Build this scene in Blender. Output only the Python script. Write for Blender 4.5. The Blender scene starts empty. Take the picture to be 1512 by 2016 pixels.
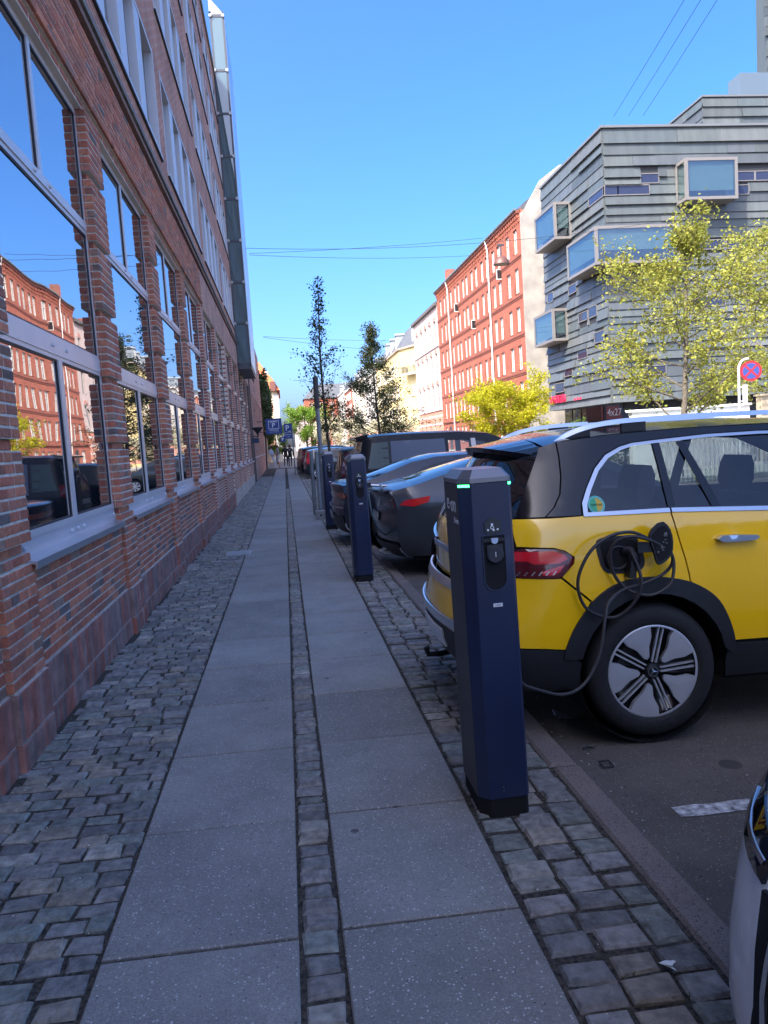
import bpy, bmesh, math, random
from math import pi, sin, cos, radians, atan2, sqrt, hypot
from mathutils import Vector, Matrix, geometry as mgeo
random.seed(7)
S = bpy.context.scene
C = S.collection

# ---------------------------------------------------------------- camera, sky, sun, exposure
cam_d = bpy.data.cameras.new('camera')
cam = bpy.data.objects.new('camera', cam_d); C.objects.link(cam)
F_PX, W_PX, H_PX = 1514.0, 1512.0, 2016.0
cam_d.sensor_fit = 'VERTICAL'; cam_d.sensor_height = 36.0; cam_d.sensor_width = 27.0
cam_d.lens = 36.0 * F_PX / H_PX
cam_d.clip_start = 0.05; cam_d.clip_end = 3000
VP = (560.0, 880.0); SLOPE = -0.065
dY = Vector((VP[0] - 756, VP[1] - 1008, F_PX)).normalized()          # street direction in camera axes (right, down, forward)
up = Vector((SLOPE, -1.0, -(SLOPE * dY[0] - dY[1]) / dY[2])).normalized()
dX = dY.cross(up)
if dX[0] < 0: dX = -dX
right = Vector((dX[0], dY[0], up[0])); down = Vector((dX[1], dY[1], up[1])); fwd = Vector((dX[2], dY[2], up[2]))
M = Matrix.Identity(4)
for i in range(3):
    M[i][0] = right[i]; M[i][1] = -down[i]; M[i][2] = -fwd[i]
M[0][3], M[1][3], M[2][3] = 0.0, 0.0, 1.62
cam.matrix_world = M
S.camera = cam

TO_SUN = Vector((-0.50, -0.46, 0.735)).normalized()
world = bpy.data.worlds.new('World'); S.world = world; world.use_nodes = True
wn = world.node_tree.nodes; wl = world.node_tree.links
bg = wn['Background']
sky = wn.new('ShaderNodeTexSky'); sky.sky_type = 'NISHITA'; sky.sun_disc = False
sky.sun_elevation = math.asin(TO_SUN.z); sky.sun_rotation = atan2(TO_SUN.x, TO_SUN.y)
sky.air_density = 0.5; sky.dust_density = 4.5; sky.ozone_density = 4.0; sky.altitude = 0
skc = wn.new('ShaderNodeHueSaturation'); skc.inputs['Saturation'].default_value = 1.32; skc.inputs['Hue'].default_value = 0.502
wl.new(sky.outputs[0], skc.inputs['Color']); wl.new(skc.outputs[0], bg.inputs[0]); bg.inputs[1].default_value = 0.15
sun_d = bpy.data.lights.new('sun', 'SUN'); sun_d.energy = 2.0; sun_d.angle = radians(0.53); sun_d.color = (1.0, 0.95, 0.86)
sun = bpy.data.objects.new('sun', sun_d); C.objects.link(sun)
sun.rotation_euler = TO_SUN.to_track_quat('Z', 'Y').to_euler(); sun.location = (0, 0, 60)
S.view_settings.view_transform = 'Standard'; S.view_settings.look = 'None'
S.view_settings.exposure = 2.22; S.view_settings.gamma = 1.0; S.view_settings.use_curve_mapping = False
S.render.engine = 'CYCLES'
S.cycles.max_bounces = 7; S.cycles.transparent_max_bounces = 12
S.cycles.use_denoising = True

# ---------------------------------------------------------------- materials
MATS = {}
def nodes_of(name):
    m = bpy.data.materials.new(name); m.use_nodes = True
    nt = m.node_tree
    return m, nt.nodes, nt.links, nt.nodes['Principled BSDF']
def N(ns, t, **kw):
    n = ns.new(t)
    for k, v in kw.items():
        if k in n.bl_rna.properties.keys(): setattr(n, k, v)
    return n
def rgba(c): return (c[0], c[1], c[2], 1.0)
def mat(name, col, rough=0.6, metal=0.0, var=0.0, scale=6.0, col2=None, bump=0.0, bscale=40.0, coat=0.0, spec=0.5,
        island=0.0, objrand=0.0, emit=None, estr=0.0, ior=1.5, hue=0.0, rvar=0.0):
    """one procedural surface: noise mottling, fine relief, and tone that differs from piece to piece"""
    if name in MATS: return MATS[name]
    m, ns, ls, b = nodes_of(name)
    b.inputs['Roughness'].default_value = rough; b.inputs['Metallic'].default_value = metal
    b.inputs['Specular IOR Level'].default_value = spec; b.inputs['IOR'].default_value = ior
    if coat: b.inputs['Coat Weight'].default_value = coat; b.inputs['Coat Roughness'].default_value = 0.03
    b.inputs['Base Color'].default_value = rgba(col)
    tc = N(ns, 'ShaderNodeTexCoord')
    src = None
    if var or col2:
        nz = N(ns, 'ShaderNodeTexNoise'); nz.inputs['Scale'].default_value = scale; nz.inputs['Detail'].default_value = 5
        ls.new(tc.outputs['Object'], nz.inputs['Vector'])
        rp = N(ns, 'ShaderNodeValToRGB')
        c2 = col2 if col2 else tuple(max(0, c * (1 - var)) for c in col)
        c1 = col if col2 else tuple(c * (1 + var) for c in col)
        rp.color_ramp.elements[0].color = rgba(c2); rp.color_ramp.elements[1].color = rgba(c1)
        rp.color_ramp.elements[0].position = 0.33; rp.color_ramp.elements[1].position = 0.67
        ls.new(nz.outputs[0], rp.inputs[0]); src = rp.outputs[0]
        if rvar:
            mr = N(ns, 'ShaderNodeMapRange'); mr.inputs[3].default_value = rough - rvar; mr.inputs[4].default_value = rough + rvar
            ls.new(nz.outputs[0], mr.inputs[0]); ls.new(mr.outputs[0], b.inputs['Roughness'])
    if island or objrand or hue:
        hs = N(ns, 'ShaderNodeHueSaturation')
        if src is None: hs.inputs['Color'].default_value = rgba(col)
        else: ls.new(src, hs.inputs['Color'])
        ge = N(ns, 'ShaderNodeNewGeometry'); oi = N(ns, 'ShaderNodeObjectInfo')
        ad = N(ns, 'ShaderNodeMath', operation='ADD'); ls.new(ge.outputs['Random Per Island'], ad.inputs[0]); ls.new(oi.outputs['Random'], ad.inputs[1])
        fr = N(ns, 'ShaderNodeMath', operation='FRACT'); ls.new(ad.outputs[0], fr.inputs[0])
        mr = N(ns, 'ShaderNodeMapRange'); a = max(island, objrand)
        mr.inputs[3].default_value = 1 - a; mr.inputs[4].default_value = 1 + a
        ls.new(fr.outputs[0], mr.inputs[0]); ls.new(mr.outputs[0], hs.inputs['Value'])
        if hue:
            m2 = N(ns, 'ShaderNodeMath', operation='MULTIPLY'); m2.inputs[1].default_value = 7.31; ls.new(fr.outputs[0], m2.inputs[0])
            f2 = N(ns, 'ShaderNodeMath', operation='FRACT'); ls.new(m2.outputs[0], f2.inputs[0])
            mr2 = N(ns, 'ShaderNodeMapRange'); mr2.inputs[3].default_value = 0.5 - hue; mr2.inputs[4].default_value = 0.5 + hue
            ls.new(f2.outputs[0], mr2.inputs[0]); ls.new(mr2.outputs[0], hs.inputs['Hue'])
            mr3 = N(ns, 'ShaderNodeMapRange'); mr3.inputs[3].default_value = 0.75; mr3.inputs[4].default_value = 1.15
            ls.new(f2.outputs[0], mr3.inputs[0]); ls.new(mr3.outputs[0], hs.inputs['Saturation'])
        src = hs.outputs[0]
    if src is not None: ls.new(src, b.inputs['Base Color'])
    if bump:
        nb = N(ns, 'ShaderNodeTexNoise'); nb.inputs['Scale'].default_value = bscale; nb.inputs['Detail'].default_value = 6
        ls.new(tc.outputs['Object'], nb.inputs['Vector'])
        bp = N(ns, 'ShaderNodeBump'); bp.inputs['Strength'].default_value = bump; bp.inputs['Distance'].default_value = 0.02
        ls.new(nb.outputs[0], bp.inputs['Height']); ls.new(bp.outputs[0], b.inputs['Normal'])
    if emit: b.inputs['Emission Color'].default_value = rgba(emit); b.inputs['Emission Strength'].default_value = estr
    MATS[name] = m
    return m
def brick_mat(name, c1, c2, mortar, sx=1.0, axes='YZ', bw=0.24, bh=0.0667, msize=0.012, rough=0.85, mott=0.25):
    """running-bond brick courses in real metres, in the plane of the given axes"""
    if name in MATS: return MATS[name]
    m, ns, ls, b = nodes_of(name)
    b.inputs['Roughness'].default_value = rough
    tc = N(ns, 'ShaderNodeTexCoord'); sp = N(ns, 'ShaderNodeSeparateXYZ'); ls.new(tc.outputs['Object'], sp.inputs[0])
    cb = N(ns, 'ShaderNodeCombineXYZ')
    if axes == 'XYZ':
        ad = N(ns, 'ShaderNodeMath', operation='ADD'); ls.new(sp.outputs[0], ad.inputs[0]); ls.new(sp.outputs[1], ad.inputs[1]); ls.new(ad.outputs[0], cb.inputs[0])
    else: ls.new(sp.outputs['XYZ'.index(axes[0])], cb.inputs[0])
    ls.new(sp.outputs[2], cb.inputs[1])
    br = N(ns, 'ShaderNodeTexBrick'); br.inputs['Scale'].default_value = 1.0
    br.inputs['Brick Width'].default_value = bw; br.inputs['Row Height'].default_value = bh; br.inputs['Mortar Size'].default_value = msize
    br.inputs['Color1'].default_value = rgba(c1); br.inputs['Color2'].default_value = rgba(c2); br.inputs['Mortar'].default_value = rgba(mortar)
    br.inputs['Mortar Smooth'].default_value = 0.2
    ls.new(cb.outputs[0], br.inputs['Vector'])
    nz = N(ns, 'ShaderNodeTexNoise'); nz.inputs['Scale'].default_value = 1.3; nz.inputs['Detail'].default_value = 6; ls.new(tc.outputs['Object'], nz.inputs['Vector'])
    mr = N(ns, 'ShaderNodeMapRange'); mr.inputs[1].default_value = 0.3; mr.inputs[2].default_value = 0.7; mr.inputs[3].default_value = 1 - mott; mr.inputs[4].default_value = 1 + mott
    ls.new(nz.outputs[0], mr.inputs[0])
    hs = N(ns, 'ShaderNodeHueSaturation'); ls.new(br.outputs[0], hs.inputs['Color']); ls.new(mr.outputs[0], hs.inputs['Value'])
    ls.new(hs.outputs[0], b.inputs['Base Color'])
    bp = N(ns, 'ShaderNodeBump'); bp.inputs['Strength'].default_value = 0.6; bp.inputs['Distance'].default_value = 0.008; bp.invert = True
    ls.new(br.outputs[1], bp.inputs['Height']); ls.new(bp.outputs[0], b.inputs['Normal'])
    MATS[name] = m
    return m
def piece_mat(name, cols, rough=0.8, mott=0.3, scale=20, bump=0.5, bscale=50, spec=0.3, pos=None):
    """one of several tones per piece (per object and per island), mottled"""
    m, ns, ls, b = nodes_of(name); b.inputs['Roughness'].default_value = rough; b.inputs['Specular IOR Level'].default_value = spec
    ge = N(ns, 'ShaderNodeNewGeometry'); oi = N(ns, 'ShaderNodeObjectInfo'); tc = N(ns, 'ShaderNodeTexCoord')
    ad = N(ns, 'ShaderNodeMath', operation='ADD'); ls.new(ge.outputs['Random Per Island'], ad.inputs[0]); ls.new(oi.outputs['Random'], ad.inputs[1])
    fr = N(ns, 'ShaderNodeMath', operation='FRACT'); ls.new(ad.outputs[0], fr.inputs[0])
    rp = N(ns, 'ShaderNodeValToRGB'); rp.color_ramp.interpolation = 'CONSTANT'; el = rp.color_ramp.elements
    while len(el) < len(cols): el.new(0.5)
    for i, c in enumerate(cols): el[i].position = (pos[i] if pos else i/len(cols)); el[i].color = rgba(c)
    ls.new(fr.outputs[0], rp.inputs[0])
    m2 = N(ns, 'ShaderNodeMath', operation='MULTIPLY'); m2.inputs[1].default_value = 17.3; ls.new(fr.outputs[0], m2.inputs[0]); f2 = N(ns, 'ShaderNodeMath', operation='FRACT'); ls.new(m2.outputs[0], f2.inputs[0])
    mv = N(ns, 'ShaderNodeMapRange'); mv.inputs[3].default_value = 0.82; mv.inputs[4].default_value = 1.18; ls.new(f2.outputs[0], mv.inputs[0])
    nz = N(ns, 'ShaderNodeTexNoise'); nz.inputs['Scale'].default_value = scale; nz.inputs['Detail'].default_value = 6; ls.new(ge.outputs['Position'], nz.inputs['Vector'])
    mr = N(ns, 'ShaderNodeMapRange'); mr.inputs[1].default_value = 0.3; mr.inputs[2].default_value = 0.7; mr.inputs[3].default_value = 1-mott; mr.inputs[4].default_value = 1+mott; ls.new(nz.outputs[0], mr.inputs[0])
    mm = N(ns, 'ShaderNodeMath', operation='MULTIPLY'); ls.new(mv.outputs[0], mm.inputs[0]); ls.new(mr.outputs[0], mm.inputs[1])
    hs = N(ns, 'ShaderNodeHueSaturation'); ls.new(rp.outputs[0], hs.inputs['Color']); ls.new(mm.outputs[0], hs.inputs['Value']); ls.new(hs.outputs[0], b.inputs['Base Color'])
    nb = N(ns, 'ShaderNodeTexNoise'); nb.inputs['Scale'].default_value = bscale; nb.inputs['Detail'].default_value = 6; ls.new(ge.outputs['Position'], nb.inputs['Vector'])
    bp = N(ns, 'ShaderNodeBump'); bp.inputs['Strength'].default_value = bump; bp.inputs['Distance'].default_value = 0.02; ls.new(nb.outputs[0], bp.inputs['Height']); ls.new(bp.outputs[0], b.inputs['Normal'])
    MATS[name] = m
    return m
def mirror_glass(name, tint=(0.02, 0.025, 0.03), ior=1.9, wob=0.0, rough=0.01, wscale=1.2):
    if name in MATS: return MATS[name]
    m, ns, ls, b = nodes_of(name)
    b.inputs['Base Color'].default_value = rgba(tint); b.inputs['Roughness'].default_value = rough; b.inputs['IOR'].default_value = ior
    if wob:
        tc = N(ns, 'ShaderNodeTexCoord'); nz = N(ns, 'ShaderNodeTexNoise'); nz.inputs['Scale'].default_value = wscale; nz.inputs['Detail'].default_value = 1
        ls.new(tc.outputs['Object'], nz.inputs['Vector'])
        bp = N(ns, 'ShaderNodeBump'); bp.inputs['Strength'].default_value = wob; bp.inputs['Distance'].default_value = 0.02
        ls.new(nz.outputs[0], bp.inputs['Height']); ls.new(bp.outputs[0], b.inputs['Normal'])
    MATS[name] = m
    return m
def clear_glass(name, tint=(0.6, 0.65, 0.65), ior=1.5, refl=1.0):
    """thin see-through pane: tinted transmission plus fresnel reflection"""
    if name in MATS: return MATS[name]
    m = bpy.data.materials.new(name); m.use_nodes = True; ns, ls = m.node_tree.nodes, m.node_tree.links
    ns.remove(ns['Principled BSDF']); out = ns['Material Output']
    t = N(ns, 'ShaderNodeBsdfTransparent'); t.inputs[0].default_value = rgba(tint)
    g = N(ns, 'ShaderNodeBsdfGlossy'); g.inputs['Roughness'].default_value = 0.01; g.inputs[0].default_value = (refl, refl, refl, 1)
    lw = N(ns, 'ShaderNodeLayerWeight'); lw.inputs[0].default_value = 0.5                 # facing: the same from both sides of a thin pane
    pw = N(ns, 'ShaderNodeMath', operation='POWER'); ls.new(lw.outputs['Facing'], pw.inputs[0]); pw.inputs[1].default_value = 5.0
    f0 = ((ior-1)/(ior+1))**2 * 1.7
    mr = N(ns, 'ShaderNodeMapRange'); mr.inputs[3].default_value = f0; mr.inputs[4].default_value = 1.0; ls.new(pw.outputs[0], mr.inputs[0])
    mx = N(ns, 'ShaderNodeMixShader'); ls.new(mr.outputs[0], mx.inputs[0]); ls.new(t.outputs[0], mx.inputs[1]); ls.new(g.outputs[0], mx.inputs[2])
    ls.new(mx.outputs[0], out.inputs[0])
    MATS[name] = m
    return m

# ---------------------------------------------------------------- mesh helpers
def gz(x):
    """paving falls two per cent towards the carriageway"""
    return -0.02 * max(-8.0, min(x, 6.5))
class MB:
    def __init__(s): s.v, s.f, s.m = [], [], []
    def add(s, vs, fs, mi=0):
        o = len(s.v); s.v += [tuple(v) for v in vs]; s.f += [tuple(i + o for i in f) for f in fs]; s.m += [mi] * len(fs); return s
    def box(s, x0, x1, y0, y1, z0, z1, mi=0):
        return s.add([(x0,y0,z0),(x1,y0,z0),(x1,y1,z0),(x0,y1,z0),(x0,y0,z1),(x1,y0,z1),(x1,y1,z1),(x0,y1,z1)],
                     [(0,3,2,1),(4,5,6,7),(0,1,5,4),(1,2,6,5),(2,3,7,6),(3,0,4,7)], mi)
    def cham(s, x0, x1, y0, y1, z0, z1, c=0.01, axis='z', mi=0, jit=0.0, back=False):
        """box with a bevelled face towards +axis; the hidden back stays open"""
        r = lambda: random.uniform(-jit, jit)
        if axis == 'z':
            A = [(x0+r(),y0+r()),(x1+r(),y0+r()),(x1+r(),y1+r()),(x0+r(),y1+r())]
            cx, cy = (x0+x1)/2, (y0+y1)/2
            vs = [(p[0],p[1],z0) for p in A] + [(p[0],p[1],z1-c) for p in A]
            vs += [(p[0]+(c if p[0] < cx else -c), p[1]+(c if p[1] < cy else -c), z1+r()*0.5) for p in A]
            fs = [(0,1,5,4),(1,2,6,5),(2,3,7,6),(3,0,4,7),(4,5,9,8),(5,6,10,9),(6,7,11,10),(7,4,8,11),(8,9,10,11)]
        elif axis == 'x':
            A = [(y0+r(),z0+r()),(y1+r(),z0+r()),(y1+r(),z1+r()),(y0+r(),z1+r())]
            cy, cz = (y0+y1)/2, (z0+z1)/2
            vs = [(x0,p[0],p[1]) for p in A] + [(x1-c,p[0],p[1]) for p in A]
            vs += [(x1+r()*0.3, p[0]+(c if p[0] < cy else -c), p[1]+(c if p[1] < cz else -c)) for p in A]
            fs = [(0,1,5,4),(1,2,6,5),(2,3,7,6),(3,0,4,7),(4,5,9,8),(5,6,10,9),(6,7,11,10),(7,4,8,11),(8,9,10,11)]
        return s.add(vs, fs, mi)
    def quad(s, a, b, c, d, mi=0): return s.add([a,b,c,d], [(0,1,2,3)], mi)
    def prism(s, pts, a0, a1, plane='xz', mi=0):
        """extrude a polygon drawn in a plane between a0 and a1 along the remaining axis"""
        def P(p, a): return {'xz': (p[0], a, p[1]), 'yz': (a, p[0], p[1]), 'xy': (p[0], p[1], a)}[plane]
        n = len(pts); vs = [P(p, a0) for p in pts] + [P(p, a1) for p in pts]
        fs = [tuple(range(n)), tuple(range(2*n-1, n-1, -1))] + [(i, i+n, (i+1) % n + n, (i+1) % n) for i in range(n)]
        return s.add(vs, fs, mi)
    def tube(s, path, r, seg=8, mi=0, caps=True):
        path = [Vector(p) for p in path]; n = len(path); rs = r if isinstance(r, (list, tuple)) else [r]*n
        vs = []; up0 = None
        for i, p in enumerate(path):
            t = (path[min(i+1, n-1)] - path[max(i-1, 0)])
            if t.length < 1e-9: t = Vector((0,0,1))
            t.normalize()
            if up0 is None:
                up0 = Vector((0,0,1)) if abs(t.z) < 0.9 else Vector((1,0,0))
            a = t.cross(up0)
            if a.length < 1e-6: a = t.orthogonal()
            a.normalize(); b = a.cross(t).normalized(); up0 = b
            for k in range(seg):
                th = 2*pi*k/seg; vs.append(p + (a*cos(th) + b*sin(th))*rs[i])
        fs = [(i*seg+k, i*seg+(k+1) % seg, (i+1)*seg+(k+1) % seg, (i+1)*seg+k) for i in range(n-1) for k in range(seg)]
        if caps: fs += [tuple(range(seg-1, -1, -1)), tuple((n-1)*seg+k for k in range(seg))]
        return s.add(vs, fs, mi)
    def lathe(s, prof, seg=24, origin=(0,0,0), axis='z', mi=0, close=False):
        """prof: (radius, height) pairs"""
        vs = []
        for (r, h) in prof:
            for k in range(seg):
                th = 2*pi*k/seg; a, b = r*cos(th), r*sin(th)
                v = {'z': (a,b,h), 'y': (a,h,b), 'x': (h,a,b)}[axis]
                vs.append((v[0]+origin[0], v[1]+origin[1], v[2]+origin[2]))
        n = len(prof)
        fs = [(i*seg+k, i*seg+(k+1) % seg, (i+1)*seg+(k+1) % seg, (i+1)*seg+k) for i in range(n-1) for k in range(seg)]
        if close: fs += [tuple(range(seg-1,-1,-1)), tuple((n-1)*seg+k for k in range(seg))]
        return s.add(vs, fs, mi)
    def mesh(s, name, mats, smooth=False):
        me = bpy.data.meshes.new(name); me.from_pydata(s.v, [], s.f)
        for m in (mats if isinstance(mats, (list, tuple)) else [mats]): me.materials.append(m)
        me.polygons.foreach_set('material_index', s.m)
        if smooth: me.polygons.foreach_set('use_smooth', [True]*len(s.f))
        me.validate(); me.update()
        return me
    def build(s, name, mats, parent=None, smooth=False, fix=True, **kw):
        me = s.mesh(name, mats, smooth)
        if fix:
            bm = bmesh.new(); bm.from_mesh(me); bmesh.ops.recalc_face_normals(bm, faces=bm.faces); bm.to_mesh(me); bm.free()
        return link(name, me, parent, **kw)
def link(name, data, parent=None, loc=None, rot=None, label=None):
    o = bpy.data.objects.new(name, data); C.objects.link(o)
    if parent is not None: o.parent = parent
    if loc is not None: o.location = loc
    if rot is not None: o.rotation_euler = rot
    if label: o['label'] = label
    return o
def thing(name, label, cat, loc=(0,0,0), rot=(0,0,0), group=None):
    o = link(name, None, None, loc, rot); o.empty_display_size = 0.2
    return tag(o, label, cat, group)
def tag(o, label=None, cat=None, group=None, kind=None):
    if label: o['label'] = label
    if cat: o['category'] = cat
    if group: o['group'] = group
    if kind: o['kind'] = kind
    return o
def copy_tree(o, parent=None):
    c = o.copy(); C.objects.link(c)
    if parent is not None: c.parent = parent
    for ch in list(o.children): copy_tree(ch, c)
    return c
def text_obj(name, body, size, m, parent, loc, rot, depth=0.002, align='LEFT', sx=1.0, shear=0.0):
    cu = bpy.data.curves.new(name, 'FONT'); cu.body = body; cu.size = size; cu.extrude = depth; cu.align_x = align; cu.align_y = 'CENTER'
    cu.shear = shear; cu.resolution_u = 3
    o = bpy.data.objects.new(name + '_tmp', cu); C.objects.link(o)
    dg = bpy.context.evaluated_depsgraph_get()
    me = bpy.data.meshes.new_from_object(o.evaluated_get(dg)); bpy.data.objects.remove(o); bpy.data.curves.remove(cu)
    me.materials.clear(); me.materials.append(m); me.name = name
    t = link(name, me, parent, loc, rot); t.scale = (sx, 1, 1)
    return t
def chaikin(pts, n=2, closed=True):
    for _ in range(n):
        q = []; m = len(pts)
        for i in range(m if closed else m-1):
            a, b = pts[i], pts[(i+1) % m]
            q.append(tuple(0.75*x+0.25*y for x, y in zip(a, b))); q.append(tuple(0.25*x+0.75*y for x, y in zip(a, b)))
        if not closed: q = [pts[0]] + q + [pts[-1]]
        pts = q
    return pts
def spline(pts, k=6):
    """catmull-rom through points"""
    P = [Vector(p) for p in pts]; out = []
    for i in range(len(P)-1):
        p0, p1, p2, p3 = P[max(i-1,0)], P[i], P[i+1], P[min(i+2,len(P)-1)]
        for j in range(k):
            t = j/k
            out.append(0.5*((2*p1)+(p2-p0)*t+(2*p0-5*p1+4*p2-p3)*t*t+(3*p1-p0-3*p2+p3)*t**3))
    out.append(P[-1]); return out
def interp(tab, x):
    if x <= tab[0][0]: return tab[0][1]
    for (a, va), (b, vb) in zip(tab, tab[1:]):
        if x <= b: return va + (vb-va)*(x-a)/(b-a) if b > a else vb
    return tab[-1][1]
# ================================================================ SETTING: road, pavement, kerb
def speckle(name, base, dark, flecks, fscale, var, rough=0.85, bump=0.25):
    m, ns, ls, b = nodes_of(name); b.inputs['Roughness'].default_value = rough; b.inputs['Specular IOR Level'].default_value = 0.35
    tc = N(ns, 'ShaderNodeTexCoord'); ge = N(ns, 'ShaderNodeNewGeometry')
    n1 = N(ns, 'ShaderNodeTexNoise'); n1.inputs['Scale'].default_value = 2.2; n1.inputs['Detail'].default_value = 7; n1.inputs['Roughness'].default_value = 0.65
    ls.new(ge.outputs['Position'], n1.inputs['Vector'])
    rp = N(ns, 'ShaderNodeValToRGB'); rp.color_ramp.elements[0].position = 0.3; rp.color_ramp.elements[1].position = 0.72
    rp.color_ramp.elements[0].color = rgba(dark); rp.color_ramp.elements[1].color = rgba(base); ls.new(n1.outputs[0], rp.inputs[0])
    n2 = N(ns, 'ShaderNodeTexNoise'); n2.inputs['Scale'].default_value = fscale; n2.inputs['Detail'].default_value = 3; n2.inputs['Roughness'].default_value = 0.8
    ls.new(ge.outputs['Position'], n2.inputs['Vector'])
    mr = N(ns, 'ShaderNodeMapRange'); mr.inputs[1].default_value = 0.3; mr.inputs[2].default_value = 0.7; mr.inputs[3].default_value = 1-var; mr.inputs[4].default_value = 1+var
    ls.new(n2.outputs[0], mr.inputs[0])
    oi = N(ns, 'ShaderNodeObjectInfo'); mo = N(ns, 'ShaderNodeMapRange'); mo.inputs[3].default_value = 0.86; mo.inputs[4].default_value = 1.14
    ls.new(oi.outputs['Random'], mo.inputs[0])
    mm = N(ns, 'ShaderNodeMath', operation='MULTIPLY'); ls.new(mr.outputs[0], mm.inputs[0]); ls.new(mo.outputs[0], mm.inputs[1])
    hs = N(ns, 'ShaderNodeHueSaturation'); ls.new(rp.outputs[0], hs.inputs['Color']); ls.new(mm.outputs[0], hs.inputs['Value'])
    src = hs.outputs[0]
    for sc, th, c, *rr in flecks:
        vo = N(ns, 'ShaderNodeTexVoronoi'); vo.inputs['Scale'].default_value = sc; ls.new(ge.outputs['Position'], vo.inputs['Vector'])
        sep = N(ns, 'ShaderNodeSeparateColor'); ls.new(vo.outputs['Color'], sep.inputs[0])
        gt = N(ns, 'ShaderNodeMath', operation='GREATER_THAN'); gt.inputs[1].default_value = th; ls.new(sep.outputs[0], gt.inputs[0])
        lt = N(ns, 'ShaderNodeMath', operation='LESS_THAN'); lt.inputs[1].default_value = rr[0] if rr else 0.35; ls.new(vo.outputs['Distance'], lt.inputs[0])
        mu = N(ns, 'ShaderNodeMath', operation='MULTIPLY'); ls.new(gt.outputs[0], mu.inputs[0]); ls.new(lt.outputs[0], mu.inputs[1])
        mx = N(ns, 'ShaderNodeMix', data_type='RGBA'); ls.new(mu.outputs[0], mx.inputs[0]); ls.new(src, mx.inputs[6]); mx.inputs[7].default_value = rgba(c)
        src = mx.outputs[2]
    ls.new(src, b.inputs['Base Color'])
    bp = N(ns, 'ShaderNodeBump'); bp.inputs['Strength'].default_value = bump; bp.inputs['Distance'].default_value = 0.006
    ls.new(n2.outputs[0], bp.inputs['Height']); ls.new(bp.outputs[0], b.inputs['Normal'])
    MATS[name] = m
    return m
ASPH = speckle('asphalt', (0.145,0.128,0.112), (0.088,0.078,0.069), [(90,0.90,(0.20,0.19,0.18)),(130,0.88,(0.17,0.165,0.16)),(60,0.975,(0.03,0.03,0.03)),(2.3,0.72,(0.055,0.05,0.046),0.13)], 160, 0.35, 0.9, 0.5)
SLAB = speckle('slab_concrete', (0.268,0.257,0.236), (0.182,0.175,0.163), [(95,0.90,(0.46,0.45,0.43)),(140,0.90,(0.36,0.36,0.35)),(110,0.985,(0.05,0.05,0.05)),(5,0.80,(0.085,0.08,0.078),0.085),(3.1,0.86,(0.30,0.285,0.27),0.045)], 120, 0.28, 0.8, 0.3)
KERB = speckle('kerb_granite', (0.21,0.175,0.155), (0.14,0.118,0.108), [(120,0.9,(0.2,0.19,0.18)),(100,0.9,(0.03,0.03,0.03))], 140, 0.4, 0.85, 0.5)
SETT = piece_mat('sett_granite', [(0.205,0.198,0.186),(0.212,0.196,0.182),(0.186,0.194,0.172),(0.235,0.208,0.170),(0.160,0.155,0.148),(0.28,0.265,0.23)], 0.8, 0.36, 24, 0.8, 42, 0.3, pos=[0,0.26,0.46,0.62,0.76,0.93])
GRIT = mat('joint_grit', (0.105,0.09,0.072), 0.95, var=0.45, scale=60, col2=(0.025,0.024,0.022), bump=0.8, bscale=120, spec=0.2)
WPAINT = mat('road_paint', (0.6,0.6,0.6), 0.8, col2=(0.10,0.10,0.10), scale=26, bump=0.4, bscale=90)

def sheet(name, x0, x1, y0, y1, dz, m, nx=1, kind='structure'):
    b = MB(); xs = [x0 + (x1-x0)*i/nx for i in range(nx+1)]
    for a, c in zip(xs, xs[1:]):
        b.quad((a,y0,gz(a)+dz),(c,y0,gz(c)+dz),(c,y1,gz(c)+dz),(a,y1,gz(a)+dz))
    return tag(b.build(name, m), kind=kind)
ground = sheet('ground', -900, 900, -400, 1600, -0.30, mat('far_ground', (0.10,0.095,0.085), 0.95, var=0.2, scale=0.2))
b = MB()
for a, c in ((1.27,6.5),(6.5,16.6)):
    b.quad((a,-12,gz(a)-0.045),(c,-12,gz(c)-0.045),(c,330,gz(c)-0.045),(a,330,gz(a)-0.045))
road = tag(b.build('road', ASPH), kind='structure')
b = MB(); b.box(16.6, 20.2, -12, 330, -0.6, 0.0); far_pav = tag(b.build('far_pavement', mat('far_paving', (0.26,0.25,0.23), 0.9, var=0.15, scale=1.5)), kind='structure')

b = MB(); b.quad((-2.0,-12,gz(-2)-0.012),(1.31,-12,gz(1.36)-0.012),(1.31,61,gz(1.36)-0.012),(-2.0,61,gz(-2)-0.012))
pavement = tag(b.build('pavement', GRIT), kind='structure')
# beyond the building's shade the street goes on
b = MB(); b.quad((-14,61.0,gz(-8)-0.012),(1.36,61.0,gz(1.36)-0.012),(1.36,330,gz(1.36)-0.012),(-14,330,gz(-8)-0.012))
tag(b.build('side_street_pavement', mat('far_paving', (0.26,0.25,0.23))), kind='structure')

DXG = -0.031                                                                   # the paving strips lie this far towards the wall
def shear(mb):
    mb.v = [(x + DXG, y, z + gz(x)) for x, y, z in mb.v]; return mb
def placed(mb, name, m, parent):
    """mesh with its origin at its own middle"""
    n = len(mb.v); c = [sum(v[i] for v in mb.v)/n for i in range(3)]
    mb.v = [(v[0]-c[0], v[1]-c[1], v[2]-c[2]) for v in mb.v]
    return mb.build(name, m, parent, fix=False, loc=c)
random.seed(11)
# concrete slabs, two rows
for x0, x1, off in ((-0.683,-0.042,0.0),(0.098,0.722,0.02)):
    y = -0.85 + off
    while y < 58:
        L = 0.822
        mb = MB(); mb.cham(x0+0.004, x1-0.004, y+0.008, y+L-0.008, -0.06, random.uniform(-0.002,0.002), 0.005, jit=0.0015)
        placed(shear(mb), 'slab', SLAB, pavement)
        y += L
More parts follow.
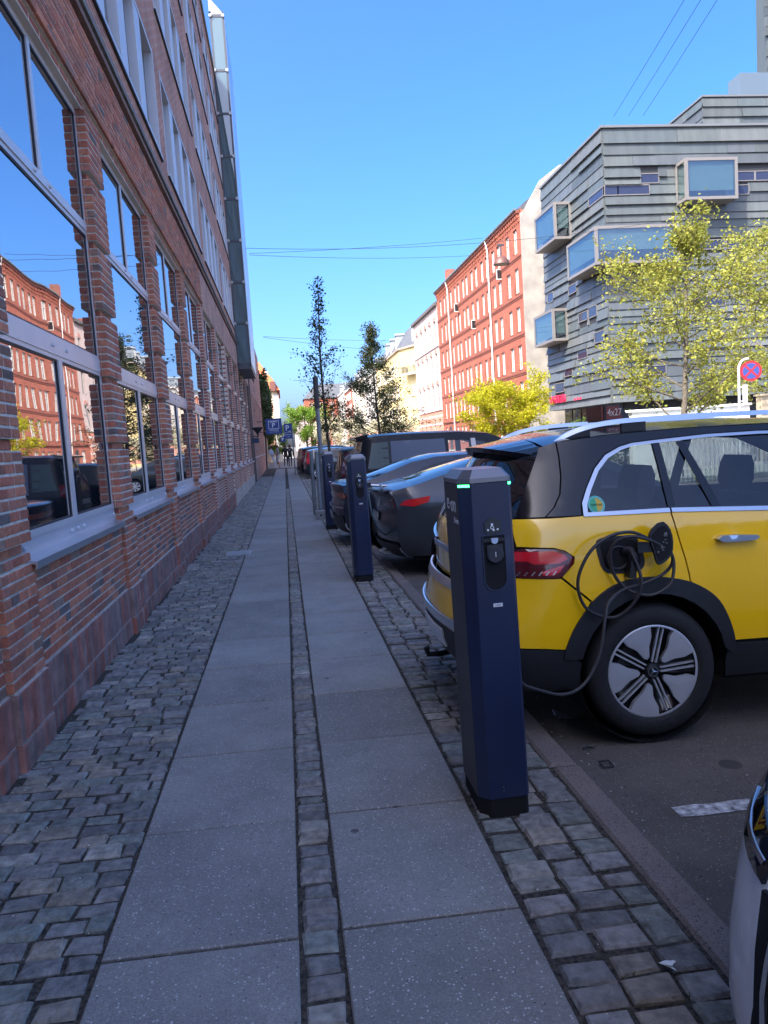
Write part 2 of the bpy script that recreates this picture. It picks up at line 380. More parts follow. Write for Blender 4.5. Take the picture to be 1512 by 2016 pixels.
# granite setts: the wall strip, the middle line, the kerb strip
setts = []
y = 0.75
while y < 44:
    h = random.uniform(0.088, 0.118) * (1 if y < 20 else 1.6)
    x = -1.44 + random.uniform(-0.05, 0.05)
    while x < -0.70:
        w = random.uniform(0.125, 0.185)
        if x + w > -0.745: w = -0.690 - x
        setts.append((x+0.005, x+w-0.006, y+0.005, y+h-0.005)); x += w
    y += h
y = 0.8
while y < 30:
    h = random.uniform(0.075, 0.115); setts.append((-0.030, 0.088, y+0.004, y+h-0.004)); y += h
y = 0.9
while y < 44:
    h = random.uniform(0.095, 0.135) * (1 if y < 20 else 1.5)
    xs = [0.732, 0.732+random.uniform(0.14,0.18), 0.732+random.uniform(0.31,0.36), 1.205]
    sk = random.uniform(-0.012, 0.012)
    for i in range(3):
        yo = random.uniform(-0.012,0.012) + sk*(i-1)
        setts.append((xs[i]+0.007, xs[i+1]-0.007, y+0.006+yo, y+h-0.006+yo))
    y += h
setts.sort(key=lambda s: -((s[1]-s[0])*(s[3]-s[2]) / max(1.0, (s[2])**3)) if (abs((s[0]+s[1])/2/max(s[2],0.1)+0.0) < 0.75 and s[2] > 1.8) else 0)
rest = MB()
for i, s in enumerate(setts):
    mb = MB() if i < 300 else rest
    o = len(mb.v)
    mb.cham(s[0], s[1], s[2], s[3], -0.07, random.uniform(-0.007, 0.006), random.uniform(0.006,0.015), jit=0.007)
    if i < 300: placed(shear(mb), 'sett', SETT, pavement)
tag(shear(rest).build('setts', SETT, pavement, fix=False), kind='stuff')
# granite kerb
kerb = tag(MB().box(1.18, 1.30, -10, 61, -0.4, -0.10).build('kerb', KERB), kind='structure')
random.seed(5); y = -0.9
while y < 60:
    L = random.uniform(1.15, 1.6)
    if 2.0 < y < 2.6: y = 2.29
    mb = MB(); w = random.uniform(-0.008, 0.008)
    mb.cham(1.212+w*0.5, 1.348+w*0.5, y+0.009, y+L-0.009, -0.3, 0.002+random.uniform(-0.003,0.004), 0.014, jit=0.004)
    placed(shear(mb), 'kerb_stone', KERB, kerb); y += L
# parking bay lines
for yl, xa in ((3.045,1.57),(5.85,1.62),(8.62,1.62),(11.42,1.54),(14.2,1.6),(17.0,1.6)):
    random.seed(int(yl*10)); mb = MB(); x = xa; n = 40; L = 4.0; pts0 = []; pts1 = []
    for i in range(n+1):
        xx = xa + L*i/n; j = random.uniform(-0.010,0.010)
        pts0.append((xx, yl-0.045+j, gz(xx)-0.041)); pts1.append((xx, yl+0.045+random.uniform(-0.010,0.010), gz(xx)-0.041))
    for i in range(n):
        if random.random() < 0.94: mb.quad(pts0[i], pts0[i+1], pts1[i+1], pts1[i])
    tag(mb.build('bay_line', WPAINT), kind='structure')
# ================================================================ LEFT: brick office building
BRICK = piece_mat('red_brick', [(0.50,0.172,0.098),(0.44,0.14,0.085),(0.53,0.20,0.112),(0.47,0.185,0.115),(0.38,0.15,0.10)], 0.85, 0.2, 30, 0.4, 80, 0.25)
DKBRICK = piece_mat('dark_brick', [(0.26,0.15,0.112),(0.20,0.13,0.105),(0.30,0.18,0.13),(0.18,0.13,0.115)], 0.8, 0.25, 30, 0.4, 80, 0.25)
MORTAR = mat('mortar', (0.70,0.62,0.51), 0.95, var=0.18, scale=30, bump=0.6, bscale=150)
PLINTHB = piece_mat('plinth_brick', [(0.31,0.14,0.11),(0.27,0.155,0.132),(0.24,0.16,0.14),(0.34,0.125,0.09),(0.28,0.17,0.145)], 0.82, 0.3, 9, 0.35, 60, 0.3)
FARBRICK = brick_mat('facade_brick', (0.46,0.145,0.088), (0.34,0.11,0.075), (0.66,0.56,0.45), msize=0.010, bh=0.0648)
ALU = mat('window_aluminium', (0.64,0.60,0.60), 0.38, metal=0.25, var=0.05, scale=3)
SILLM = mat('sill_aluminium', (0.55,0.55,0.58), 0.28, metal=0.7, var=0.05, scale=3)
GASK = mat('black_gasket', (0.012,0.012,0.014), 0.5)
OFFGLASS = mirror_glass('office_glass', (0.010,0.013,0.018), ior=6.5, wob=0.14, wscale=0.9)
STONE = mat('stone_band', (0.20,0.19,0.17), 0.8, var=0.2, scale=8)
ZG = gz(-1.45)
P0, BAY, CRS, PW = 4.08, 3.04, 0.0648, 0.53
ob = thing('office_building', 'long red brick office building with tall aluminium windows and rusticated brick piers', 'building', (-0.022,0,0.012))
XW = -1.62
core = MB(); core.box(-15, XW-0.12, -60, 58, -0.4, 14.4)                      # the mass behind the windows
core.build('building_core', mat('interior_dark', (0.02,0.02,0.022), 0.9), ob)
def bay_y(k): return P0 + BAY*k
NB_DET = 4                                                                      # bays whose every brick is built
bricks = []                                                                     # (x0,x1,y0,y1,z0,z1, material, mesh-size class)
def course(y0, y1, z, x1, hgt=0.0525, stag=0, dark=0.16, depth=0.05, plinth=False):
    """one brick course along the street between y0 and y1, faces at x1"""
    y = y0; first = True
    while y1 - y > 0.02:
        L = 0.228 if random.random() < 0.66 else 0.108
        if first and stag: L = 0.108
        first = False
        if y1 - (y+L) < 0.06: L = y1 - y
        if L > 0.26: L = L*0.5
        bricks.append((x1-depth, x1+random.uniform(-0.0015,0.002), y, y+L, z+0.006, z+0.006+hgt, DKBRICK if random.random() < dark else BRICK))
        y += L + 0.012
mort = MB(); rec = []; sold = []; lowf = MB(); plain = MB()
random.seed(3)
for k in range(-2, 11):
    y0 = bay_y(k); pe = y0 + PW; y1 = bay_y(k+1)                              # pier from y0 to pe, window opening from pe to the next pier
    det = k < NB_DET and k >= -1
    # lower wall, ten courses, pier 35 mm proud of the panel
    zl0, zl1 = ZG+0.395, 1.045
    if det:
        mort.box(XW-0.1, -1.4565, y0+0.014, pe-0.012, zl0, zl1); mort.box(XW-0.1, -1.478, y0+0.02, pe-0.02, zl1, zl1+0.055); mort.box(XW-0.1, -1.4885, pe, y1, zl0, zl1+0.01)
        nc = 10; course(y0+0.004, pe-0.004, zl1+0.002, -1.468, hgt=0.046, stag=1, dark=0.1)
        for c in range(nc):
            z = zl0 + (zl1-zl0)*c/nc
            course(y0+0.002, pe-0.002, z, -1.452, stag=c % 2, dark=0.08); course(pe+0.012, y1-0.010, z, -1.484, stag=(c+1) % 2, dark=0.24 if c < 4 else 0.14)
    else:
        plain.box(XW-0.1, -1.452, y0, pe, zl0, zl1+0.05); plain.box(XW-0.1, -1.484, pe, y1, zl0, zl1+0.01)
    # plinth of upright bricks over a row of headers
    for (a, c, xf) in ((y0-0.012, pe, -1.432),(pe, y1-0.012, -1.462)):
        lowf.box(XW-0.1, xf-0.006, a+0.016, c, -0.2, zl0)
        if k < 6:
            n = max(1, round((c-a)/0.0665)); w = (c-a)/n
            for i in range(n):
                sold.append((xf-0.05, xf+random.uniform(-0.001,0.002), a+w*i+0.003, a+w*(i+1)-0.003, ZG+0.135, zl0-0.002, PLINTHB))
                sold.append((xf-0.05, xf+0.002+random.uniform(-0.001,0.002), a+w*i+0.003, a+w*(i+1)-0.003, ZG-0.03, ZG+0.123, PLINTHB))
    # rusticated pier: blocks of eight courses, one course drawn in
    for nb in range(6):
        zb = 1.10 + nb*9*CRS; zt = zb + 9*CRS
        ins = 0.048
        if det:
            rec.append((y0+ins, zb))
            mort.box(-1.58, -1.459, y0+0.009, pe-0.011, zb+CRS+0.002, zt+0.0)
            for c in range(8):
                z = zb + CRS*(c+1)
                course(y0+0.002, pe-0.002, z, -1.455, hgt=0.0515, stag=c % 2, dark=0.07, depth=0.06)
                # brick ends seen in the reveals
                for yy, s in ((y0, -1),(pe, 1)):
                    bricks.append((-1.58, -1.52, yy-0.001 if s < 0 else yy-0.04, yy+0.04 if s < 0 else yy+0.001, z+0.005, z+0.0575, BRICK))
            course(y0+ins, pe-ins, zb, -1.497, hgt=0.0525, dark=0.05, depth=0.03)
        else:
            plain.box(-1.58, -1.455, y0, pe, zb+CRS, zt); rec.append((y0+ins, zb))
# frieze courses above the windows, then the cornice
ztop = 1.10 + 54*CRS                                                            # 4.60
for c in range(11):
    z = 4.665 + CRS*c
    for k in range(-1, 4): course(bay_y(k)+0.4, bay_y(k+1)+0.388, z, -1.452 if c else -1.430, hgt=0.0525, stag=c % 2, dark=0.1)
mort.box(XW-0.1, -1.4565, bay_y(-1)+0.4, bay_y(4)+0.39, 4.665, 5.378)
plain.box(XW-0.1, -1.452, -9, bay_y(-1)+0.4, 4.60, 5.378); plain.box(XW-0.1, -1.452, bay_y(4)+0.39, 45.8, 4.60, 5.378)
plain.box(XW-0.1, -1.48, bay_y(-1)+0.4, bay_y(4)+0.39, 4.595, 4.664)
bricks.sort(key=lambda b: -((b[3]-b[2])*(b[5]-b[4])*abs(b[1])/max(1.0, hypot(b[2], b[4]-1.62))**3 if b[2] > 3.55 and b[4] < 3.9 else 0))
restb = MB(); shared = {}
for i, b in enumerate(bricks):
    if i < 300:
        key = (round(b[3]-b[2], 2), round(b[5]-b[4], 3), round(b[1]-b[0], 2), b[6].name)
        if key not in shared:
            mb = MB(); hy, hz, hx = (b[3]-b[2])/2, (b[5]-b[4])/2, (b[1]-b[0])/2
            mb.cham(-hx, hx, -hy, hy, -hz, hz, 0.004, 'x', jit=0.0012); shared[key] = mb.mesh('brick', b[6])
        link('brick', shared[key], ob, ((b[0]+b[1])/2, (b[2]+b[3])/2, (b[4]+b[5])/2))
    else: restb.cham(*b[:6], 0.004, 'x', mi=0 if b[6] is BRICK else 1, jit=0.0012)
tag(restb.build('brickwork', [BRICK, DKBRICK], ob, fix=False), kind='stuff')
sb = MB()
for s in sold: sb.cham(*s[:6], 0.004, 'x', jit=0.001)
tag(sb.build('plinth_bricks', PLINTHB, ob, fix=False), kind='stuff')
lowf.build('plinth', mat('plinth_joint', (0.46,0.38,0.33), 0.9, var=0.2, scale=20), ob)
mort.build('mortar_bed', MORTAR, ob); rme = MB().box(-1.58, -1.502, 0, PW-2*0.048, 0, CRS).mesh('recessed_course', brick_mat('recess_brick', (0.32,0.09,0.062), (0.24,0.075,0.055), (0.38,0.31,0.25), bh=0.0648))
for (ry, rz) in rec: link('recessed_course', rme, ob, (0, ry, rz))
plain.build('brick_wall', FARBRICK, ob)
# cornice mouldings
cm = MB(); cm.box(XW-0.1, -1.50, -9, 46, 5.378, 5.44); cm.box(XW-0.1, -1.425, -9, 46, 5.44, 5.50); cm.build('cornice', DKBRICK, ob)
cm = MB(); cm.box(XW-0.1, -1.46, -9, 46, 5.50, 5.535); cm.box(XW-0.1, -1.405, -9, 46, 5.535, 5.60); cm.build('cornice_band', STONE, ob)
# tall ground floor windows
def office_window(yc, w, first=[None]):
    if first[0] is None:
        fr = MB(); a, h = -w/2, w/2; X = -1.535
        zs = (1.075, 2.36, 2.475, 3.53, 3.64, 4.60); t = 0.052; D = 0.05
        def bar(y0, y1, z0, z1, p=0.0): fr.box(X-D, X+p, y0, y1, z0, z1)
        bar(a, a+t, 1.06, 4.60); bar(h-t, h, 1.06, 4.60)
        bar(a+t, h-t, 1.06, 1.165, 0.004); bar(a+t, h-t, 1.165, 1.205, 0.012)
        bar(a+t, h-t, 2.36, 2.475, 0.010); bar(a+t, h-t, 2.475, 2.50); bar(a+t, h-t, 2.33, 2.36, 0.003)
        bar(a+t, h-t, 3.53, 3.565, 0.0); bar(a+t, h-t, 3.565, 3.635, 0.010); bar(a+t, h-t, 4.545, 4.60, 0.0)
        bar(-0.045, 0.045, 1.205, 2.33, 0.006); bar(-0.032, 0.032, 3.635, 4.545, 0.006)
        for yy in (-0.17, 0.0, 0.17, -h+0.1, h-0.1):
            for zz in (1.115, 2.42, 3.60):
                if abs(yy) < 0.3 and abs(yy) > 0.01 or zz == 1.115: fr.lathe([(0.0,0.0),(0.016,0.0),(0.016,0.012),(0.009,0.018),(0.0,0.018)], 8, (X+0.006, yy, zz), 'x')
        o = fr.build('window', ALU, ob, label='aluminium window frame with a wide middle pane between brick piers')
        def pane(y0, y1, z0, z1):
            g = MB(); g.box(X-0.10, X-0.014, y0, y1, z0, z1); m = g.build('pane', OFFGLASS, o); 
            k = MB(); e = 0.014
            for q in ((y0, y0+e, z0, z1),(y1-e, y1, z0, z1),(y0+e, y1-e, z1-e, z1),(y0+e, y1-e, z0, z0+e)): k.box(X-0.02, X-0.006, *q)
            k.build('gasket', GASK, o)
        pane(a+t, -0.045, 1.205, 2.33); pane(0.045, h-t, 1.205, 2.33); pane(a+t, h-t, 2.50, 3.53)
        pane(a+t, -0.032, 3.635, 4.545); pane(0.032, h-t, 3.635, 4.545)
        s = MB(); s.prism([(-1.58,1.075),(-1.425,1.052),(-1.418,1.052),(-1.418,1.012),(-1.428,1.012),(-1.428,1.035),(-1.58,1.06)], a-0.035, h-0.13, 'xz'); s.build('sill', SILLM, o)
        first[0] = o; o.location = (0, yc, 0); return o
    o = first[0].copy(); C.objects.link(o); o.location = (0, yc, 0)
    for ch in first[0].children:
        c = ch.copy(); C.objects.link(c); c.parent = o
    return o
for k in range(-1, 11):
    yc = (bay_y(k)+PW + bay_y(k+1))/2; office_window(yc, BAY-PW+0.05)
# upper storeys
UW = MB(); RED2 = brick_mat('upper_brick', (0.48,0.165,0.10), (0.38,0.135,0.088), (0.56,0.45,0.35), msize=0.009, bh=0.0648)
strips = [(-3.0,1.0),(1.65,6.5),(7.12,12.06),(12.69,17.54),(18.25,23.1),(23.75,28.6)]
floors = [(5.95,7.48),(8.42,9.95),(10.88,12.4),(13.1,14.1)]
UX = -1.452
def wallband(z0, z1, y0=-9, y1=45.9): UW.box(XW-0.1, UX, y0, y1, z0, z1)
zp = 5.60
for (z0, z1) in floors:
    wallband(zp, z0); yp = -9
    for (a, c) in strips: UW.box(XW-0.1, UX, yp, a, z0, z1); yp = c
    UW.box(XW-0.1, UX, yp, 45.9, z0, z1); zp = z1
wallband(zp, 14.75)
UW.build('upper_wall', RED2, ob)
PANEL = mat('grey_cheek', (0.60,0.59,0.60), 0.45, metal=0.2)
UGL = mirror_glass('upper_glass', (0.03,0.04,0.05), ior=1.9)
for (z0, z1) in floors:
    for (a, c) in strips[1:] if z0 < 8 else strips[2:]:
        fr = MB(); fr.box(UX-0.22, UX+0.03, a, c, z0-0.03, z0+0.02)
        fr.box(UX-0.2, UX+0.004, a, a+0.05, z0+0.02, z1); fr.box(UX-0.2, UX+0.004, c-0.05, c, z0+0.02, z1); fr.box(UX-0.2, UX-0.002, a+0.05, c-0.05, z1-0.06, z1)
        n = 4; w = (c-a)/n
        for i in range(1, n): fr.box(UX-0.2, UX-0.01, a+w*i-0.22, a+w*i+0.22, z0+0.02, z1-0.06)
        o = fr.build('strip_window', PANEL, ob, label='grey framed strip window on an upper storey')
        for i in range(n):
            y0 = a+w*i+(0.22 if i else 0.05); y1 = a+w*(i+1)-(0.22 if i < n-1 else 0.05)
            g = MB(); g.box(UX-0.19, UX-0.12, y0, y1, z0+0.02, z1-0.06); g.build('pane', UGL, o)
        g = MB(); g.box(UX-0.1, UX+0.034, a, c, z0-0.055, z0-0.031); g.build('drip_edge', GASK, o)
bk = MB(); bk.box(XW-0.1, -1.45, -60, -9.02, -0.3, 14.75); bk.build('unseen_brick_wall', RED2, ob)  # unseen wall run behind the camera, added to block bright horizon in reflections
pr = MB(); pr.box(-15, -1.40, -60, 46, 14.75, 14.9); pr.build('roof_edge', STONE, ob)
# glazed bay hung on the upper storeys
TG = mirror_glass('bay_glass', (0.075,0.125,0.135), ior=2.0, wob=0.06); STEEL = mat('painted_steel', (0.07,0.075,0.085), 0.45, metal=0.4)
LT = mat('light_metal', (0.36,0.37,0.38), 0.4, metal=0.4)
x0, x1, ya, yb = -1.45, -0.955, 29.0, 33.2
lev = [4.72] + [6.19+1.47*i for i in range(7)] + [16.85]
fr = MB()
for x in (x0+0.03, x1-0.03):
    for y in (ya, yb): fr.box(x-0.03, x+0.03, y-0.03, y+0.03, 4.6, 17.0)
for z in lev:
    fr.box(x0, x1, ya-0.03, ya+0.03, z-0.04, z+0.04); fr.box(x1-0.06, x1, ya, yb, z-0.04, z+0.04)
fr.box(x0, x1, ya-0.02, yb+0.02, 4.55, 4.70)
bayo = fr.build('glass_bay', STEEL, ob, label='narrow glass bay of eight panes on the upper wall')
for a, c in zip(lev, lev[1:]):
    MB().box(x0+0.06, x1-0.06, ya-0.012, ya+0.004, a+0.04, c-0.04).build('pane', TG, bayo)
    MB().box(x1-0.014, x1, ya+0.03, yb-0.03, a+0.04, c-0.04).build('pane', TG, bayo)
    MB().box(x0+0.14, x1-0.16, ya+0.3, ya+0.34, a+0.15, c-0.45).build('blind', mat('grey_blind', (0.32,0.36,0.38), 0.7), bayo)
mb = MB(); mb.box(x1, x1+0.03, yb-0.1, yb+0.1, 4.7, 16.9); mb.box(x1+0.002, x1+0.02, ya+0.04, yb, 4.7, 16.9); mb.build('side_panel', mat('pale_blue_metal', (0.45,0.55,0.62), 0.3, metal=0.5), bayo)
mb = MB(); mb.add([(x0,ya-0.03,16.9),(x1,ya-0.03,16.9),(x1,yb,16.9),(x0,yb,16.9),(x0,ya-0.03,17.5),(x0,yb,17.5)], [(0,1,4),(1,2,5,4),(2,3,5),(0,3,2,1)]); mb.build('bay_roof', LT, bayo)
mb = MB()
for z in lev[1:]:
    for x in (x0+0.03, x1-0.03): mb.lathe([(0,0),(0.055,0),(0.055,-0.05),(0,-0.05)], 10, (x, ya-0.03, z), 'y')
mb.build('clamp', LT, bayo)
# far half of the ground floor: narrow windows and a door
UWF = MB(); UWF.box(XW-0.1, -1.452, 37.54, 58, -0.3, 1.2); UWF.box(XW-0.1, -1.452, 37.54, 58, 4.45, 4.6); UWF.box(XW-0.1, -1.452, 45.8, 58, 4.6, 8.2)
y = 37.54
ys = [38.2+1.42*i for i in range(14)]
for i, a in enumerate(ys): UWF.box(XW-0.1, -1.452, (37.54 if i == 0 else ys[i-1]+0.95), a, 1.2, 4.45)
UWF.box(XW-0.1, -1.452, ys[-1]+0.95, 58, 1.2, 4.45)
UWF.build('far_brick_wall', FARBRICK, ob)
WHF = mat('white_frame', (0.6,0.6,0.6), 0.5)
w0 = None
for a in ys:
    if w0 is None:
        fr = MB(); 
        for q in ((0,0.06,1.2,4.45),(0.89,0.95,1.2,4.45),(0.06,0.89,1.2,1.3),(0.06,0.89,4.37,4.45),(0.06,0.89,2.35,2.45),(0.06,0.89,3.4,3.5)): fr.box(-1.56,-1.50,*q)
        fr.box(-1.56,-1.41,-0.05,1.0,1.16,1.2)
        w0 = fr.build('narrow_window', WHF, ob, loc=(0,a,0)); MB().box(-1.56,-1.53,0.06,0.89,1.3,4.37).build('pane', OFFGLASS, w0)
    else:
        o = w0.copy(); C.objects.link(o); o.location = (0,a,0); c = w0.children[0].copy(); C.objects.link(c); c.parent = o
MB().box(XW-0.1,-1.44,36.95,37.54,-0.2,4.55).build('pilaster', DKBRICK, ob)
MB().box(-1.47,-1.40,37.6,37.72,-0.1,5.3).build('downpipe', STEEL, ob)
# ================================================================ RIGHT-HAND BUILDINGS AND THE STREET'S END
XR = 20.0
ZB = -0.13
WHITE = mat('white_window_paint', (0.56,0.54,0.50), 0.5, var=0.05, scale=4)
PGL = mirror_glass('house_glass', (0.02,0.022,0.025), ior=1.6, wob=0.15)
GUT = mat('zinc_gutter', (0.16,0.17,0.175), 0.5, metal=0.3)
SLATE = mat('slate_roof', (0.075,0.08,0.09), 0.7, var=0.25, scale=4, bump=0.3, bscale=12)
def win_mesh(w, h, arch=False, cross=True, dep=0.10, m=WHITE, three=False):
    """casement seen from the street: frame on the plane x=0 facing -x, sill below"""
    fr = MB(); t = 0.075
    fr.box(0, dep, -w/2, -w/2+t, 0, h); fr.box(0, dep, w/2-t, w/2, 0, h); fr.box(0, dep, -w/2+t, w/2-t, 0, t); fr.box(0, dep, -w/2+t, w/2-t, h-t, h)
    fr.box(-0.01, dep, -t*0.8, t*0.8, t, h-t)
    if cross: fr.box(-0.012, dep, -w/2+t, -t*0.8, h*0.64, h*0.64+t); fr.box(-0.012, dep, t*0.8, w/2-t, h*0.64, h*0.64+t)
    fr.box(-0.12, dep, -w/2-0.06, w/2+0.06, -0.09, 0)
    if arch:
        n = 10; pts = [(-w/2, h)] + [(-w/2 + w*i/n, h + 0.28*w*sqrt(max(0, 1-(2*i/n-1)**2))) for i in range(1, n)] + [(w/2, h)]
        fr.prism(pts, 0, dep, 'yz')
    return fr.mesh('window', m)
CURT = mat('curtained_glass', (0.20,0.19,0.17), 0.12, var=0.3, scale=1.5); CURT2 = mat('grey_curtain_glass', (0.08,0.085,0.09), 0.08, var=0.3, scale=1.5)
wrnd = random.Random(6)
def pane_mesh(w, h): return [MB().box(0.05, 0.09, -w/2+0.05, w/2-0.05, 0.05, h-0.05).mesh('pane', g) for g in (PGL, PGL, CURT2, CURT)]
def put_windows(parent, wm, pm, spots, name='window', rotz=0):
    for (x, y, z) in spots:
        o = link(name, wm, parent, (x, y, z), (0,0,rotz)); link('pane', wrnd.choice(pm), o)
def facade(parent, y0, y1, z0, z1, holes, m, x=XR, th=0.35, name='street_wall'):
    """street wall with real openings: built as vertical and horizontal strips round the holes (rows of equal height)"""
    rows = sorted(set((h[2], h[3]) for h in holes)); mb = MB(); zp = z0
    for (a, c) in rows:
        if a > zp: mb.box(x, x+th, y0, y1, zp, a)
        yp = y0
        for h in sorted(q for q in holes if (q[2], q[3]) == (a, c)):
            mb.box(x, x+th, yp, h[0], a, c); yp = h[1]
        mb.box(x, x+th, yp, y1, a, c); zp = c
    mb.box(x, x+th, y0, y1, zp, z1)
    return mb.build(name, m, parent)

# ---- red brick tenement, five storeys
RB = brick_mat('tenement_brick', (0.31,0.072,0.034), (0.235,0.056,0.029), (0.28,0.14,0.10), bw=0.24, bh=0.0667, msize=0.008, mott=0.2)
RDK = mat('tenement_band', (0.20,0.060,0.038), 0.8, var=0.2, scale=5)
rb = thing('red_tenement', 'five storey red brick apartment house with white windows and a pale end gable', 'building', (0,0,0))
Y0, Y1, ZT = 61.4, 95.3, 19.3
# window columns left to right from the gable end, in pairs and singles
cols = [62.9,65.1,67.9,69.7,71.9,73.7,76.0,77.8,80.0,81.6,83.8,85.4,87.6,89.6,91.2,93.4]
fz = [(0.9,2.9),(4.15,6.25),(7.25,9.35),(10.4,12.45),(13.5,15.5),(16.45,18.2)]
fz = [(3.75,5.75),(6.75,8.75),(9.85,11.85),(12.95,14.95),(16.1,18.05)]
holes = [(y-0.52, y+0.52, a, c) for (a, c) in fz for y in cols] + [(y-0.52, y+0.52, 0.9, 2.7) for y in cols if not 89 < y < 92]
facade(rb, Y0, Y1, ZB, ZT, holes, RB)
w1, p1 = win_mesh(1.04, 2.0, three=True), pane_mesh(1.04, 2.0); w2, p2 = win_mesh(1.04, 1.8), pane_mesh(1.04, 1.8)
for (a, c) in fz: put_windows(rb, w1, p1, [(XR+0.12, y, a) for y in cols])
put_windows(rb, w2, p2, [(XR+0.12, y, 0.9) for y in cols if not 89 < y < 92])
mb = MB(); mb.box(XR+0.4, XR+10, Y0+0.02, Y1-0.02, ZB, ZT-0.1); mb.build('building_core', mat('interior_dark', (0.02,0.02,0.022), 0.9), rb)
b_ = MB()
for z in (6.42, 9.5, 12.6, 15.72): b_.box(XR-0.09, XR, Y0, Y1, z, z+0.13); b_.box(XR-0.05, XR, Y0, Y1, z-0.14, z-0.04)
b_.box(XR-0.16, XR, Y0, Y1, 3.25, 3.42); b_.build('string_course', RDK, rb)
d_ = MB(); y = Y0+0.1
while y < Y1-0.3: d_.box(XR-0.20, XR, y, y+0.24, ZT-0.62, ZT-0.30); d_.box(XR-0.11, XR, y+0.03, y+0.21, ZT-0.92, ZT-0.62); y += 0.52
tag(d_.build('corbels', RB, rb), kind='stuff')
MB().box(XR-0.28, XR+0.05, Y0, Y1, ZT-0.29, ZT-0.08).build('eaves', RDK, rb)
MB().tube([(XR-0.34, Y0, ZT), (XR-0.34, Y1, ZT)], 0.1, 8).build('gutter', GUT, rb)
for y in (70.8, 88.4):
    MB().tube([(XR-0.34,y,ZT-0.05),(XR-0.22,y,ZT-0.6),(XR-0.15,y,ZT-1.1),(XR-0.15,y,0)], 0.075, 8).build('downpipe', mat('pale_pipe', (0.6,0.58,0.55), 0.5), rb)
MB().prism([(XR-0.3,ZT-0.05),(XR+3.6,ZT+3.0),(XR+7,ZT+3.3),(XR+10,ZT)], Y0+0.15, Y1, 'xz').build('roof', SLATE, rb)
mb = MB(); mb.box(XR+1.2, XR+2.2, 94.2, 95.2, ZT, ZT+2.6); mb.build('chimney', RB, rb)
GAB = mat('pale_render', (0.36,0.33,0.285), 0.9, col2=(0.25,0.23,0.205), scale=1.1, bump=0.25, bscale=14)
MB().prism([(XR+0.02,ZB),(XR+0.02,ZT-0.35),(XR+0.5,ZT+0.1),(XR+1.8,ZT+2.2),(XR+3.4,ZT+3.3),(XR+7,ZT+3.4),(XR+10,ZT),(XR+10,ZB)], Y0-0.16, Y0+0.16, 'xz').build('end_gable', GAB, rb, label='pale rendered end wall')
for (y, z) in ((84.0,15.1),(67.1,15.0),(76.9,12.2)):
    mb = MB(); mb.box(-0.55, 0, 0, 0.05, 0, 0.07); mb.box(-0.55, 0, 0, 0.05, 0.83, 0.9); mb.box(-0.55,-0.48,0,0.05,0.07,0.83); mb.box(-0.07,0,0,0.05,0.07,0.83)
    o = mb.build('open_casement', WHITE, rb, loc=(XR+0.08, y, z)); MB().box(-0.48,-0.07,0.02,0.03,0.07,0.83).build('pane', PGL, o)
mb = MB(); mb.box(XR-0.05, XR+0.1, 90.2, 91.9, ZB, 3.05); o = mb.build('doorway', RDK, rb); MB().box(XR-0.06, XR+0.0, 90.45, 91.65, ZB, 2.75).build('door', mat('dark_door', (0.03,0.025,0.02), 0.5), o)

# ---- pale pink house with arched windows
pk = thing('pink_house', 'pale pink four storey house with tall arched windows above banded brick', 'building', (0,0,0))
PINK = mat('pink_render', (0.40,0.315,0.285), 0.85, var=0.1, scale=1.5); BAND = brick_mat('banded_brick', (0.5,0.15,0.07), (0.42,0.12,0.055), (0.5,0.35,0.28), mott=0.15)
Y0, Y1, ZT = 95.5, 113.2, 18.2
cols = [97.6,100.8,104.0,107.2,110.6]
fz = [(5.6,8.3),(9.55,12.2),(13.5,16.2)]
facade(pk, Y0, Y1, 5.0, ZT, [(y-0.6, y+0.6, a, c) for (a, c) in fz for y in cols], PINK)
facade(pk, Y0, Y1, ZB, 5.0, [(y-0.6, y+0.6, 1.5, 3.9) for y in cols], BAND, name='ground_floor_wall')
w3, p3 = win_mesh(1.2, 2.65, m=mat('grey_window_paint', (0.22,0.23,0.23), 0.5)), pane_mesh(1.2, 2.65)
put_windows(pk, w3, p3, [(XR+0.15, y, a) for (a, c) in fz for y in cols])
w4, p4 = win_mesh(1.2, 2.4, m=MATS['grey_window_paint']), pane_mesh(1.2, 2.4); put_windows(pk, w4, p4, [(XR+0.15, y, 1.5) for y in cols])
mb = MB(); mb.box(XR+0.45, XR+10, Y0+0.02, Y1-0.02, ZB, ZT-0.1); mb.build('building_core', MATS['interior_dark'], pk)
mb = MB()
for z in (5.0, 12.95): mb.box(XR-0.14, XR, Y0, Y1, z, z+0.22)
mb.build('string_course', mat('pale_stone', (0.55,0.50,0.46), 0.8), pk)
mb = MB()
for z in (1.2, 2.2, 3.2, 4.2): mb.box(XR-0.02, XR, Y0, Y1, z, z+0.2)
mb.build('pale_band', MATS['pale_stone'], pk)
h_ = MB()
for (a, c) in fz:
    for y in cols:
        n = 8; o_ = [(y-0.8+1.6*i/n, c-0.05+0.62*sqrt(max(0,1-(2*i/n-1)**2))) for i in range(n+1)]
        i_ = [(y+0.6-1.2*i/n, c-0.05+0.30*sqrt(max(0,1-(2*i/n-1)**2))) for i in range(n+1)]
        h_.prism(o_+i_, XR-0.05, XR-0.001, 'yz')
h_.build('window_arch', mat('arch_brick', (0.42,0.20,0.15), 0.8), pk)
MB().box(XR-0.35, XR+0.1, Y0, Y1, ZT-0.35, ZT).build('eaves', mat('dark_cornice', (0.10,0.085,0.08), 0.7), pk)
MB().prism([(XR-0.3,ZT),(XR+4,ZT+2.2),(XR+10,ZT)], Y0, Y1, 'xz').build('roof', SLATE, pk)

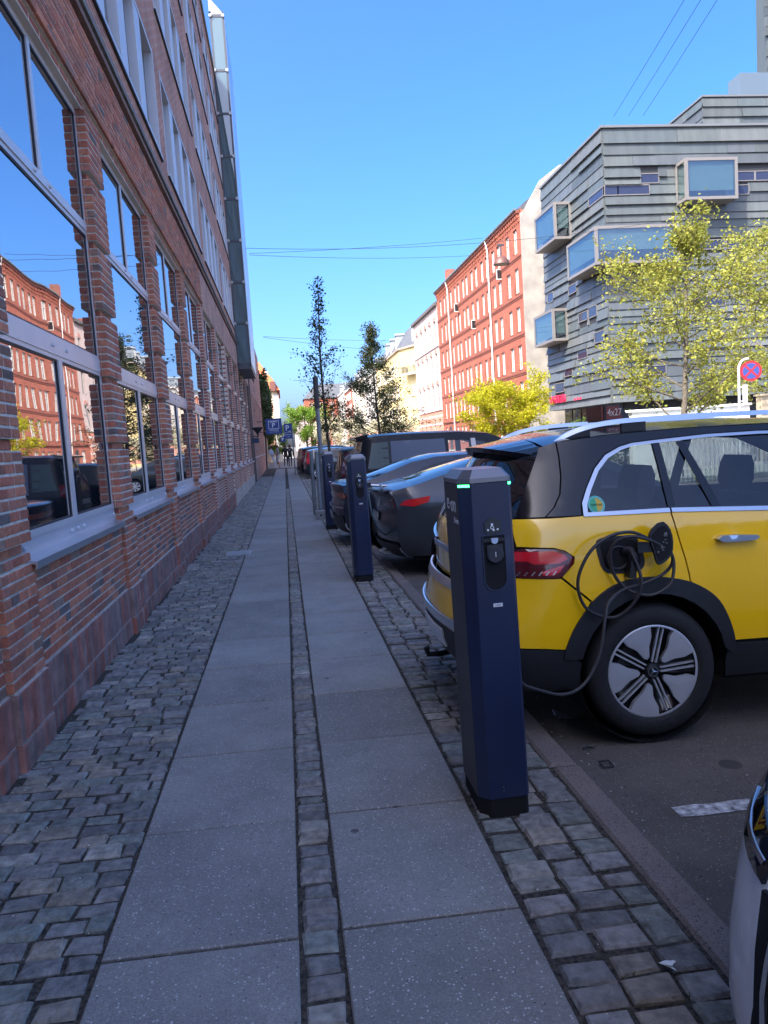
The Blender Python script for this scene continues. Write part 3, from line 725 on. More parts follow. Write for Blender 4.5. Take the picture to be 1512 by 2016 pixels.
# ---- yellow corner house with a cut corner, balcony and dormers
yh = thing('yellow_corner_house', 'pale yellow corner house with balcony, slate mansard roof and dormers', 'building', (0,0,0))
YEL = mat('yellow_render', (0.52,0.41,0.18), 0.85, var=0.06, scale=1.2)
A, B_ = Vector((23.2,120.0)), Vector((XR,128.0))                              # cut corner between the side street and the main street
d = (B_-A).normalized(); nrm = Vector((-d.y, d.x)); 
if nrm.y > 0: nrm = -nrm
ang = atan2(nrm.y, nrm.x) + pi                                                # rotates a facade that faces -x
ZT = 16.3
mb = MB(); mb.prism([tuple(A),tuple(B_),(XR,160),(32,160),(32,120)], ZB, ZT, 'xy'); mb.build('rendered_wall', YEL, yh)
mb = MB(); q = [tuple(A+nrm*0.03+Vector((0.0,0))),tuple(B_+nrm*0.03),(XR-0.03,160),(XR+0.3,160),tuple(B_-nrm*0.3),tuple(A-nrm*0.3)]
for z in (ZB+0.6, 1.7, 2.7): mb.prism(q, z, z+0.6, 'xy')
mb.build('red_brick_band', BAND, yh)
wy, py = win_mesh(1.5, 2.2, m=WHITE), pane_mesh(1.5, 2.2)
mid = (A+B_)/2
for i, z in enumerate((0.9, 5.1, 8.6, 12.3)):
    c = mid + nrm*0.03; o = link('window', wy, yh, (c.x, c.y, z), (0,0,ang)); link('pane', wrnd.choice(py), o)
ysy = [131.0+3.2*i for i in range(9)]
for z in (5.1, 8.6, 12.3): put_windows(yh, wy, py, [(XR-0.05, y, z) for y in ysy])
mb = MB(); mb.prism([tuple(mid+d*1.9),tuple(mid-d*1.9),tuple(mid-d*1.9+nrm*1.3),tuple(mid+d*1.9+nrm*1.3)], 11.9, 12.15, 'xy'); bal = mb.build('balcony', mat('balcony_stone', (0.7,0.68,0.62), 0.8), yh)
mb = MB(); P = [mid-d*1.85, mid-d*1.85+nrm*1.25, mid+d*1.85+nrm*1.25, mid+d*1.85]
for a, c in zip(P, P[1:]):
    n = 14
    for i in range(n+1):
        p = a+(c-a)*i/n; mb.tube([(p.x,p.y,12.15),(p.x,p.y,13.2)], 0.025, 4)
    mb.tube([(a.x,a.y,13.2),(c.x,c.y,13.2)], 0.04, 5)
mb.build('railing', STEEL, bal)
mb = MB(); mb.prism([tuple(A+nrm*0.3),tuple(B_+nrm*0.3),(XR-0.35,160),(32,160),(32,119.7)], ZT, ZT+0.3, 'xy'); mb.build('eaves', mat('eaves_stone', (0.32,0.24,0.18), 0.8), yh)
mb = MB(); lo = [tuple(A),tuple(B_),(XR,160),(32,160),(32,120)]; hi = [(24.8,123.2),(22.4,129.6),(22.4,160),(30,160),(30,123)]
mb.add([(x,y,ZT+0.3) for x, y in lo]+[(x,y,ZT+3.9) for x, y in hi], [(i,(i+1)%5,(i+1)%5+5,i+5) for i in range(5)]+[(5,6,7,8,9)]); mb.build('roof', SLATE, yh)
def dormer(parent, x, y, z, rz):
    mb = MB(); mb.box(0, 2.2, -0.95, 0.95, 0, 2.3); mb.prism([(-1.1,2.3),(0,2.75),(1.1,2.3)], -0.15, 2.2, 'yz'); o = mb.build('dormer', mat('dormer_zinc', (0.25,0.28,0.30), 0.5), parent, loc=(x,y,z), rot=(0,0,rz))
    w = link('window', win_mesh(1.1, 1.8), o, (-0.03,0,0.2)); return o
c = mid - nrm*0.55; dormer(yh, c.x, c.y, ZT+0.9, ang)
for y in (134.5, 141, 147.5): dormer(yh, XR+0.6, y, ZT+0.9, 0)
mb = MB(); mb.box(25.0,26.2,122.0,123.4,ZT+2,ZT+6.4); mb.build('chimney', RB, yh)

# ---- the row that closes the street on the right
def row_house(name, label, y0, y1, zt, m, nf, dx=0.0, rot=None, roofh=2.6, base=None, nd=0):
    o = thing(name, label, 'building', (0,0,0)); x = XR+dx
    n = max(3, int((y1-y0)/3.4)); step = (y1-y0)/n; fh = (zt-0.6)/nf
    MB().box(x, x+11, y0, y1, ZB, zt).build('wall', m, o)
    w, p = win_mesh(1.15, fh*0.6), pane_mesh(1.15, fh*0.6)
    put_windows(o, w, p, [(x-0.05, y0+step*(i+0.5), 0.8+fh*f) for f in range(nf) for i in range(n)])
    MB().box(x-0.3, x, y0, y1, zt-0.3, zt).build('eaves', MATS['pale_stone'], o)
    MB().prism([(x-0.25,zt),(x+2.5,zt+roofh),(x+9,zt+roofh),(x+11,zt)], y0, y1, 'xz').build('roof', SLATE, o)
    if base: MB().box(x-0.04, x, y0, y1, 0.2, 3.6).build('base_band', base, o)
    for i in range(nd): dormer(o, x+0.5, y0+(y1-y0)*(i+0.5)/nd, zt+0.2, 0)
    return o
CREAM = mat('cream_render', (0.45,0.385,0.28), 0.85, var=0.07, scale=1); OFFW = mat('offwhite_render', (0.36,0.33,0.29), 0.85, var=0.07, scale=1)
row_house('white_house', 'off white street house beyond the yellow corner', 160, 186, 16.2, OFFW, 5, base=BAND, nd=3)
row_house('cream_house', 'cream house with brick base behind the dark street tree', 186, 214, 17.0, CREAM, 5, dx=-0.3, base=BAND, nd=3)
row_house('red_striped_house', 'narrow red brick house far down the street', 214, 236, 16.8, RB, 5, dx=-0.6)
row_house('distant_white_house', 'off white house at the far end of the row', 236, 262, 17.5, OFFW, 5, dx=-0.9, nd=2)
# red block across the end where the street turns
eb = thing('end_red_building', 'red brick block closing the street behind the slim tree', 'building', (0,0,0))
MB().box(8, 40, 268, 282, ZB, 17.5).build('wall', RB, eb)
w, p = win_mesh(1.2, 2.0), pane_mesh(1.2, 2.0)
for f in range(5):
    for i in range(8):
        o = link('window', w, eb, (10.5+3.4*i, 267.95, 1.2+3.2*f), (0,0,pi/2)); link('pane', wrnd.choice(p), o)
MB().add([(7.6,267.6,17.5),(40,267.6,17.5),(40,282.4,17.5),(7.6,282.4,17.5),(12,272,22.5),(38,272,22.5),(38,278,22.5),(12,278,22.5)], [(0,1,5,4),(1,2,6,5),(2,3,7,6),(3,0,4,7),(4,5,6,7)]).build('roof', SLATE, eb)
pb = thing('end_pink_building', 'pale pink block far off behind the street trees', 'building', (0,0,0))
MB().box(4, 9, 262, 276, ZB, 13.5).build('wall', PINK, pb)
MB().prism([(3.8,13.5),(6.5,15.5),(9.2,13.5)], 262, 276, 'xz').build('roof', mat('brown_roof', (0.16,0.09,0.07), 0.8), pb)
w, p = win_mesh(0.9, 1.7), pane_mesh(0.9, 1.7)
for z in (1.2,4.2,7.2,10.2):
    for x in (5.3, 7.6): o = link('window', w, pb, (x, 261.95, z), (0,0,pi/2)); link('pane', wrnd.choice(p), o)

# ---- left side beyond the office building
oh = thing('orange_roof_house', 'cream and brick corner house with steep orange tiled roof', 'building', (0,0,0))
CRM2 = mat('corner_cream', (0.46,0.39,0.27), 0.85, var=0.08, scale=1.2); ORT = mat('orange_tiles', (0.50,0.125,0.04), 0.75, var=0.15, scale=5, bump=0.5, bscale=20)
x0, x1, y0, y1, zt = -12.0, -0.40, 92.0, 108.0, 8.3
MB().box(x0, x1, y0, y1, -0.1, zt).build('wall', CRM2, oh)
mb = MB()
for z in (1.2, 3.4, 5.6): mb.box(-1.75, -0.55, y0-0.05, y0, z+0.25, z+1.15)
mb.build('brick_panel', brick_mat('panel_brick', (0.40,0.13,0.08), (0.33,0.1,0.07), (0.5,0.4,0.3), axes='XZ'), oh)
MB().box(-0.9, x1+0.16, y0-0.1, y0+2.5, 0, zt-0.5).build('corner_bay', mat('bay_grey', (0.42,0.42,0.40), 0.7), oh)
mb = MB(); e = 0.35
mb.add([(x0,y0-e,zt),(x1+e,y0-e,zt),(x1+e,y1,zt),(x0,y1,zt),(x0,y0+0.9,zt+1.2),(x1-0.25,y0+0.9,zt+1.2),(x1-0.25,y1,zt+1.2),(x0,y0+4,zt+3.8),(x1-1.9,y0+4,zt+3.8),(x1-1.9,y1,zt+3.8)],
       [(0,1,5,4),(1,2,6,5),(4,5,8,7),(5,6,9,8),(0,3,2,1)]); mb.build('roof', ORT, oh)
mb = MB(); mb.box(-1.15,-0.55,y0-0.5,y0+2,zt-0.1,zt+1.0); o = mb.build('roof_bay', mat('bay_brown', (0.16,0.06,0.045), 0.7), oh); MB().box(-0.56,-0.48,y0-0.3,y0+1.5,zt+0.15,zt+0.9).build('window', WHITE, o)
mb = MB(); mb.box(-1.62,-1.3,y0+1.9,y0+2.4,zt+2.0,zt+2.45); mb.build('skylight', WHITE, oh)
w, p = win_mesh(0.8, 1.3), pane_mesh(0.8, 1.3)
for z in (1.3,3.5,5.7):
    for x in (-2.2,-3.6): o = link('window', w, oh, (x, y0-0.04, z), (0,0,pi/2)); link('pane', wrnd.choice(p), o)

# ---- grey zinc-clad building with glass boxes
gb = thing('grey_clad_building', 'modern corner building clad in uneven grey metal bands with projecting glass boxes', 'building', (0,0,0))
ZINC = piece_mat('zinc_cladding', [(0.076,0.089,0.090),(0.066,0.080,0.083),(0.086,0.097,0.095),(0.072,0.082,0.088),(0.097,0.106,0.104)], 0.46, 0.14, 0.9, 0.05, 3, 0.5)
_nt = ZINC.node_tree; _mp = N(_nt.nodes, 'ShaderNodeMapping'); _mp.inputs['Scale'].default_value = (2.6, 2.6, 0.35)      # rain streaks run down the sheets
_nz = [n for n in _nt.nodes if n.bl_idname == 'ShaderNodeTexNoise'][0]; _src = _nz.inputs['Vector'].links[0].from_socket; _nt.links.new(_src, _mp.inputs['Vector']); _nt.links.new(_mp.outputs[0], _nz.inputs['Vector'])
ZD = mat('zinc_dark_gap', (0.022,0.024,0.028), 0.7)
GBR = mat('bronze_frame', (0.21,0.195,0.18), 0.5, metal=0.3); SLOTG = mirror_glass('slot_glass', (0.025,0.03,0.06), ior=1.55); BOXG = clear_glass('box_glass', (0.62,0.70,0.72), ior=1.75); GRN = mat('pale_green_blind', (0.30,0.36,0.32), 0.5)
YC, YE, XE, ZT = 45.3, 56.4, 42.0, 19.2
MB().box(XR+0.10, XE, YC+0.10, YE, 3.0, ZT-0.06).build('building_core', ZD, gb)
MB().box(XR+1.2, XE, YC+1.0, YE, ZB, 3.0).build('ground_floor_wall', ZD, gb)
random.seed(21)
boxes_f = [(24.6,27.9,14.6,17.0),(20.0,24.2,11.1,13.3)]                         # glass boxes on the wall facing us (x0,x1,z0,z1)
boxes_s = [(45.3,48.9,11.1,13.3),(50.6,54.6,14.2,16.6),(52.0,56.0,7.7,9.9)]     # on the street wall (y0,y1,z0,z1)
wins_f = [(22.4,23.5,16.0,16.5),(20.05,20.9,15.35,15.85),(20.95,22.9,15.35,15.85),(28.6,29.7,16.0,16.5),(29.8,31.0,16.0,16.5),(28.0,29.3,15.2,15.7),(26.0,27.6,12.0,12.5),(27.8,31,12.0,12.45),(25.2,27.6,8.6,9.1),(29,31,8.6,9.1),(22.4,23.6,4.6,5.1)]
wins_s = [(45.35,47.6,15.35,15.85),(48.5,50.0,8.6,9.1),(47.0,48.3,8.6,9.2),(50.2,51.6,10.7,11.2),(48.8,50.4,6.2,6.7),(51.5,53.0,5.3,5.8),(46.0,47.5,6.9,7.5),(53.2,55.0,4.3,4.9),(54.6,55.8,10.9,11.5)]
def bands(lo, hi, axis, boxes, wins):
    z = 3.0; row = 0
    while z < ZT - 0.05:
        h = random.choice((0.42,0.5,0.58,0.66)); h = min(h, ZT-z)
        if ZT-z-h < 0.3: h = ZT-z
        a = lo
        while a < hi - 0.05:
            L = random.uniform(1.6, 6.5); c = min(hi, a+L)
            if hi - c < 0.8: c = hi
            # cut at glass boxes and window slots
            segs = [(a, c)]
            for (p, q, r, s) in boxes + wins:
                if r < z + h*0.75 and s > z + h*0.25:
                    ns_ = []
                    for (u, v) in segs:
                        if q <= u or p >= v: ns_.append((u, v)); continue
                        if p - u > 0.15: ns_.append((u, p))
                        if v - q > 0.15: ns_.append((q, v))
                    segs = ns_
            out = random.choice((0.07,0.10,0.14,0.18))
            for (u, v) in segs:
                mb = MB(); t = 0.012; u2, v2 = u+0.006, v-0.006
                # lower edge stands off the wall, upper edge tucks under the band above
                if axis == 'x': P = lambda s_, o_, z_: (s_, YC+0.10-o_, z_)
                else: P = lambda s_, o_, z_: (XR+0.10-o_, s_, z_)
                z0, z1 = z+0.012, z+h+0.01
                vs = [P(u2,0.0,z0),P(v2,0.0,z0),P(v2,out,z0),P(u2,out,z0),P(u2,0.0,z1),P(v2,0.0,z1),P(v2,0.022,z1),P(u2,0.022,z1)]
                mb.add(vs, [(0,1,2,3),(3,2,6,7),(7,6,5,4),(0,3,7,4),(1,5,6,2)])
                cx = [sum(q_[i] for q_ in mb.v)/8 for i in range(3)]; mb.v = [tuple(q_[i]-cx[i] for i in range(3)) for q_ in mb.v]
                mb.build('cladding_panel', ZINC, gb, loc=cx)
            a = c
        z += h; row += 1
bands(XR+0.10, 33.0, 'x', boxes_f, wins_f); bands(YC+0.10, YE, 'y', boxes_s, wins_s)
MB().box(33.0, XE, YC-0.0, YC+0.1, 3.0, ZT).build('far_cladding', ZINC, gb)
for (p, q, r, s) in wins_f:
    o = MB().box(p, q, YC+0.03, YC+0.09, r, s).build('slot_window', SLOTG, gb); fr = MB(); fr.box(p-0.03, q+0.03, YC+0.0, YC+0.1, s, s+0.05); fr.box(p-0.03, q+0.03, YC+0.0, YC+0.1, r-0.05, r); fr.box(q, q+0.05, YC, YC+0.1, r, s); fr.box(p-0.05, p, YC, YC+0.1, r, s); fr.build('frame', GBR, o)
for (p, q, r, s) in wins_s:
    o = MB().box(XR+0.03, XR+0.09, p, q, r, s).build('slot_window', SLOTG, gb); fr = MB(); fr.box(XR, XR+0.1, p, q, s, s+0.05); fr.box(XR, XR+0.1, p, q, r-0.05, r); fr.box(XR, XR+0.1, q, q+0.05, r, s); fr.box(XR, XR+0.1, p-0.05, p, r, s); fr.build('frame', GBR, o)
def gbox(x0, x1, y0, y1, z0, z1, side, lab):
    """projecting glass box with metal frame; side glass on the street face and the face towards us"""
    fr = MB(); t = 0.17
    for x in (x0, x1-t):
        for y in (y0, y1-t): fr.box(x, x+t, y, y+t, z0+t, z1-t)
    for (za, zb_) in ((z0, z0+t),(z1-t, z1)): fr.box(x0, x1, y0, y1, za, zb_)
    o = fr.build('glass_box', GBR, gb, label=lab)
    MB().box(x0+t, x1-t, y0+0.03, y0+0.06, z0+t, z1-t).build('pane', BOXG, o); MB().box(x0+0.03, x0+0.06, y0+t, y1-t, z0+t, z1-t).build('pane', BOXG, o)
    k_ = (z1-z0)*random.choice((0.24,0.3,0.16)); bl = MB(); bl.box(x0+0.30, x1-0.2, y0+0.16, y0+0.19, z0+t+k_, z1-t); bl.box(x0+0.16, x0+0.19, y0+0.30, y1-0.1, z0+t+k_*0.6, z1-t); bl.build('blind', GRN, o); MB().box(x0+0.2, x1-0.05, y0+0.25, y1-0.03, z0+t, z0+t+0.05).build('box_floor', MATS['pale_stone'], o)
    return o
gbox(24.6,27.9,YC-1.15,YC+0.06,14.6,17.0,0,'glass box standing alone high on the front wall')
gbox(XR-1.05,24.2,YC-1.0,48.9,11.1,13.3,0,'long glass box wrapping the corner')
gbox(XR-1.15,XR+0.06,50.6,54.6,14.2,16.6,0,'upper glass box on the street wall')
gbox(XR-1.05,XR+0.06,52.0,56.0,7.7,9.9,0,'lower glass box on the street wall')
MB().box(XR-0.06, XE, YC-0.06, YE, ZT, ZT+0.14).build('parapet', GUT, gb)
# stepped-back upper storeys
MB().box(29.4, XE, YC+5.0, YE+6, ZT+0.14, 23.0).build('upper_core', ZD, gb)
random.seed(4); z = ZT+0.14
while z < 22.9:
    h = random.uniform(0.5,0.75); a = 29.3
    while a < 40:
        c = a + random.uniform(2,5); out = random.choice((0.06,0.12,0.16)); mb = MB()
        mb.add([(a,YC+5-out,z+0.02),(c-0.02,YC+5-out,z+0.02),(c-0.02,YC+4.98,z+h),(a,YC+4.98,z+h),(a,YC+5,z+0.02),(c-0.02,YC+5,z+0.02)], [(0,1,2,3),(4,5,1,0)]); mb.build('cladding_panel', ZINC, gb); a = c
    a = YC+5
    while a < YE+6:
        c = a + random.uniform(2,5); out = random.choice((0.06,0.12,0.16)); mb = MB()
        mb.add([(29.4-out,a,z+0.02),(29.4-out,c-0.02,z+0.02),(29.38,c-0.02,z+h),(29.38,a,z+h),(29.4,a,z+0.02),(29.4,c-0.02,z+0.02)], [(0,3,2,1),(4,0,1,5)]); mb.build('cladding_panel', ZINC, gb); a = c
    z += h
MB().box(29.3, XE, YC+4.9, YE+6, 23.0, 23.12).build('upper_parapet', GUT, gb)
MB().box(33.0, XE, YC+6.4, YC+7.9, 23.12, 25.2).build('roof_glass', mirror_glass('roof_glass_pane', (0.10,0.13,0.15), ior=1.9), gb); 
mb = MB(); TWX = 36.1
mb.box(TWX, XE, YC+8, YC+9.2, 23.12, 36); mb.build('roof_tower', ZINC, gb)
z = 25.0
random.seed(9)
while z < 35.5:
    h = random.uniform(0.5,0.8); o_ = random.choice((0.05,0.12,0.2)); MB().box(TWX-o_, 41, YC+8-o_, YC+8, z, z+h-0.03).build('cladding_panel', ZINC, gb); z += h
# ground floor glass front under the street wall, lit canopy edge and red lettering
sg = MB()
for i in range(6): sg.box(XR+1.1, XR+1.18, 46.2+1.7*i, 46.28+1.7*i, ZB, 3.0)
sg.build('shop_mullion', STEEL, gb); MB().box(XR+1.14, XR+1.17, 46.2, 56.3, ZB, 3.0).build('shop_glass', clear_glass('shop_glass', (0.5,0.55,0.55)), gb)
mb = MB()
for i in range(5): mb.box(XR+2.0, XR+2.06, 46.9+1.75*i, 47.9+1.75*i, 0.3, 2.7)
mb.build('shop_poster', mat('poster_pale', (0.42,0.40,0.34), 0.6), gb)
MB().box(XR+0.9, XR+1.3, YC+1.0, YC+1.4, ZB, 3.0).build('corner_column', STEEL, gb)
RED = mat('red_sign_letters', (0.62,0.02,0.07), 0.4)
sgn = text_obj('wall_lettering', 'CAMPOSTERIA', 0.78, RED, gb, (XR-0.10, 55.9, 3.75), (pi/2, 0, -pi/2), 0.04, sx=0.62)
for i in range(3): MB().box(XR-0.08, XR-0.02, 50.9-0.5*i, 51.15-0.5*i, 3.5, 3.66).build('lettering_dot', RED, gb)
# low white wall and beige planter in front of the grey building
ww = thing('white_yard_wall', 'low white rendered yard wall behind the yellow taxi', 'wall', (0,0,0))
MB().box(12.6, 17.2, 26.8, 27.1, ZB, 2.06).build('wall_face', mat('white_render', (0.8,0.79,0.76), 0.8, var=0.05, scale=2), ww)
mb = MB(); mb.box(12.5, 17.25, 26.72, 27.18, 2.06, 2.14); mb.build('coping', MATS['white_render'], ww)
bw = thing('beige_planter_wall', 'beige concrete planter wall beside the no stopping sign', 'wall', (0,0,0))
MB().box(17.4, 30.0, 26.4, 26.7, ZB, 2.35).build('wall_face', mat('beige_concrete', (0.42,0.35,0.25), 0.9, var=0.12, scale=2), bw); MB().box(17.35, 30, 26.3, 26.8, 2.35, 2.42).build('coping', MATS['beige_concrete'], bw)
pf = thing('white_picket_fence', 'white upright slat fence at the far kerb seen through the taxi windows', 'fence', (0,0,0))
sl = MB().box(-0.035, 0.035, -0.012, 0.012, 0, 1.15).mesh('slat', WHITE)
for i in range(46): link('slat', sl, pf, (10.6+0.14*i, 21.0, ZB+0.12))
for z in (0.35, 1.05): MB().box(10.5, 17.0, 21.01, 21.05, ZB+z, ZB+z+0.08).build('rail', WHITE, pf)
MB().box(10.5, 30, 21.4, 26.3, ZB-0.1, ZB+0.08).build('yard_paving', mat('pale_gravel', (0.42,0.45,0.36), 0.95, var=0.15, scale=3), None); tag(bpy.data.objects['yard_paving'], kind='structure')
# ================================================================ TREES
BARK = mat('bark_grey', (0.13,0.11,0.085), 0.9, var=0.3, scale=14, bump=0.6, bscale=40)
BARKD = mat('bark_dark', (0.045,0.038,0.030), 0.9, var=0.3, scale=14, bump=0.6, bscale=40)
def leaf_mat(name, col, trans, hue=0.03, var=0.35):
    if name in MATS: return MATS[name]
    m, ns, ls, b = nodes_of(name)
    ge = N(ns, 'ShaderNodeNewGeometry'); hs = N(ns, 'ShaderNodeHueSaturation'); hs.inputs['Color'].default_value = rgba(col)
    mr = N(ns, 'ShaderNodeMapRange'); mr.inputs[3].default_value = 1-var; mr.inputs[4].default_value = 1+var; ls.new(ge.outputs['Random Per Island'], mr.inputs[0]); ls.new(mr.outputs[0], hs.inputs['Value'])
    m2 = N(ns, 'ShaderNodeMath', operation='MULTIPLY'); m2.inputs[1].default_value = 13.7; ls.new(ge.outputs['Random Per Island'], m2.inputs[0]); f2 = N(ns, 'ShaderNodeMath', operation='FRACT'); ls.new(m2.outputs[0], f2.inputs[0])
    mr2 = N(ns, 'ShaderNodeMapRange'); mr2.inputs[3].default_value = 0.5-hue; mr2.inputs[4].default_value = 0.5+hue; ls.new(f2.outputs[0], mr2.inputs[0]); ls.new(mr2.outputs[0], hs.inputs['Hue'])
    ls.new(hs.outputs[0], b.inputs['Base Color']); b.inputs['Roughness'].default_value = 0.5; b.inputs['Specular IOR Level'].default_value = 0.3
    tr = N(ns, 'ShaderNodeBsdfTranslucent'); mx = N(ns, 'ShaderNodeMixShader'); mx.inputs[0].default_value = trans
    ls.new(hs.outputs[0], tr.inputs[0]); ls.new(b.outputs[0], mx.inputs[1]); ls.new(tr.outputs[0], mx.inputs[2]); ls.new(mx.outputs[0], ns['Material Output'].inputs[0])
    MATS[name] = m; return m
def leaf(mb, p, s, rnd, droop=0.0):
    a = Vector((rnd.gauss(0,1), rnd.gauss(0,1), rnd.gauss(0,0.6)-droop)); 
    if a.length < 1e-3: a = Vector((1,0,0))
    a.normalize(); b = a.cross(Vector((rnd.gauss(0,1), rnd.gauss(0,1), rnd.gauss(0,1))))
    if b.length < 1e-3: b = a.orthogonal()
    b.normalize(); n = a.cross(b)
    l = s*rnd.uniform(0.7,1.35); w = l*rnd.uniform(0.28,0.42)
    mb.add([p, p+a*l*0.5+b*w+n*l*0.1, p+a*l, p+a*l*0.5-b*w+n*l*0.1], [(0,1,2,3)])
def tree(name, label, loc, height, spread, base, lm, bm_, trunk_r, limbs, sub, twigs, leaves, ls, seed, shape, group=None, lean=0.0, trunk_top=0.9, upward=0.55, droop=0.15, bias=1.0):
    """trunk and forking limbs carry twigs; leaves sit in uneven clumps along the twigs. shape(t) = crown radius share at height share t"""
    rnd = random.Random(seed); o = thing(name, label, 'tree', loc, group=group)
    tb, lb = MB(), MB()
    def trunk_pt(t): return Vector((lean*t*height + 0.06*height*sin(3.1*t+seed)*0.3, 0.05*height*sin(2.3*t+seed*2)*0.3, t*height*trunk_top))
    tp = [trunk_pt(i/10) for i in range(11)]
    tb.tube(tp, [trunk_r*(1-0.9*(i/10))+0.008 for i in range(11)], 8)
    tips = []
    for i in range(limbs):
        t = base + (0.97-base)*(((i+rnd.random()*0.8)/limbs)**bias)
        p = trunk_pt(t); R = spread*shape((t-base)/(1-base))*rnd.uniform(0.7,1.15)
        th = i*2.399 + rnd.uniform(-0.5,0.5); up_ = upward*rnd.uniform(0.6,1.4)
        d = Vector((cos(th), sin(th), up_)).normalized(); L = R/max(0.35, sqrt(1-d.z*d.z))
        pts = [p]; q = p.copy(); k = 6
        for j in range(k):
            q = q + d*(L/k); d = (d + Vector((rnd.gauss(0,.14), rnd.gauss(0,.14), rnd.gauss(0.03,.12)))).normalized(); pts.append(q.copy())
        r0 = max(0.010, trunk_r*0.42*(1-t*0.7)); tb.tube(pts, [r0*(1-0.85*j/k) for j in range(k+1)], 5)
        for s_ in range(sub):
            u = rnd.uniform(0.25,1.0)*k; j = min(k-1, int(u)); b0 = pts[j].lerp(pts[j+1], u-j)
            d2 = ((pts[j+1]-pts[j]).normalized() + Vector((rnd.gauss(0,.7), rnd.gauss(0,.7), rnd.gauss(0.1,.5)))).normalized(); L2 = L*rnd.uniform(0.22,0.5)
            p2 = [b0]; q2 = b0.copy()
            for jj in range(3):
                q2 = q2 + d2*(L2/3); d2 = (d2+Vector((rnd.gauss(0,.2), rnd.gauss(0,.2), rnd.gauss(0.0,.2)))).normalized(); p2.append(q2.copy())
            tb.tube(p2, [r0*0.35*(1-0.7*jj/3)+0.003 for jj in range(4)], 4, caps=False)
            tips.append((p2, L2))
        tips.append((pts[3:], L*0.5))
    for (pts, L) in tips:
        dens = rnd.uniform(0.35,1.5)
        for w in range(twigs):
            u = rnd.random()*(len(pts)-1); j = min(len(pts)-2, int(u)); c = pts[j].lerp(pts[j+1], u-j)
            c = c + Vector((rnd.gauss(0,.10), rnd.gauss(0,.10), rnd.gauss(0,.09)))*spread*0.55
            for q in range(max(1, int(leaves*dens*rnd.uniform(0.5,1.5)))):
                leaf(lb, c+Vector((rnd.gauss(0,1), rnd.gauss(0,1), rnd.gauss(0,1)))*ls*1.0, ls, rnd, droop)
    tb.build('trunk', bm_, o, smooth=True, fix=False)
    lb.build('crown', lm, o, fix=False)
    return o
egg = lambda t: (0.55+0.45*min(1,t/0.25)) * (1 if t < 0.45 else max(0.12, 1-((t-0.45)/0.55)**1.7))
col = lambda t: max(0.06, (1-t)**0.75)*0.9+0.03
YG = leaf_mat('young_leaf', (0.33,0.335,0.06), 0.45, hue=0.025)
tree('plane_tree', 'large young tree with loose yellow green leaves in front of the grey clad building', (12.0,22.0,ZB), 8.0, 3.0, 0.20, YG, BARK, 0.11, 27, 7, 9, 9, 0.098, 5, egg, group='trees with fresh yellow green leaves', upward=0.5)
tree('plane_tree', 'yellow green tree cut off by the edge beside the no stopping sign', (18.3,26.5,ZB), 9.6, 2.9, 0.22, YG, BARK, 0.11, 20, 7, 8, 8, 0.098, 9, egg, group='trees with fresh yellow green leaves', upward=0.55)
tree('gold_tree', 'low spreading golden yellow tree in front of the red tenement', (13.1,45.0,ZB), 4.6, 2.75, 0.28, leaf_mat('gold_leaf', (0.47,0.44,0.02), 0.5, hue=0.02, var=0.25), BARKD, 0.07, 26, 7, 15, 11, 0.11, 12, lambda t: 1.0 if t < 0.5 else max(0.2,1-((t-0.5)/0.5)**2), upward=0.35)
DK = leaf_mat('dark_green_leaf', (0.060,0.085,0.022), 0.35, hue=0.02)  # dark green leaf colour, varied at random
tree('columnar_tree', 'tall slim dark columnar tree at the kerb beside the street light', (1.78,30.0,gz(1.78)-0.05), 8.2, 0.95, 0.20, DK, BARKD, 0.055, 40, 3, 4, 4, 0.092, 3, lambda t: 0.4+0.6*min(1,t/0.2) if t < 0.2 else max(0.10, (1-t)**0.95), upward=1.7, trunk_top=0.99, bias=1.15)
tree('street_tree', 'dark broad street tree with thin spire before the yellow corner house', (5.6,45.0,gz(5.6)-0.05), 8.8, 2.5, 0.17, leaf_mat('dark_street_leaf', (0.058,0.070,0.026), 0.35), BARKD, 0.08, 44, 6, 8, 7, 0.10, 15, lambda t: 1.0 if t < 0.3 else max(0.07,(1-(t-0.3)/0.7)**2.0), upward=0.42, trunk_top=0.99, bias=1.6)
LG = leaf_mat('lime_leaf', (0.18,0.30,0.035), 0.45)
tree('lime_tree', 'bright green round tree where the pavement ends', (2.6,88.0,-0.1), 6.4, 2.7, 0.30, LG, BARKD, 0.12, 18, 6, 12, 9, 0.15, 21, egg)
tree('leafy_tree', 'fresh green tree behind the people at the corner', (-0.75,78.0,0.0), 4.4, 1.3, 0.2, LG, BARKD, 0.06, 14, 5, 9, 9, 0.13, 22, egg)
FL = leaf_mat('blossom', (0.55,0.52,0.36), 0.3, hue=0.04, var=0.4)
for i, (x, y, h, lab) in enumerate(((4.4,74.0,4.2,'pale flowering tree just left of the slim columnar tree'),(6.9,80.0,4.3,'pale flowering tree right of the slim columnar tree'),(9.3,76.0,3.7,'pale flowering tree behind the black van'),(12.3,82.0,3.9,'pale flowering tree before the banded brick base'))):
    tree('blossom_tree', lab, (x,y,-0.13), h, 1.9, 0.3, FL, BARKD, 0.07, 14, 5, 10, 9, 0.13, 40+i, egg, group='pale flowering trees down the street')
iv = thing('climbing_plant', 'dark leafy climber covering the wall past the brick office', 'plant', (0,0,0))
rnd = random.Random(2); lb = MB()
for i in range(5200):
    y = rnd.uniform(60,84); z = rnd.uniform(2.6, 7.6-0.03*(y-60)); leaf(lb, Vector((-1.35+rnd.gauss(0,.12)+0.15*sin(z*3+y), y, z)), 0.26, rnd)
lb.build('foliage', leaf_mat('ivy_leaf', (0.055,0.085,0.028), 0.3), iv, fix=False)
MB().tube([(-1.5,62,0),(-1.45,64,3),(-1.4,70,5)], 0.06, 6).build('stem', BARKD, iv)
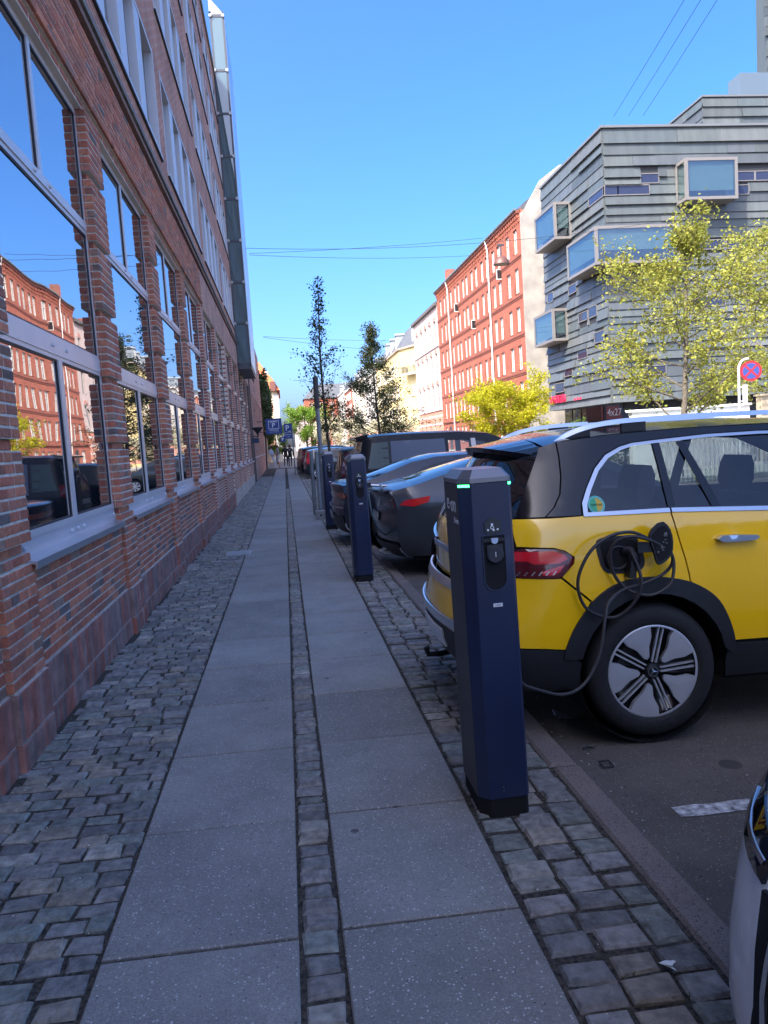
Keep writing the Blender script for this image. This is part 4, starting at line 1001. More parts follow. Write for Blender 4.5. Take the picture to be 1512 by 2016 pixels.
nb = thing('plain_side_house', 'plain house wall behind the climbing plant', 'building', (0,0,0)); MB().box(-14,-1.62,60.5,88,-0.1,7.4).build('wall', mat('side_house_render', (0.4,0.36,0.3), 0.85, var=0.1, scale=2), nb); MB().box(-14,-1.5,60.3,88.2,7.4,7.6).build('roof', SLATE, nb)
bush = thing('shrub', 'green shrub below the large yellow green tree', 'plant', (10.4,27.9,ZB)); lb = MB(); rnd = random.Random(8)
for i in range(2600):
    d = Vector((rnd.gauss(0,1),rnd.gauss(0,1),rnd.gauss(0,1))).normalized()*rnd.uniform(0.6,1.0); leaf(lb, Vector((d.x*3.2+2.4, d.y*0.8, 1.25+d.z*1.05)), 0.13, rnd)
lb.build('foliage', leaf_mat('shrub_leaf', (0.10,0.17,0.03), 0.35), bush, fix=False); MB().tube([(2.4,0,0),(2.4,0,1.2)], 0.05, 6).build('stem', BARKD, bush)
# ================================================================ CARS
TYRE = mat('tyre_rubber', (0.011,0.011,0.012), 0.75, var=0.2, scale=20, bump=0.2, bscale=60)
PLAS = mat('black_plastic', (0.014,0.015,0.018), 0.55, var=0.1, scale=30, bump=0.1, bscale=200)
CHRM = mat('satin_chrome', (0.55,0.56,0.58), 0.28, metal=1.0)
UNDER = mat('underbody_black', (0.006,0.006,0.007), 0.9)
def paint(name, col, rough=0.22, metal=0.0, coat=1.0):
    if name in MATS: return MATS[name]
    m = mat(name, col, rough, metal, coat=coat, var=0.03, scale=3); return m
def pip(x, z, poly):
    c = False; n = len(poly)
    for i in range(n):
        (x1,z1),(x2,z2) = poly[i], poly[(i+1) % n]
        if (z1 > z) != (z2 > z) and x < (x2-x1)*(z-z1)/(z2-z1)+x1: c = not c
    return c
def densify(poly, d):
    out = []; n = len(poly)
    for i in range(n):
        a, b = poly[i], poly[(i+1) % n]; L = hypot(b[0]-a[0], b[1]-a[1]); k = max(1, int(L/d))
        out += [(a[0]+(b[0]-a[0])*j/k, a[1]+(b[1]-a[1])*j/k) for j in range(k)]
    return out
def fill(poly, holes=(), d=0.06):
    """triangulate a 2-D outline with interior points so that it can be bent over a curved surface"""
    loops = [densify(poly, d)] + [densify(h, d) for h in holes]
    vs, es = [], []
    for lp in loops:
        o = len(vs); vs += [Vector(p) for p in lp]; n = len(lp); es += [(o+i, o+(i+1) % n) for i in range(n)]
    nb = len(vs)
    x0, x1 = min(p[0] for p in poly), max(p[0] for p in poly); z0, z1 = min(p[1] for p in poly), max(p[1] for p in poly)
    x = x0 + d*0.5; r = 0
    while x < x1:
        z = z0 + d*(0.5 if r % 2 else 0.25)
        while z < z1:
            if pip(x, z, loops[0]) and not any(pip(x, z, h) for h in loops[1:]):
                if all((x-v.x)**2+(z-v.y)**2 > (0.4*d)**2 for v in vs[:nb]): vs.append(Vector((x, z)))
            z += d
        x += d; r += 1
    ov, _, of, *_r = mgeo.delaunay_2d_cdt(vs, es, [], 0, 1e-6)
    fs = []
    for f in of:
        cx = sum(ov[i].x for i in f)/len(f); cz = sum(ov[i].y for i in f)/len(f)
        if pip(cx, cz, loops[0]) and not any(pip(cx, cz, h) for h in loops[1:]): fs.append(tuple(f))
    return [(v.x, v.y) for v in ov], fs
class Car:
    """local axes: x forward from the rear, y across (near side negative), z up; panels are outlines bent over the body surface"""
    def __init__(s, root, L, W, top, rear, belt, roof_w, front=None, bow=0.12, shell=(0,0), zb=0.26, corner=0.32, cb=0.10, crown=0.05):
        s.root, s.L, s.W, s.top, s.rear, s.belt, s.rw, s.bow, s.zb, s.corner, s.cb, s.crown = root, L, W/2, top, rear, belt, roof_w/2, bow, zb, corner, cb, crown
        s.ztop = max(z for x, z in top)
    def xr(s, z): return interp([(b, a) for a, b in s.rear], z)
    def zt(s, x): return interp(s.top, x)
    def hw(s, x, z):
        w = s.W
        lo = 1 - 0.06*max(0, (0.55-z)/0.35)**2 - 0.012*((z-0.7)/0.3)**2 if z < s.belt else 1 - 0.012*((s.belt-0.7)/0.3)**2
        w *= lo
        if z > s.belt:
            t = (z-s.belt)/(s.ztop-s.belt); w = w + (s.rw-w)*(0.85*t+0.15*t*t)
        a = s.corner; xr = s.xr(z)
        if x < xr+a: u = 1-(x-xr)/a; w *= 1 - s.cb*min(1.2, max(0,u))**2.4
        xf = s.L
        if x > xf-0.75: u = (x-(xf-0.75))/0.75; w *= 1 - 0.28*max(0,min(1,u))**2.6
        return w
    def side(s, name, poly, m, off=0.0, sgn=-1, holes=(), d=0.06, parent=None, rim=0.012, label=None, smooth=True):
        pts, fs = fill(poly, holes, d); mb = MB()
        mb.add([(x, sgn*(s.hw(x,z)+off), z) for x, z in pts], fs)
        if rim:
            for lp in [densify(poly, d)] + [densify(h, d) for h in holes]:
                n = len(lp); o = len(mb.v)
                mb.add([(x, sgn*(s.hw(x,z)+off), z) for x, z in lp] + [(x, sgn*(s.hw(x,z)+off-rim), z) for x, z in lp], [(i,(i+1)%n,(i+1)%n+n,i+n) for i in range(n)])
        o = mb.build(name, m, parent if parent is not None else s.root, smooth=False)
        me = o.data; nf = len(fs)
        if smooth:
            for i, p in enumerate(me.polygons):
                if i < nf: p.use_smooth = True
        if label: o['label'] = label
        return o
    def rearp(s, name, poly, m, off=0.0, d=0.06, parent=None, label=None):
        """panel on the tail: outline in (y,z)"""
        pts, fs = fill(poly, (), d); mb = MB()
        def X(y, z):
            h = s.hw(s.xr(z)+0.02, z); q = min(1, abs(y)/h); return s.xr(z)+0.02 - s.bow*(1-q**2.2) - off
        mb.add([(X(y,z), y, z) for y, z in pts], fs)
        lp = densify(poly, d); n = len(lp)
        mb.add([(X(y,z), y, z) for y, z in lp]+[(X(y,z)+0.012, y, z) for y, z in lp], [(i,(i+1)%n,(i+1)%n+n,i+n) for i in range(n)])
        o = mb.build(name, m, parent if parent is not None else s.root)
        for i, p in enumerate(o.data.polygons):
            if i < len(fs): p.use_smooth = True
        if label: o['label'] = label
        return o
    def topp(s, name, x0, x1, m, off=0.0, inset=0.0, nx=14, ny=10, parent=None, dz=None):
        mb = MB(); vs = []
        for i in range(nx+1):
            x = x0+(x1-x0)*i/nx; z = s.zt(x); h = s.hw(x, z)-inset
            for j in range(ny+1):
                q = -1+2*j/ny; vs.append((x, q*h, z+s.crown*(1-abs(q)**2.6)+off))
        mb.add(vs, [(i*(ny+1)+j, (i+1)*(ny+1)+j, (i+1)*(ny+1)+j+1, i*(ny+1)+j+1) for i in range(nx) for j in range(ny)])
        return mb.build(name, m, parent if parent is not None else s.root, smooth=True)
    def rear_skin(s, name, z0, z1, m, off=0.0, nz=14, ny=14, parent=None):
        mb = MB(); vs = []
        for i in range(nz+1):
            z = z0+(z1-z0)*i/nz; h = s.hw(s.xr(z)+0.02, z)+off*0.2
            for j in range(ny+1):
                q = -1+2*j/ny; vs.append((s.xr(z)+0.02-s.bow*(1-abs(q)**2.2)-off, q*h, z))
        mb.add(vs, [(i*(ny+1)+j, (i+1)*(ny+1)+j, (i+1)*(ny+1)+j+1, i*(ny+1)+j+1) for i in range(nz) for j in range(ny)])
        return mb.build(name, m, parent if parent is not None else s.root, smooth=True)
    def deck(s, name, z, x1, m, ny=14):
        """closes the top between the bowed tail and the first row of the roof or boot lid"""
        mb = MB(); vs = []; h0 = s.hw(s.xr(z)+0.02, z); zt = s.zt(x1); h1 = s.hw(x1, zt)
        for i in range(5):
            t = i/4
            for j in range(ny+1):
                q = -1+2*j/ny; x0 = s.xr(z)+0.02-s.bow*(1-abs(q)**2.2); e = s.crown*(1-abs(q)**2.6)
                vs.append((x0+(x1-x0)*t, q*(h0+(h1-h0)*t), z+(zt-z)*t + e*sqrt(t)))
        mb.add(vs, [(i*(ny+1)+j, (i+1)*(ny+1)+j, (i+1)*(ny+1)+j+1, i*(ny+1)+j+1) for i in range(4) for j in range(ny)])
        return mb.build(name, m, s.root, smooth=True)
    def front_skin(s, name, z0, z1, m):
        mb = MB(); vs = []; nz, ny = 8, 12
        for i in range(nz+1):
            z = z0+(z1-z0)*i/nz; h = s.hw(s.L-0.02, z)
            for j in range(ny+1):
                q = -1+2*j/ny; vs.append((s.L-0.02+0.16*(1-abs(q)**2.2)*(1-0.5*((z-z0)/(z1-z0)-0.4)**2), q*h, z))
        mb.add(vs, [(i*(ny+1)+j, (i+1)*(ny+1)+j, (i+1)*(ny+1)+j+1, i*(ny+1)+j+1) for i in range(nz) for j in range(ny)])
        return mb.build(name, m, s.root, smooth=True)
    def outline(s, arches, r, zlow, dz=0.0):
        """side view outline with wheel arches cut out"""
        P = [(x+0.02, z) for x, z in s.rear if z > zlow and z < s.zt(x+0.02)+0.01] + [(x, z+dz) for x, z in s.top if x > s.rear[-1][0]+0.03 and x < s.L-0.05]
        P += [(s.L-0.02, s.zt(s.L-0.02)+dz), (s.L-0.02, zlow)]
        for cx, cz in sorted(arches, reverse=True):
            h = sqrt(max(0.0, r*r-(zlow-cz)**2)); a0 = atan2(zlow-cz, h); a1 = pi - a0
            P += [(cx+r*cos(a0+(a1-a0)*i/18), cz+r*sin(a0+(a1-a0)*i/18)) for i in range(19)]
        P += [(s.xr(zlow)+0.02, zlow)]
        return P
def wheel(root, x, y, z, R, rim_r, sgn, style='five', m_rim=None, W=0.22):
    """tyre with shoulders, rim dish, spokes"""
    y0 = y; prof = [(rim_r*0.97, 0.012),(rim_r*1.02, 0.0),(rim_r*1.10,-0.006),(R*0.90,-0.006),(R*0.955,0.008),(R*0.99,0.03),(R,0.055),(R,W-0.055),(R*0.97,W-0.01),(rim_r,W)]
    w = link('wheel', None, root, (x, y0, z)); w.empty_display_size = 0.1
    sg = -sgn
    t = MB(); t.lathe([(r, h*sg) for r, h in prof], 48, (0,0,0), 'y')
    for k in range(60):
        th = 2*pi*k/60
        for (wa, wb) in ((0.05,0.10),(0.125,0.17)):
            a = Vector((cos(th), 0, sin(th))); b = Vector((-sin(th), 0, cos(th))); c = a*(R+0.004); 
            t.add([tuple(c+b*0.008+Vector((0,wa*sg,0))), tuple(c-b*0.008+Vector((0,wa*sg,0))), tuple(c-b*0.008+Vector((0,wb*sg,0))), tuple(c+b*0.008+Vector((0,wb*sg,0)))], [(0,1,2,3)])
    t.build('tyre', TYRE, w, smooth=True)
    MB().lathe([(0,0.06*sg),(rim_r*0.5,0.065*sg),(rim_r*0.97,0.05*sg),(rim_r*0.985,0.02*sg),(rim_r*1.0,0.012*sg)], 40, (0,0,0), 'y').build('rim', mat('rim_black', (0.010,0.010,0.012), 0.25, coat=0.6), w, smooth=True)
    return w, sg
GLASSC = mirror_glass('car_glass', (0.006,0.008,0.010), ior=1.55)
REDL = mat('tail_lamp_red', (0.65,0.008,0.02), 0.12, coat=1.0, spec=0.6)
DKRED = mat('tail_lamp_dark', (0.10,0.006,0.010), 0.12, coat=1.0)
BLKG = paint('gloss_black', (0.006,0.007,0.011), 0.10, coat=0.0)

# ---------------------------------------------------------------- the yellow taxi
TX, TY = 0.838, 4.667
tx = thing('taxi', 'yellow and black taxi charging with its rear wheel and open charge flap towards us', 'car', (TX, TY, -0.02*0.87), (0, 0.02, 0))
YEL_P = paint('taxi_yellow', (1.0,0.56,0.005), 0.22)
top = [(0.50,1.555),(0.60,1.585),(0.9,1.612),(1.3,1.628),(1.8,1.635),(2.3,1.62),(2.75,1.56),(3.35,1.28),(3.6,1.12),(4.2,1.05),(4.55,0.95),(4.68,0.80)]
rear = [(0.32,0.22),(0.20,0.34),(0.155,0.45),(0.145,0.60),(0.175,0.72),(0.205,0.80),(0.20,1.0),(0.225,1.10),(0.33,1.30),(0.46,1.52),(0.50,1.555)]
tc = Car(tx, 4.684, 1.834, top, rear, 1.16, 1.24, bow=0.145, corner=0.34, cb=0.085, crown=0.045)
WX, FX = 0.996, 3.825
arch = [(WX,0.37),(FX,0.37)]
# glazing outlines
q_win = [(0.665,1.205),(0.672,1.255),(0.71,1.325),(0.775,1.42),(0.845,1.483),(0.93,1.522),(1.0,1.54),(1.118,1.548),(1.108,1.205)]
r_win = [(1.150,1.205),(1.160,1.552),(1.45,1.568),(1.75,1.572),(2.02,1.568),(2.02,1.175),(1.645,1.185)]
f_win = [(2.09,1.175),(2.09,1.566),(2.45,1.535),(2.95,1.33),(3.15,1.16),(2.6,1.165)]
shell = tc.outline(arch, 0.43, 0.30)
for sg in (-1, 1):
    tc.side('body_shell', shell, UNDER, off=-0.016, sgn=sg, holes=(q_win, r_win, f_win), d=0.09, rim=0, smooth=False)
# near side panels; mirrored for the far side
seam = [(1.118,1.19),(1.125,1.14),(1.150,1.04),(1.178,0.94),(1.196,0.86),(1.203,0.80)]
def arc(cx, cz, r, a0, a1, n=14): return [(cx+r*cos(radians(a0+(a1-a0)*i/n)), cz+r*sin(radians(a0+(a1-a0)*i/n))) for i in range(n+1)]
archo = [(0.510,0.512),(0.544,0.596),(0.594,0.676),(0.657,0.752),(0.744,0.817),(0.842,0.853),(0.941,0.864),(1.053,0.857),(1.177,0.831),(1.278,0.782),(1.353,0.717),(1.404,0.628),(1.436,0.54),(1.448,0.49)]
archo = [(p.x, p.y) for p in spline([(x, z, 0) for x, z in archo], 3)]
quarter = [(0.262,1.192),(0.47,1.192),(0.66,1.196),(1.112,1.196)] + [(x-0.004,z) for x, z in seam[1:]] + [(1.198,0.824)] + [p for p in reversed(archo) if 0.656 < p[0] < 1.19] + [(0.662,0.7565),(0.505,0.892),(0.57,0.955),(0.578,0.99),(0.525,1.028),(0.47,1.044),(0.285,1.056)]
bumper = [(0.20,0.535),(0.180,0.62),(0.195,0.74),(0.235,0.80),(0.235,0.895),(0.470,0.884),(0.497,0.884),(0.650,0.752)] + [p for p in reversed(archo) if p[0] < 0.65] + [(0.40,0.525)]
rdoor = [(x+0.004,z) for x, z in seam] + [(1.205,0.826)] + [p for p in archo if p[0] > 1.2] + [(2.04,0.488),(2.045,1.162),(1.645,1.172),(1.122,1.192)]
fdoor = [(2.055,0.488),(2.055,1.16),(2.6,1.15),(3.12,1.14),(3.16,0.9),(3.20,0.488)]
fender = [(3.215,0.488),(3.17,0.9),(3.13,1.13),(3.6,1.05),(4.2,0.98),(4.58,0.86),(4.60,0.55),(4.29,0.535)] + arc(FX,0.39,0.47,20,160)
upper = [(0.448,1.201),(0.63,1.201),(0.632,1.215),(0.64,1.262),(0.682,1.333),(0.752,1.435),(0.83,1.505),(0.925,1.545),(1.0,1.562),(1.13,1.572),(1.45,1.592),(1.75,1.597),(2.05,1.592),(2.45,1.558),(2.72,1.545),(2.3,1.615),(1.8,1.630),(1.3,1.624),(0.9,1.608),(0.64,1.584),(0.594,1.580),(0.588,1.50),(0.572,1.40),(0.545,1.31),(0.50,1.245)]
tailside = [(0.250,1.100),(0.262,1.200),(0.44,1.201),(0.492,1.245),(0.537,1.31),(0.564,1.40),(0.580,1.50),(0.586,1.578),(0.50,1.555),(0.35,1.30),(0.29,1.20)]
cladl = archo + [(1.448,0.42)] + arc(WX,0.37,0.405,12,168) + [(0.50,0.46)]
lower = [(0.225,0.300),(0.185,0.42),(0.190,0.528),(0.40,0.518),(0.508,0.505),(0.555,0.475)] + [(0.60,0.43),(0.595,0.36),(0.62,0.285),(0.30,0.27)]
sill = [(1.415,0.47),(3.38,0.47),(3.40,0.40),(3.38,0.295),(1.42,0.285),(1.405,0.38)]
for sg, nm in ((-1,''),(1,'')):
    tc.side('quarter_panel', quarter, YEL_P, sgn=sg, d=0.05)
    tc.side('rear_bumper_side', bumper, YEL_P, sgn=sg, off=0.004, d=0.05)
    rd = tc.side('rear_door', rdoor, YEL_P, sgn=sg, d=0.05)
    tc.side('front_door', fdoor, YEL_P, sgn=sg)
    tc.side('front_fender', fender, YEL_P, sgn=sg)
    tc.side('roof_side', upper, BLKG, sgn=sg, d=0.05)
    tc.side('tailgate_side', tailside, BLKG, sgn=sg, off=-0.001, d=0.04)
    tc.side('arch_cladding', cladl, PLAS, sgn=sg, off=0.016, d=0.05, rim=0.03)
    tc.side('bumper_cladding', lower, PLAS, sgn=sg, off=0.006, d=0.05)
    tc.side('sill_cladding', sill, PLAS, sgn=sg, off=0.008, d=0.08, rim=0.02)
    # chrome round the glass
    out_ = [(0.640,1.196),(0.646,1.262),(0.687,1.333),(0.756,1.431),(0.833,1.50),(0.926,1.540),(1.0,1.557),(1.13,1.567),(1.45,1.587),(1.75,1.592),(2.05,1.587),(2.45,1.553),(3.05,1.33)]
    inn_ = [(0.664,1.205),(0.672,1.255),(0.71,1.325),(0.775,1.42),(0.845,1.483),(0.93,1.523),(1.0,1.541),(1.13,1.551),(1.45,1.571),(1.75,1.576),(2.05,1.571),(2.45,1.537),(3.03,1.31)]
    tc.side('window_trim', out_ + inn_[::-1], CHRM, sgn=sg, off=0.006, d=0.05, smooth=False, rim=0.006)
    tc.side('belt_trim', [(0.640,1.194),(0.664,1.213),(1.112,1.213),(1.112,1.192)], CHRM, sgn=sg, off=0.007, d=0.05, smooth=False, rim=0.006)
    tc.side('belt_trim', [(1.122,1.192),(1.122,1.213),(1.645,1.195),(2.04,1.185),(3.10,1.175),(3.12,1.158),(2.04,1.165),(1.645,1.174)], CHRM, sgn=sg, off=0.007, d=0.05, smooth=False, rim=0.006)
    TGL = clear_glass('taxi_side_glass', (0.42,0.47,0.48), ior=1.5)
    tc.side('window', q_win, TGL, sgn=sg, off=-0.006, d=0.3, rim=0, smooth=False, label='rear quarter window'); tc.side('window', r_win, TGL, sgn=sg, off=-0.006, d=0.3, rim=0, smooth=False, label='rear door window'); tc.side('window', f_win, TGL, sgn=sg, off=-0.006, d=0.3, rim=0, smooth=False)
    tc.side('window_pillar', [(1.108,1.205),(1.118,1.55),(1.160,1.555),(1.150,1.205)], BLKG, sgn=sg, off=0.001, d=0.06, smooth=False, rim=0.004)
    tc.side('window_pillar', [(1.355,1.195),(1.255,1.555),(1.300,1.558),(1.405,1.195)], BLKG, sgn=sg, off=0.002, d=0.06, smooth=False, rim=0.004)
    tc.side('window_pillar', [(2.02,1.175),(2.02,1.57),(2.09,1.57),(2.09,1.175)], BLKG, sgn=sg, off=0.001, d=0.06, smooth=False, rim=0.004)
    tl = tc.side('tail_lamp', chaikin([(0.232,1.046),(0.469,1.040),(0.522,1.024),(0.570,0.989),(0.560,0.955),(0.505,0.897),(0.467,0.889),(0.232,0.900)], 1), DKRED, sgn=sg, off=0.010, d=0.04, rim=0.02)
    tc.side('lamp_segment', [(0.24,1.030),(0.46,1.030),(0.515,1.008),(0.535,0.985),(0.49,0.965),(0.36,0.965),(0.33,0.98),(0.24,0.985)], REDL, sgn=sg, off=0.013, d=0.04, parent=tl, rim=0.004)  # plain bright red segments over the dark red lens, no emission
    tc.side('lamp_segment', [(0.40,0.925),(0.47,0.945),(0.515,0.955),(0.49,0.920),(0.455,0.905),(0.40,0.907)], REDL, sgn=sg, off=0.013, d=0.04, parent=tl, rim=0.004)
    for i in range(6):
        x = 0.27+0.036*i; tc.side('lamp_strip', [(x,0.908),(x+0.018,0.928),(x+0.024,0.926),(x+0.006,0.906)], CHRM, sgn=sg, off=0.0135, d=0.04, parent=tl, rim=0.003)
    hd = MB(); hx = [(1.345,1.040),(1.37,1.058),(1.46,1.056),(1.565,1.050),(1.578,1.038),(1.555,1.026),(1.44,1.022),(1.37,1.024)]
    o = tc.side('door_handle', hx, CHRM, sgn=sg, off=0.038, d=0.03, rim=0.03, parent=tx)
    tc.side('handle_recess', chaikin([(1.36,1.065),(1.52,1.065),(1.56,1.03),(1.50,0.995),(1.40,0.995),(1.35,1.02)], 2), paint('taxi_yellow', None), sgn=sg, off=0.0025, d=0.04, rim=0.003)
for sg in (-1, 1): tc.side('door_card', [(0.55,0.70),(0.55,1.212),(1.6,1.205),(3.0,1.185),(3.0,0.60),(1.5,0.60),(1.3,0.86),(0.75,0.88)], UNDER, sgn=sg, off=-0.055, d=0.12, rim=0, smooth=False)
# roof, glass, tail, nose
tc.topp('roof', 0.52, 2.72, BLKG, nx=20); tc.topp('windscreen', 2.74, 3.36, GLASSC); tc.topp('bonnet', 3.38, 4.55, YEL_P); tc.topp('nose_top', 4.55, 4.66, YEL_P, nx=4)
tc.front_skin('front_bumper', 0.28, 0.80, PLAS)
tc.rear_skin('tailgate', 0.80, 1.13, YEL_P); rw_ = tc.rear_skin('rear_window', 1.13, 1.53, GLASSC); tc.rear_skin('rear_bumper', 0.53, 0.80, YEL_P, off=0.03); tc.rear_skin('bumper_cladding', 0.26, 0.53, PLAS, off=0.035)
tl = tc.rearp('tail_lamp', [(-0.86,0.905),(-0.5,0.925),(-0.2,0.945),(-0.2,1.0),(-0.5,1.02),(-0.86,1.045)], DKRED, off=0.012); tc.rearp('tail_lamp', [(0.86,0.905),(0.5,0.925),(0.2,0.945),(0.2,1.0),(0.5,1.02),(0.86,1.045)], DKRED, off=0.012)
tc.rearp('tail_trim', [(-0.25,0.95),(0.25,0.95),(0.25,0.985),(-0.25,0.985)], CHRM, off=0.016)
tc.rearp('bumper_trim', [(-0.78,0.545),(0.78,0.545),(0.78,0.60),(-0.78,0.60)], CHRM, off=0.045)
tc.rearp('loading_edge', [(-0.72,0.755),(0.72,0.755),(0.72,0.80),(-0.72,0.80)], CHRM, off=0.042)
tc.rearp('number_plate', [(-0.26,0.395),(0.26,0.395),(0.26,0.505),(-0.26,0.505)], mat('blank_plate', (0.8,0.8,0.8), 0.5), off=0.05)
# spoiler: swept wedge over the rear glass
mb = MB(); vs = []; n = 12
for j in range(n+1):
    q = -1+2*j/n; h = 0.60
    y = q*h; xe = 0.285+0.17*abs(q)**3; zl = 0.045*(1-abs(q)**2.5)
    vs += [(0.62, y*1.0, 1.580+zl), (xe, y, 1.520+zl), (xe+0.01, y, 1.490+zl), (0.56, y, 1.520+zl)]
mb.add(vs, [(j*4+a, (j+1)*4+a, (j+1)*4+(a+1) % 4, j*4+(a+1) % 4) for j in range(n) for a in range(4)] + [(0,1,2,3),(n*4,n*4+3,n*4+2,n*4+1)])
mb.build('spoiler', BLKG, tx, smooth=False)
# roof rails with dark feet
for sg in (-1, 1):
    pth = [(0.590,1.568),(0.66,1.612),(0.76,1.648),(0.90,1.672),(1.10,1.684),(1.5,1.692),(2.0,1.690),(2.45,1.660),(2.62,1.60)]
    P = spline([(x, sg*(tc.hw(x, min(z,1.60))-0.055-0.35*max(0,z-1.6)*0), z) for x, z in pth], 5)
    mb = MB(); n = len(P); vs = []
    for p in P: vs += [(p.x, p.y-0.018, p.z-0.012),(p.x, p.y+0.018, p.z-0.012),(p.x, p.y+0.012, p.z+0.014),(p.x, p.y-0.012, p.z+0.014)]
    mb.add(vs, [(i*4+a, (i+1)*4+a, (i+1)*4+(a+1) % 4, i*4+(a+1) % 4) for i in range(n-1) for a in range(4)] + [(0,1,2,3),((n-1)*4+3,(n-1)*4+2,(n-1)*4+1,(n-1)*4)])
    rl = mb.build('roof_rail', CHRM, tx, smooth=False)
    mb = MB()
    for (a, b) in ((0.64,0.80),(0.98,1.12),(2.2,2.5)):
        y = sg*(tc.hw((a+b)/2,1.60)-0.055); mb.prism([(a,1.57),(b,1.60),(b,interp(pth,b)-0.01),(a,interp(pth,a)-0.01)], y-0.012, y+0.012, 'xz')
    mb.build('rail_foot', PLAS, rl)
# antenna fin and roof sign
sgn_t = thing('taxi_sign', 'dark red illuminated roof sign on the yellow and black taxi', 'sign', (TX+1.17, TY, 1.648))
mb = MB(); mb.prism([(-0.055,0.0),(-0.05,0.10),(0.05,0.10),(0.12,0.0)], -0.13, 0.13, 'xz'); mb.build('sign_body', mat('sign_black', (0.02,0.02,0.02), 0.4), sgn_t)
SR = mat('sign_red_face', (0.16,0.018,0.010), 0.35)
MB().prism([(-0.045,0.012),(-0.040,0.092),(0.042,0.092),(0.062,0.012)], -0.136, -0.130, 'xz').build('sign_face', SR, sgn_t); MB().box(-0.066,-0.054,-0.12,0.12,0.008,0.095).build('sign_face', SR, sgn_t)
text_obj('sign_text', '4x27', 0.062, mat('sign_cream', (0.6,0.5,0.42), 0.5), sgn_t, (-0.036,-0.1375,0.052), (pi/2,0,0), 0.001, sx=0.75)
# interior seen through the glass
SEAT = mat('grey_seat', (0.05,0.055,0.06), 0.8, var=0.15, scale=12)
for x in (0.72, 1.35, 2.45):
    for y in (-0.38, 0.38):
        mb = MB(); prof = [(0.0,0.55),(0.48,0.52),(0.50,0.62),(0.12,0.68),(-0.10,1.17),(-0.22,1.16),(-0.12,0.6)]
        mb.prism([(x+a, b) for a, b in prof], y-0.23, y+0.23, 'xz'); mb.prism(chaikin([(x-0.26,1.20),(x-0.14,1.20),(x-0.13,1.42),(x-0.22,1.43)],1), y-0.13, y+0.13, 'xz')
        mb.box(x-0.20,x-0.185,y-0.07,y-0.055,1.15,1.22); mb.box(x-0.20,x-0.185,y+0.055,y+0.07,1.15,1.22); mb.build('seat', SEAT, tx)
MB().box(0.35, 3.4, -0.78, 0.78, 0.42, 0.55).build('cabin_floor', UNDER, tx)
MB().prism([(2.95,0.55),(3.3,0.55),(3.35,1.1),(2.95,1.06)], -0.75, 0.75, 'xz').build('dashboard', UNDER, tx)
st = MB(); st.lathe([(0.17,-0.012),(0.185,0),(0.17,0.012),(0.155,0)], 20, (2.82,0.38,1.0), 'x'); st.build('steering_wheel', UNDER, tx)
MB().box(0.5,4.4,-0.72,0.72,0.22,0.42).build('underbody', UNDER, tx)
for cx, _ in arch: MB().lathe([(0.405,-0.89),(0.405,-0.55),(0.0,-0.55)], 28, (cx,0,0.37), 'y').build('wheel_well', UNDER, tx); MB().lathe([(0.405,0.89),(0.405,0.55),(0.0,0.55)], 28, (cx,0,0.37), 'y').build('wheel_well', UNDER, tx)
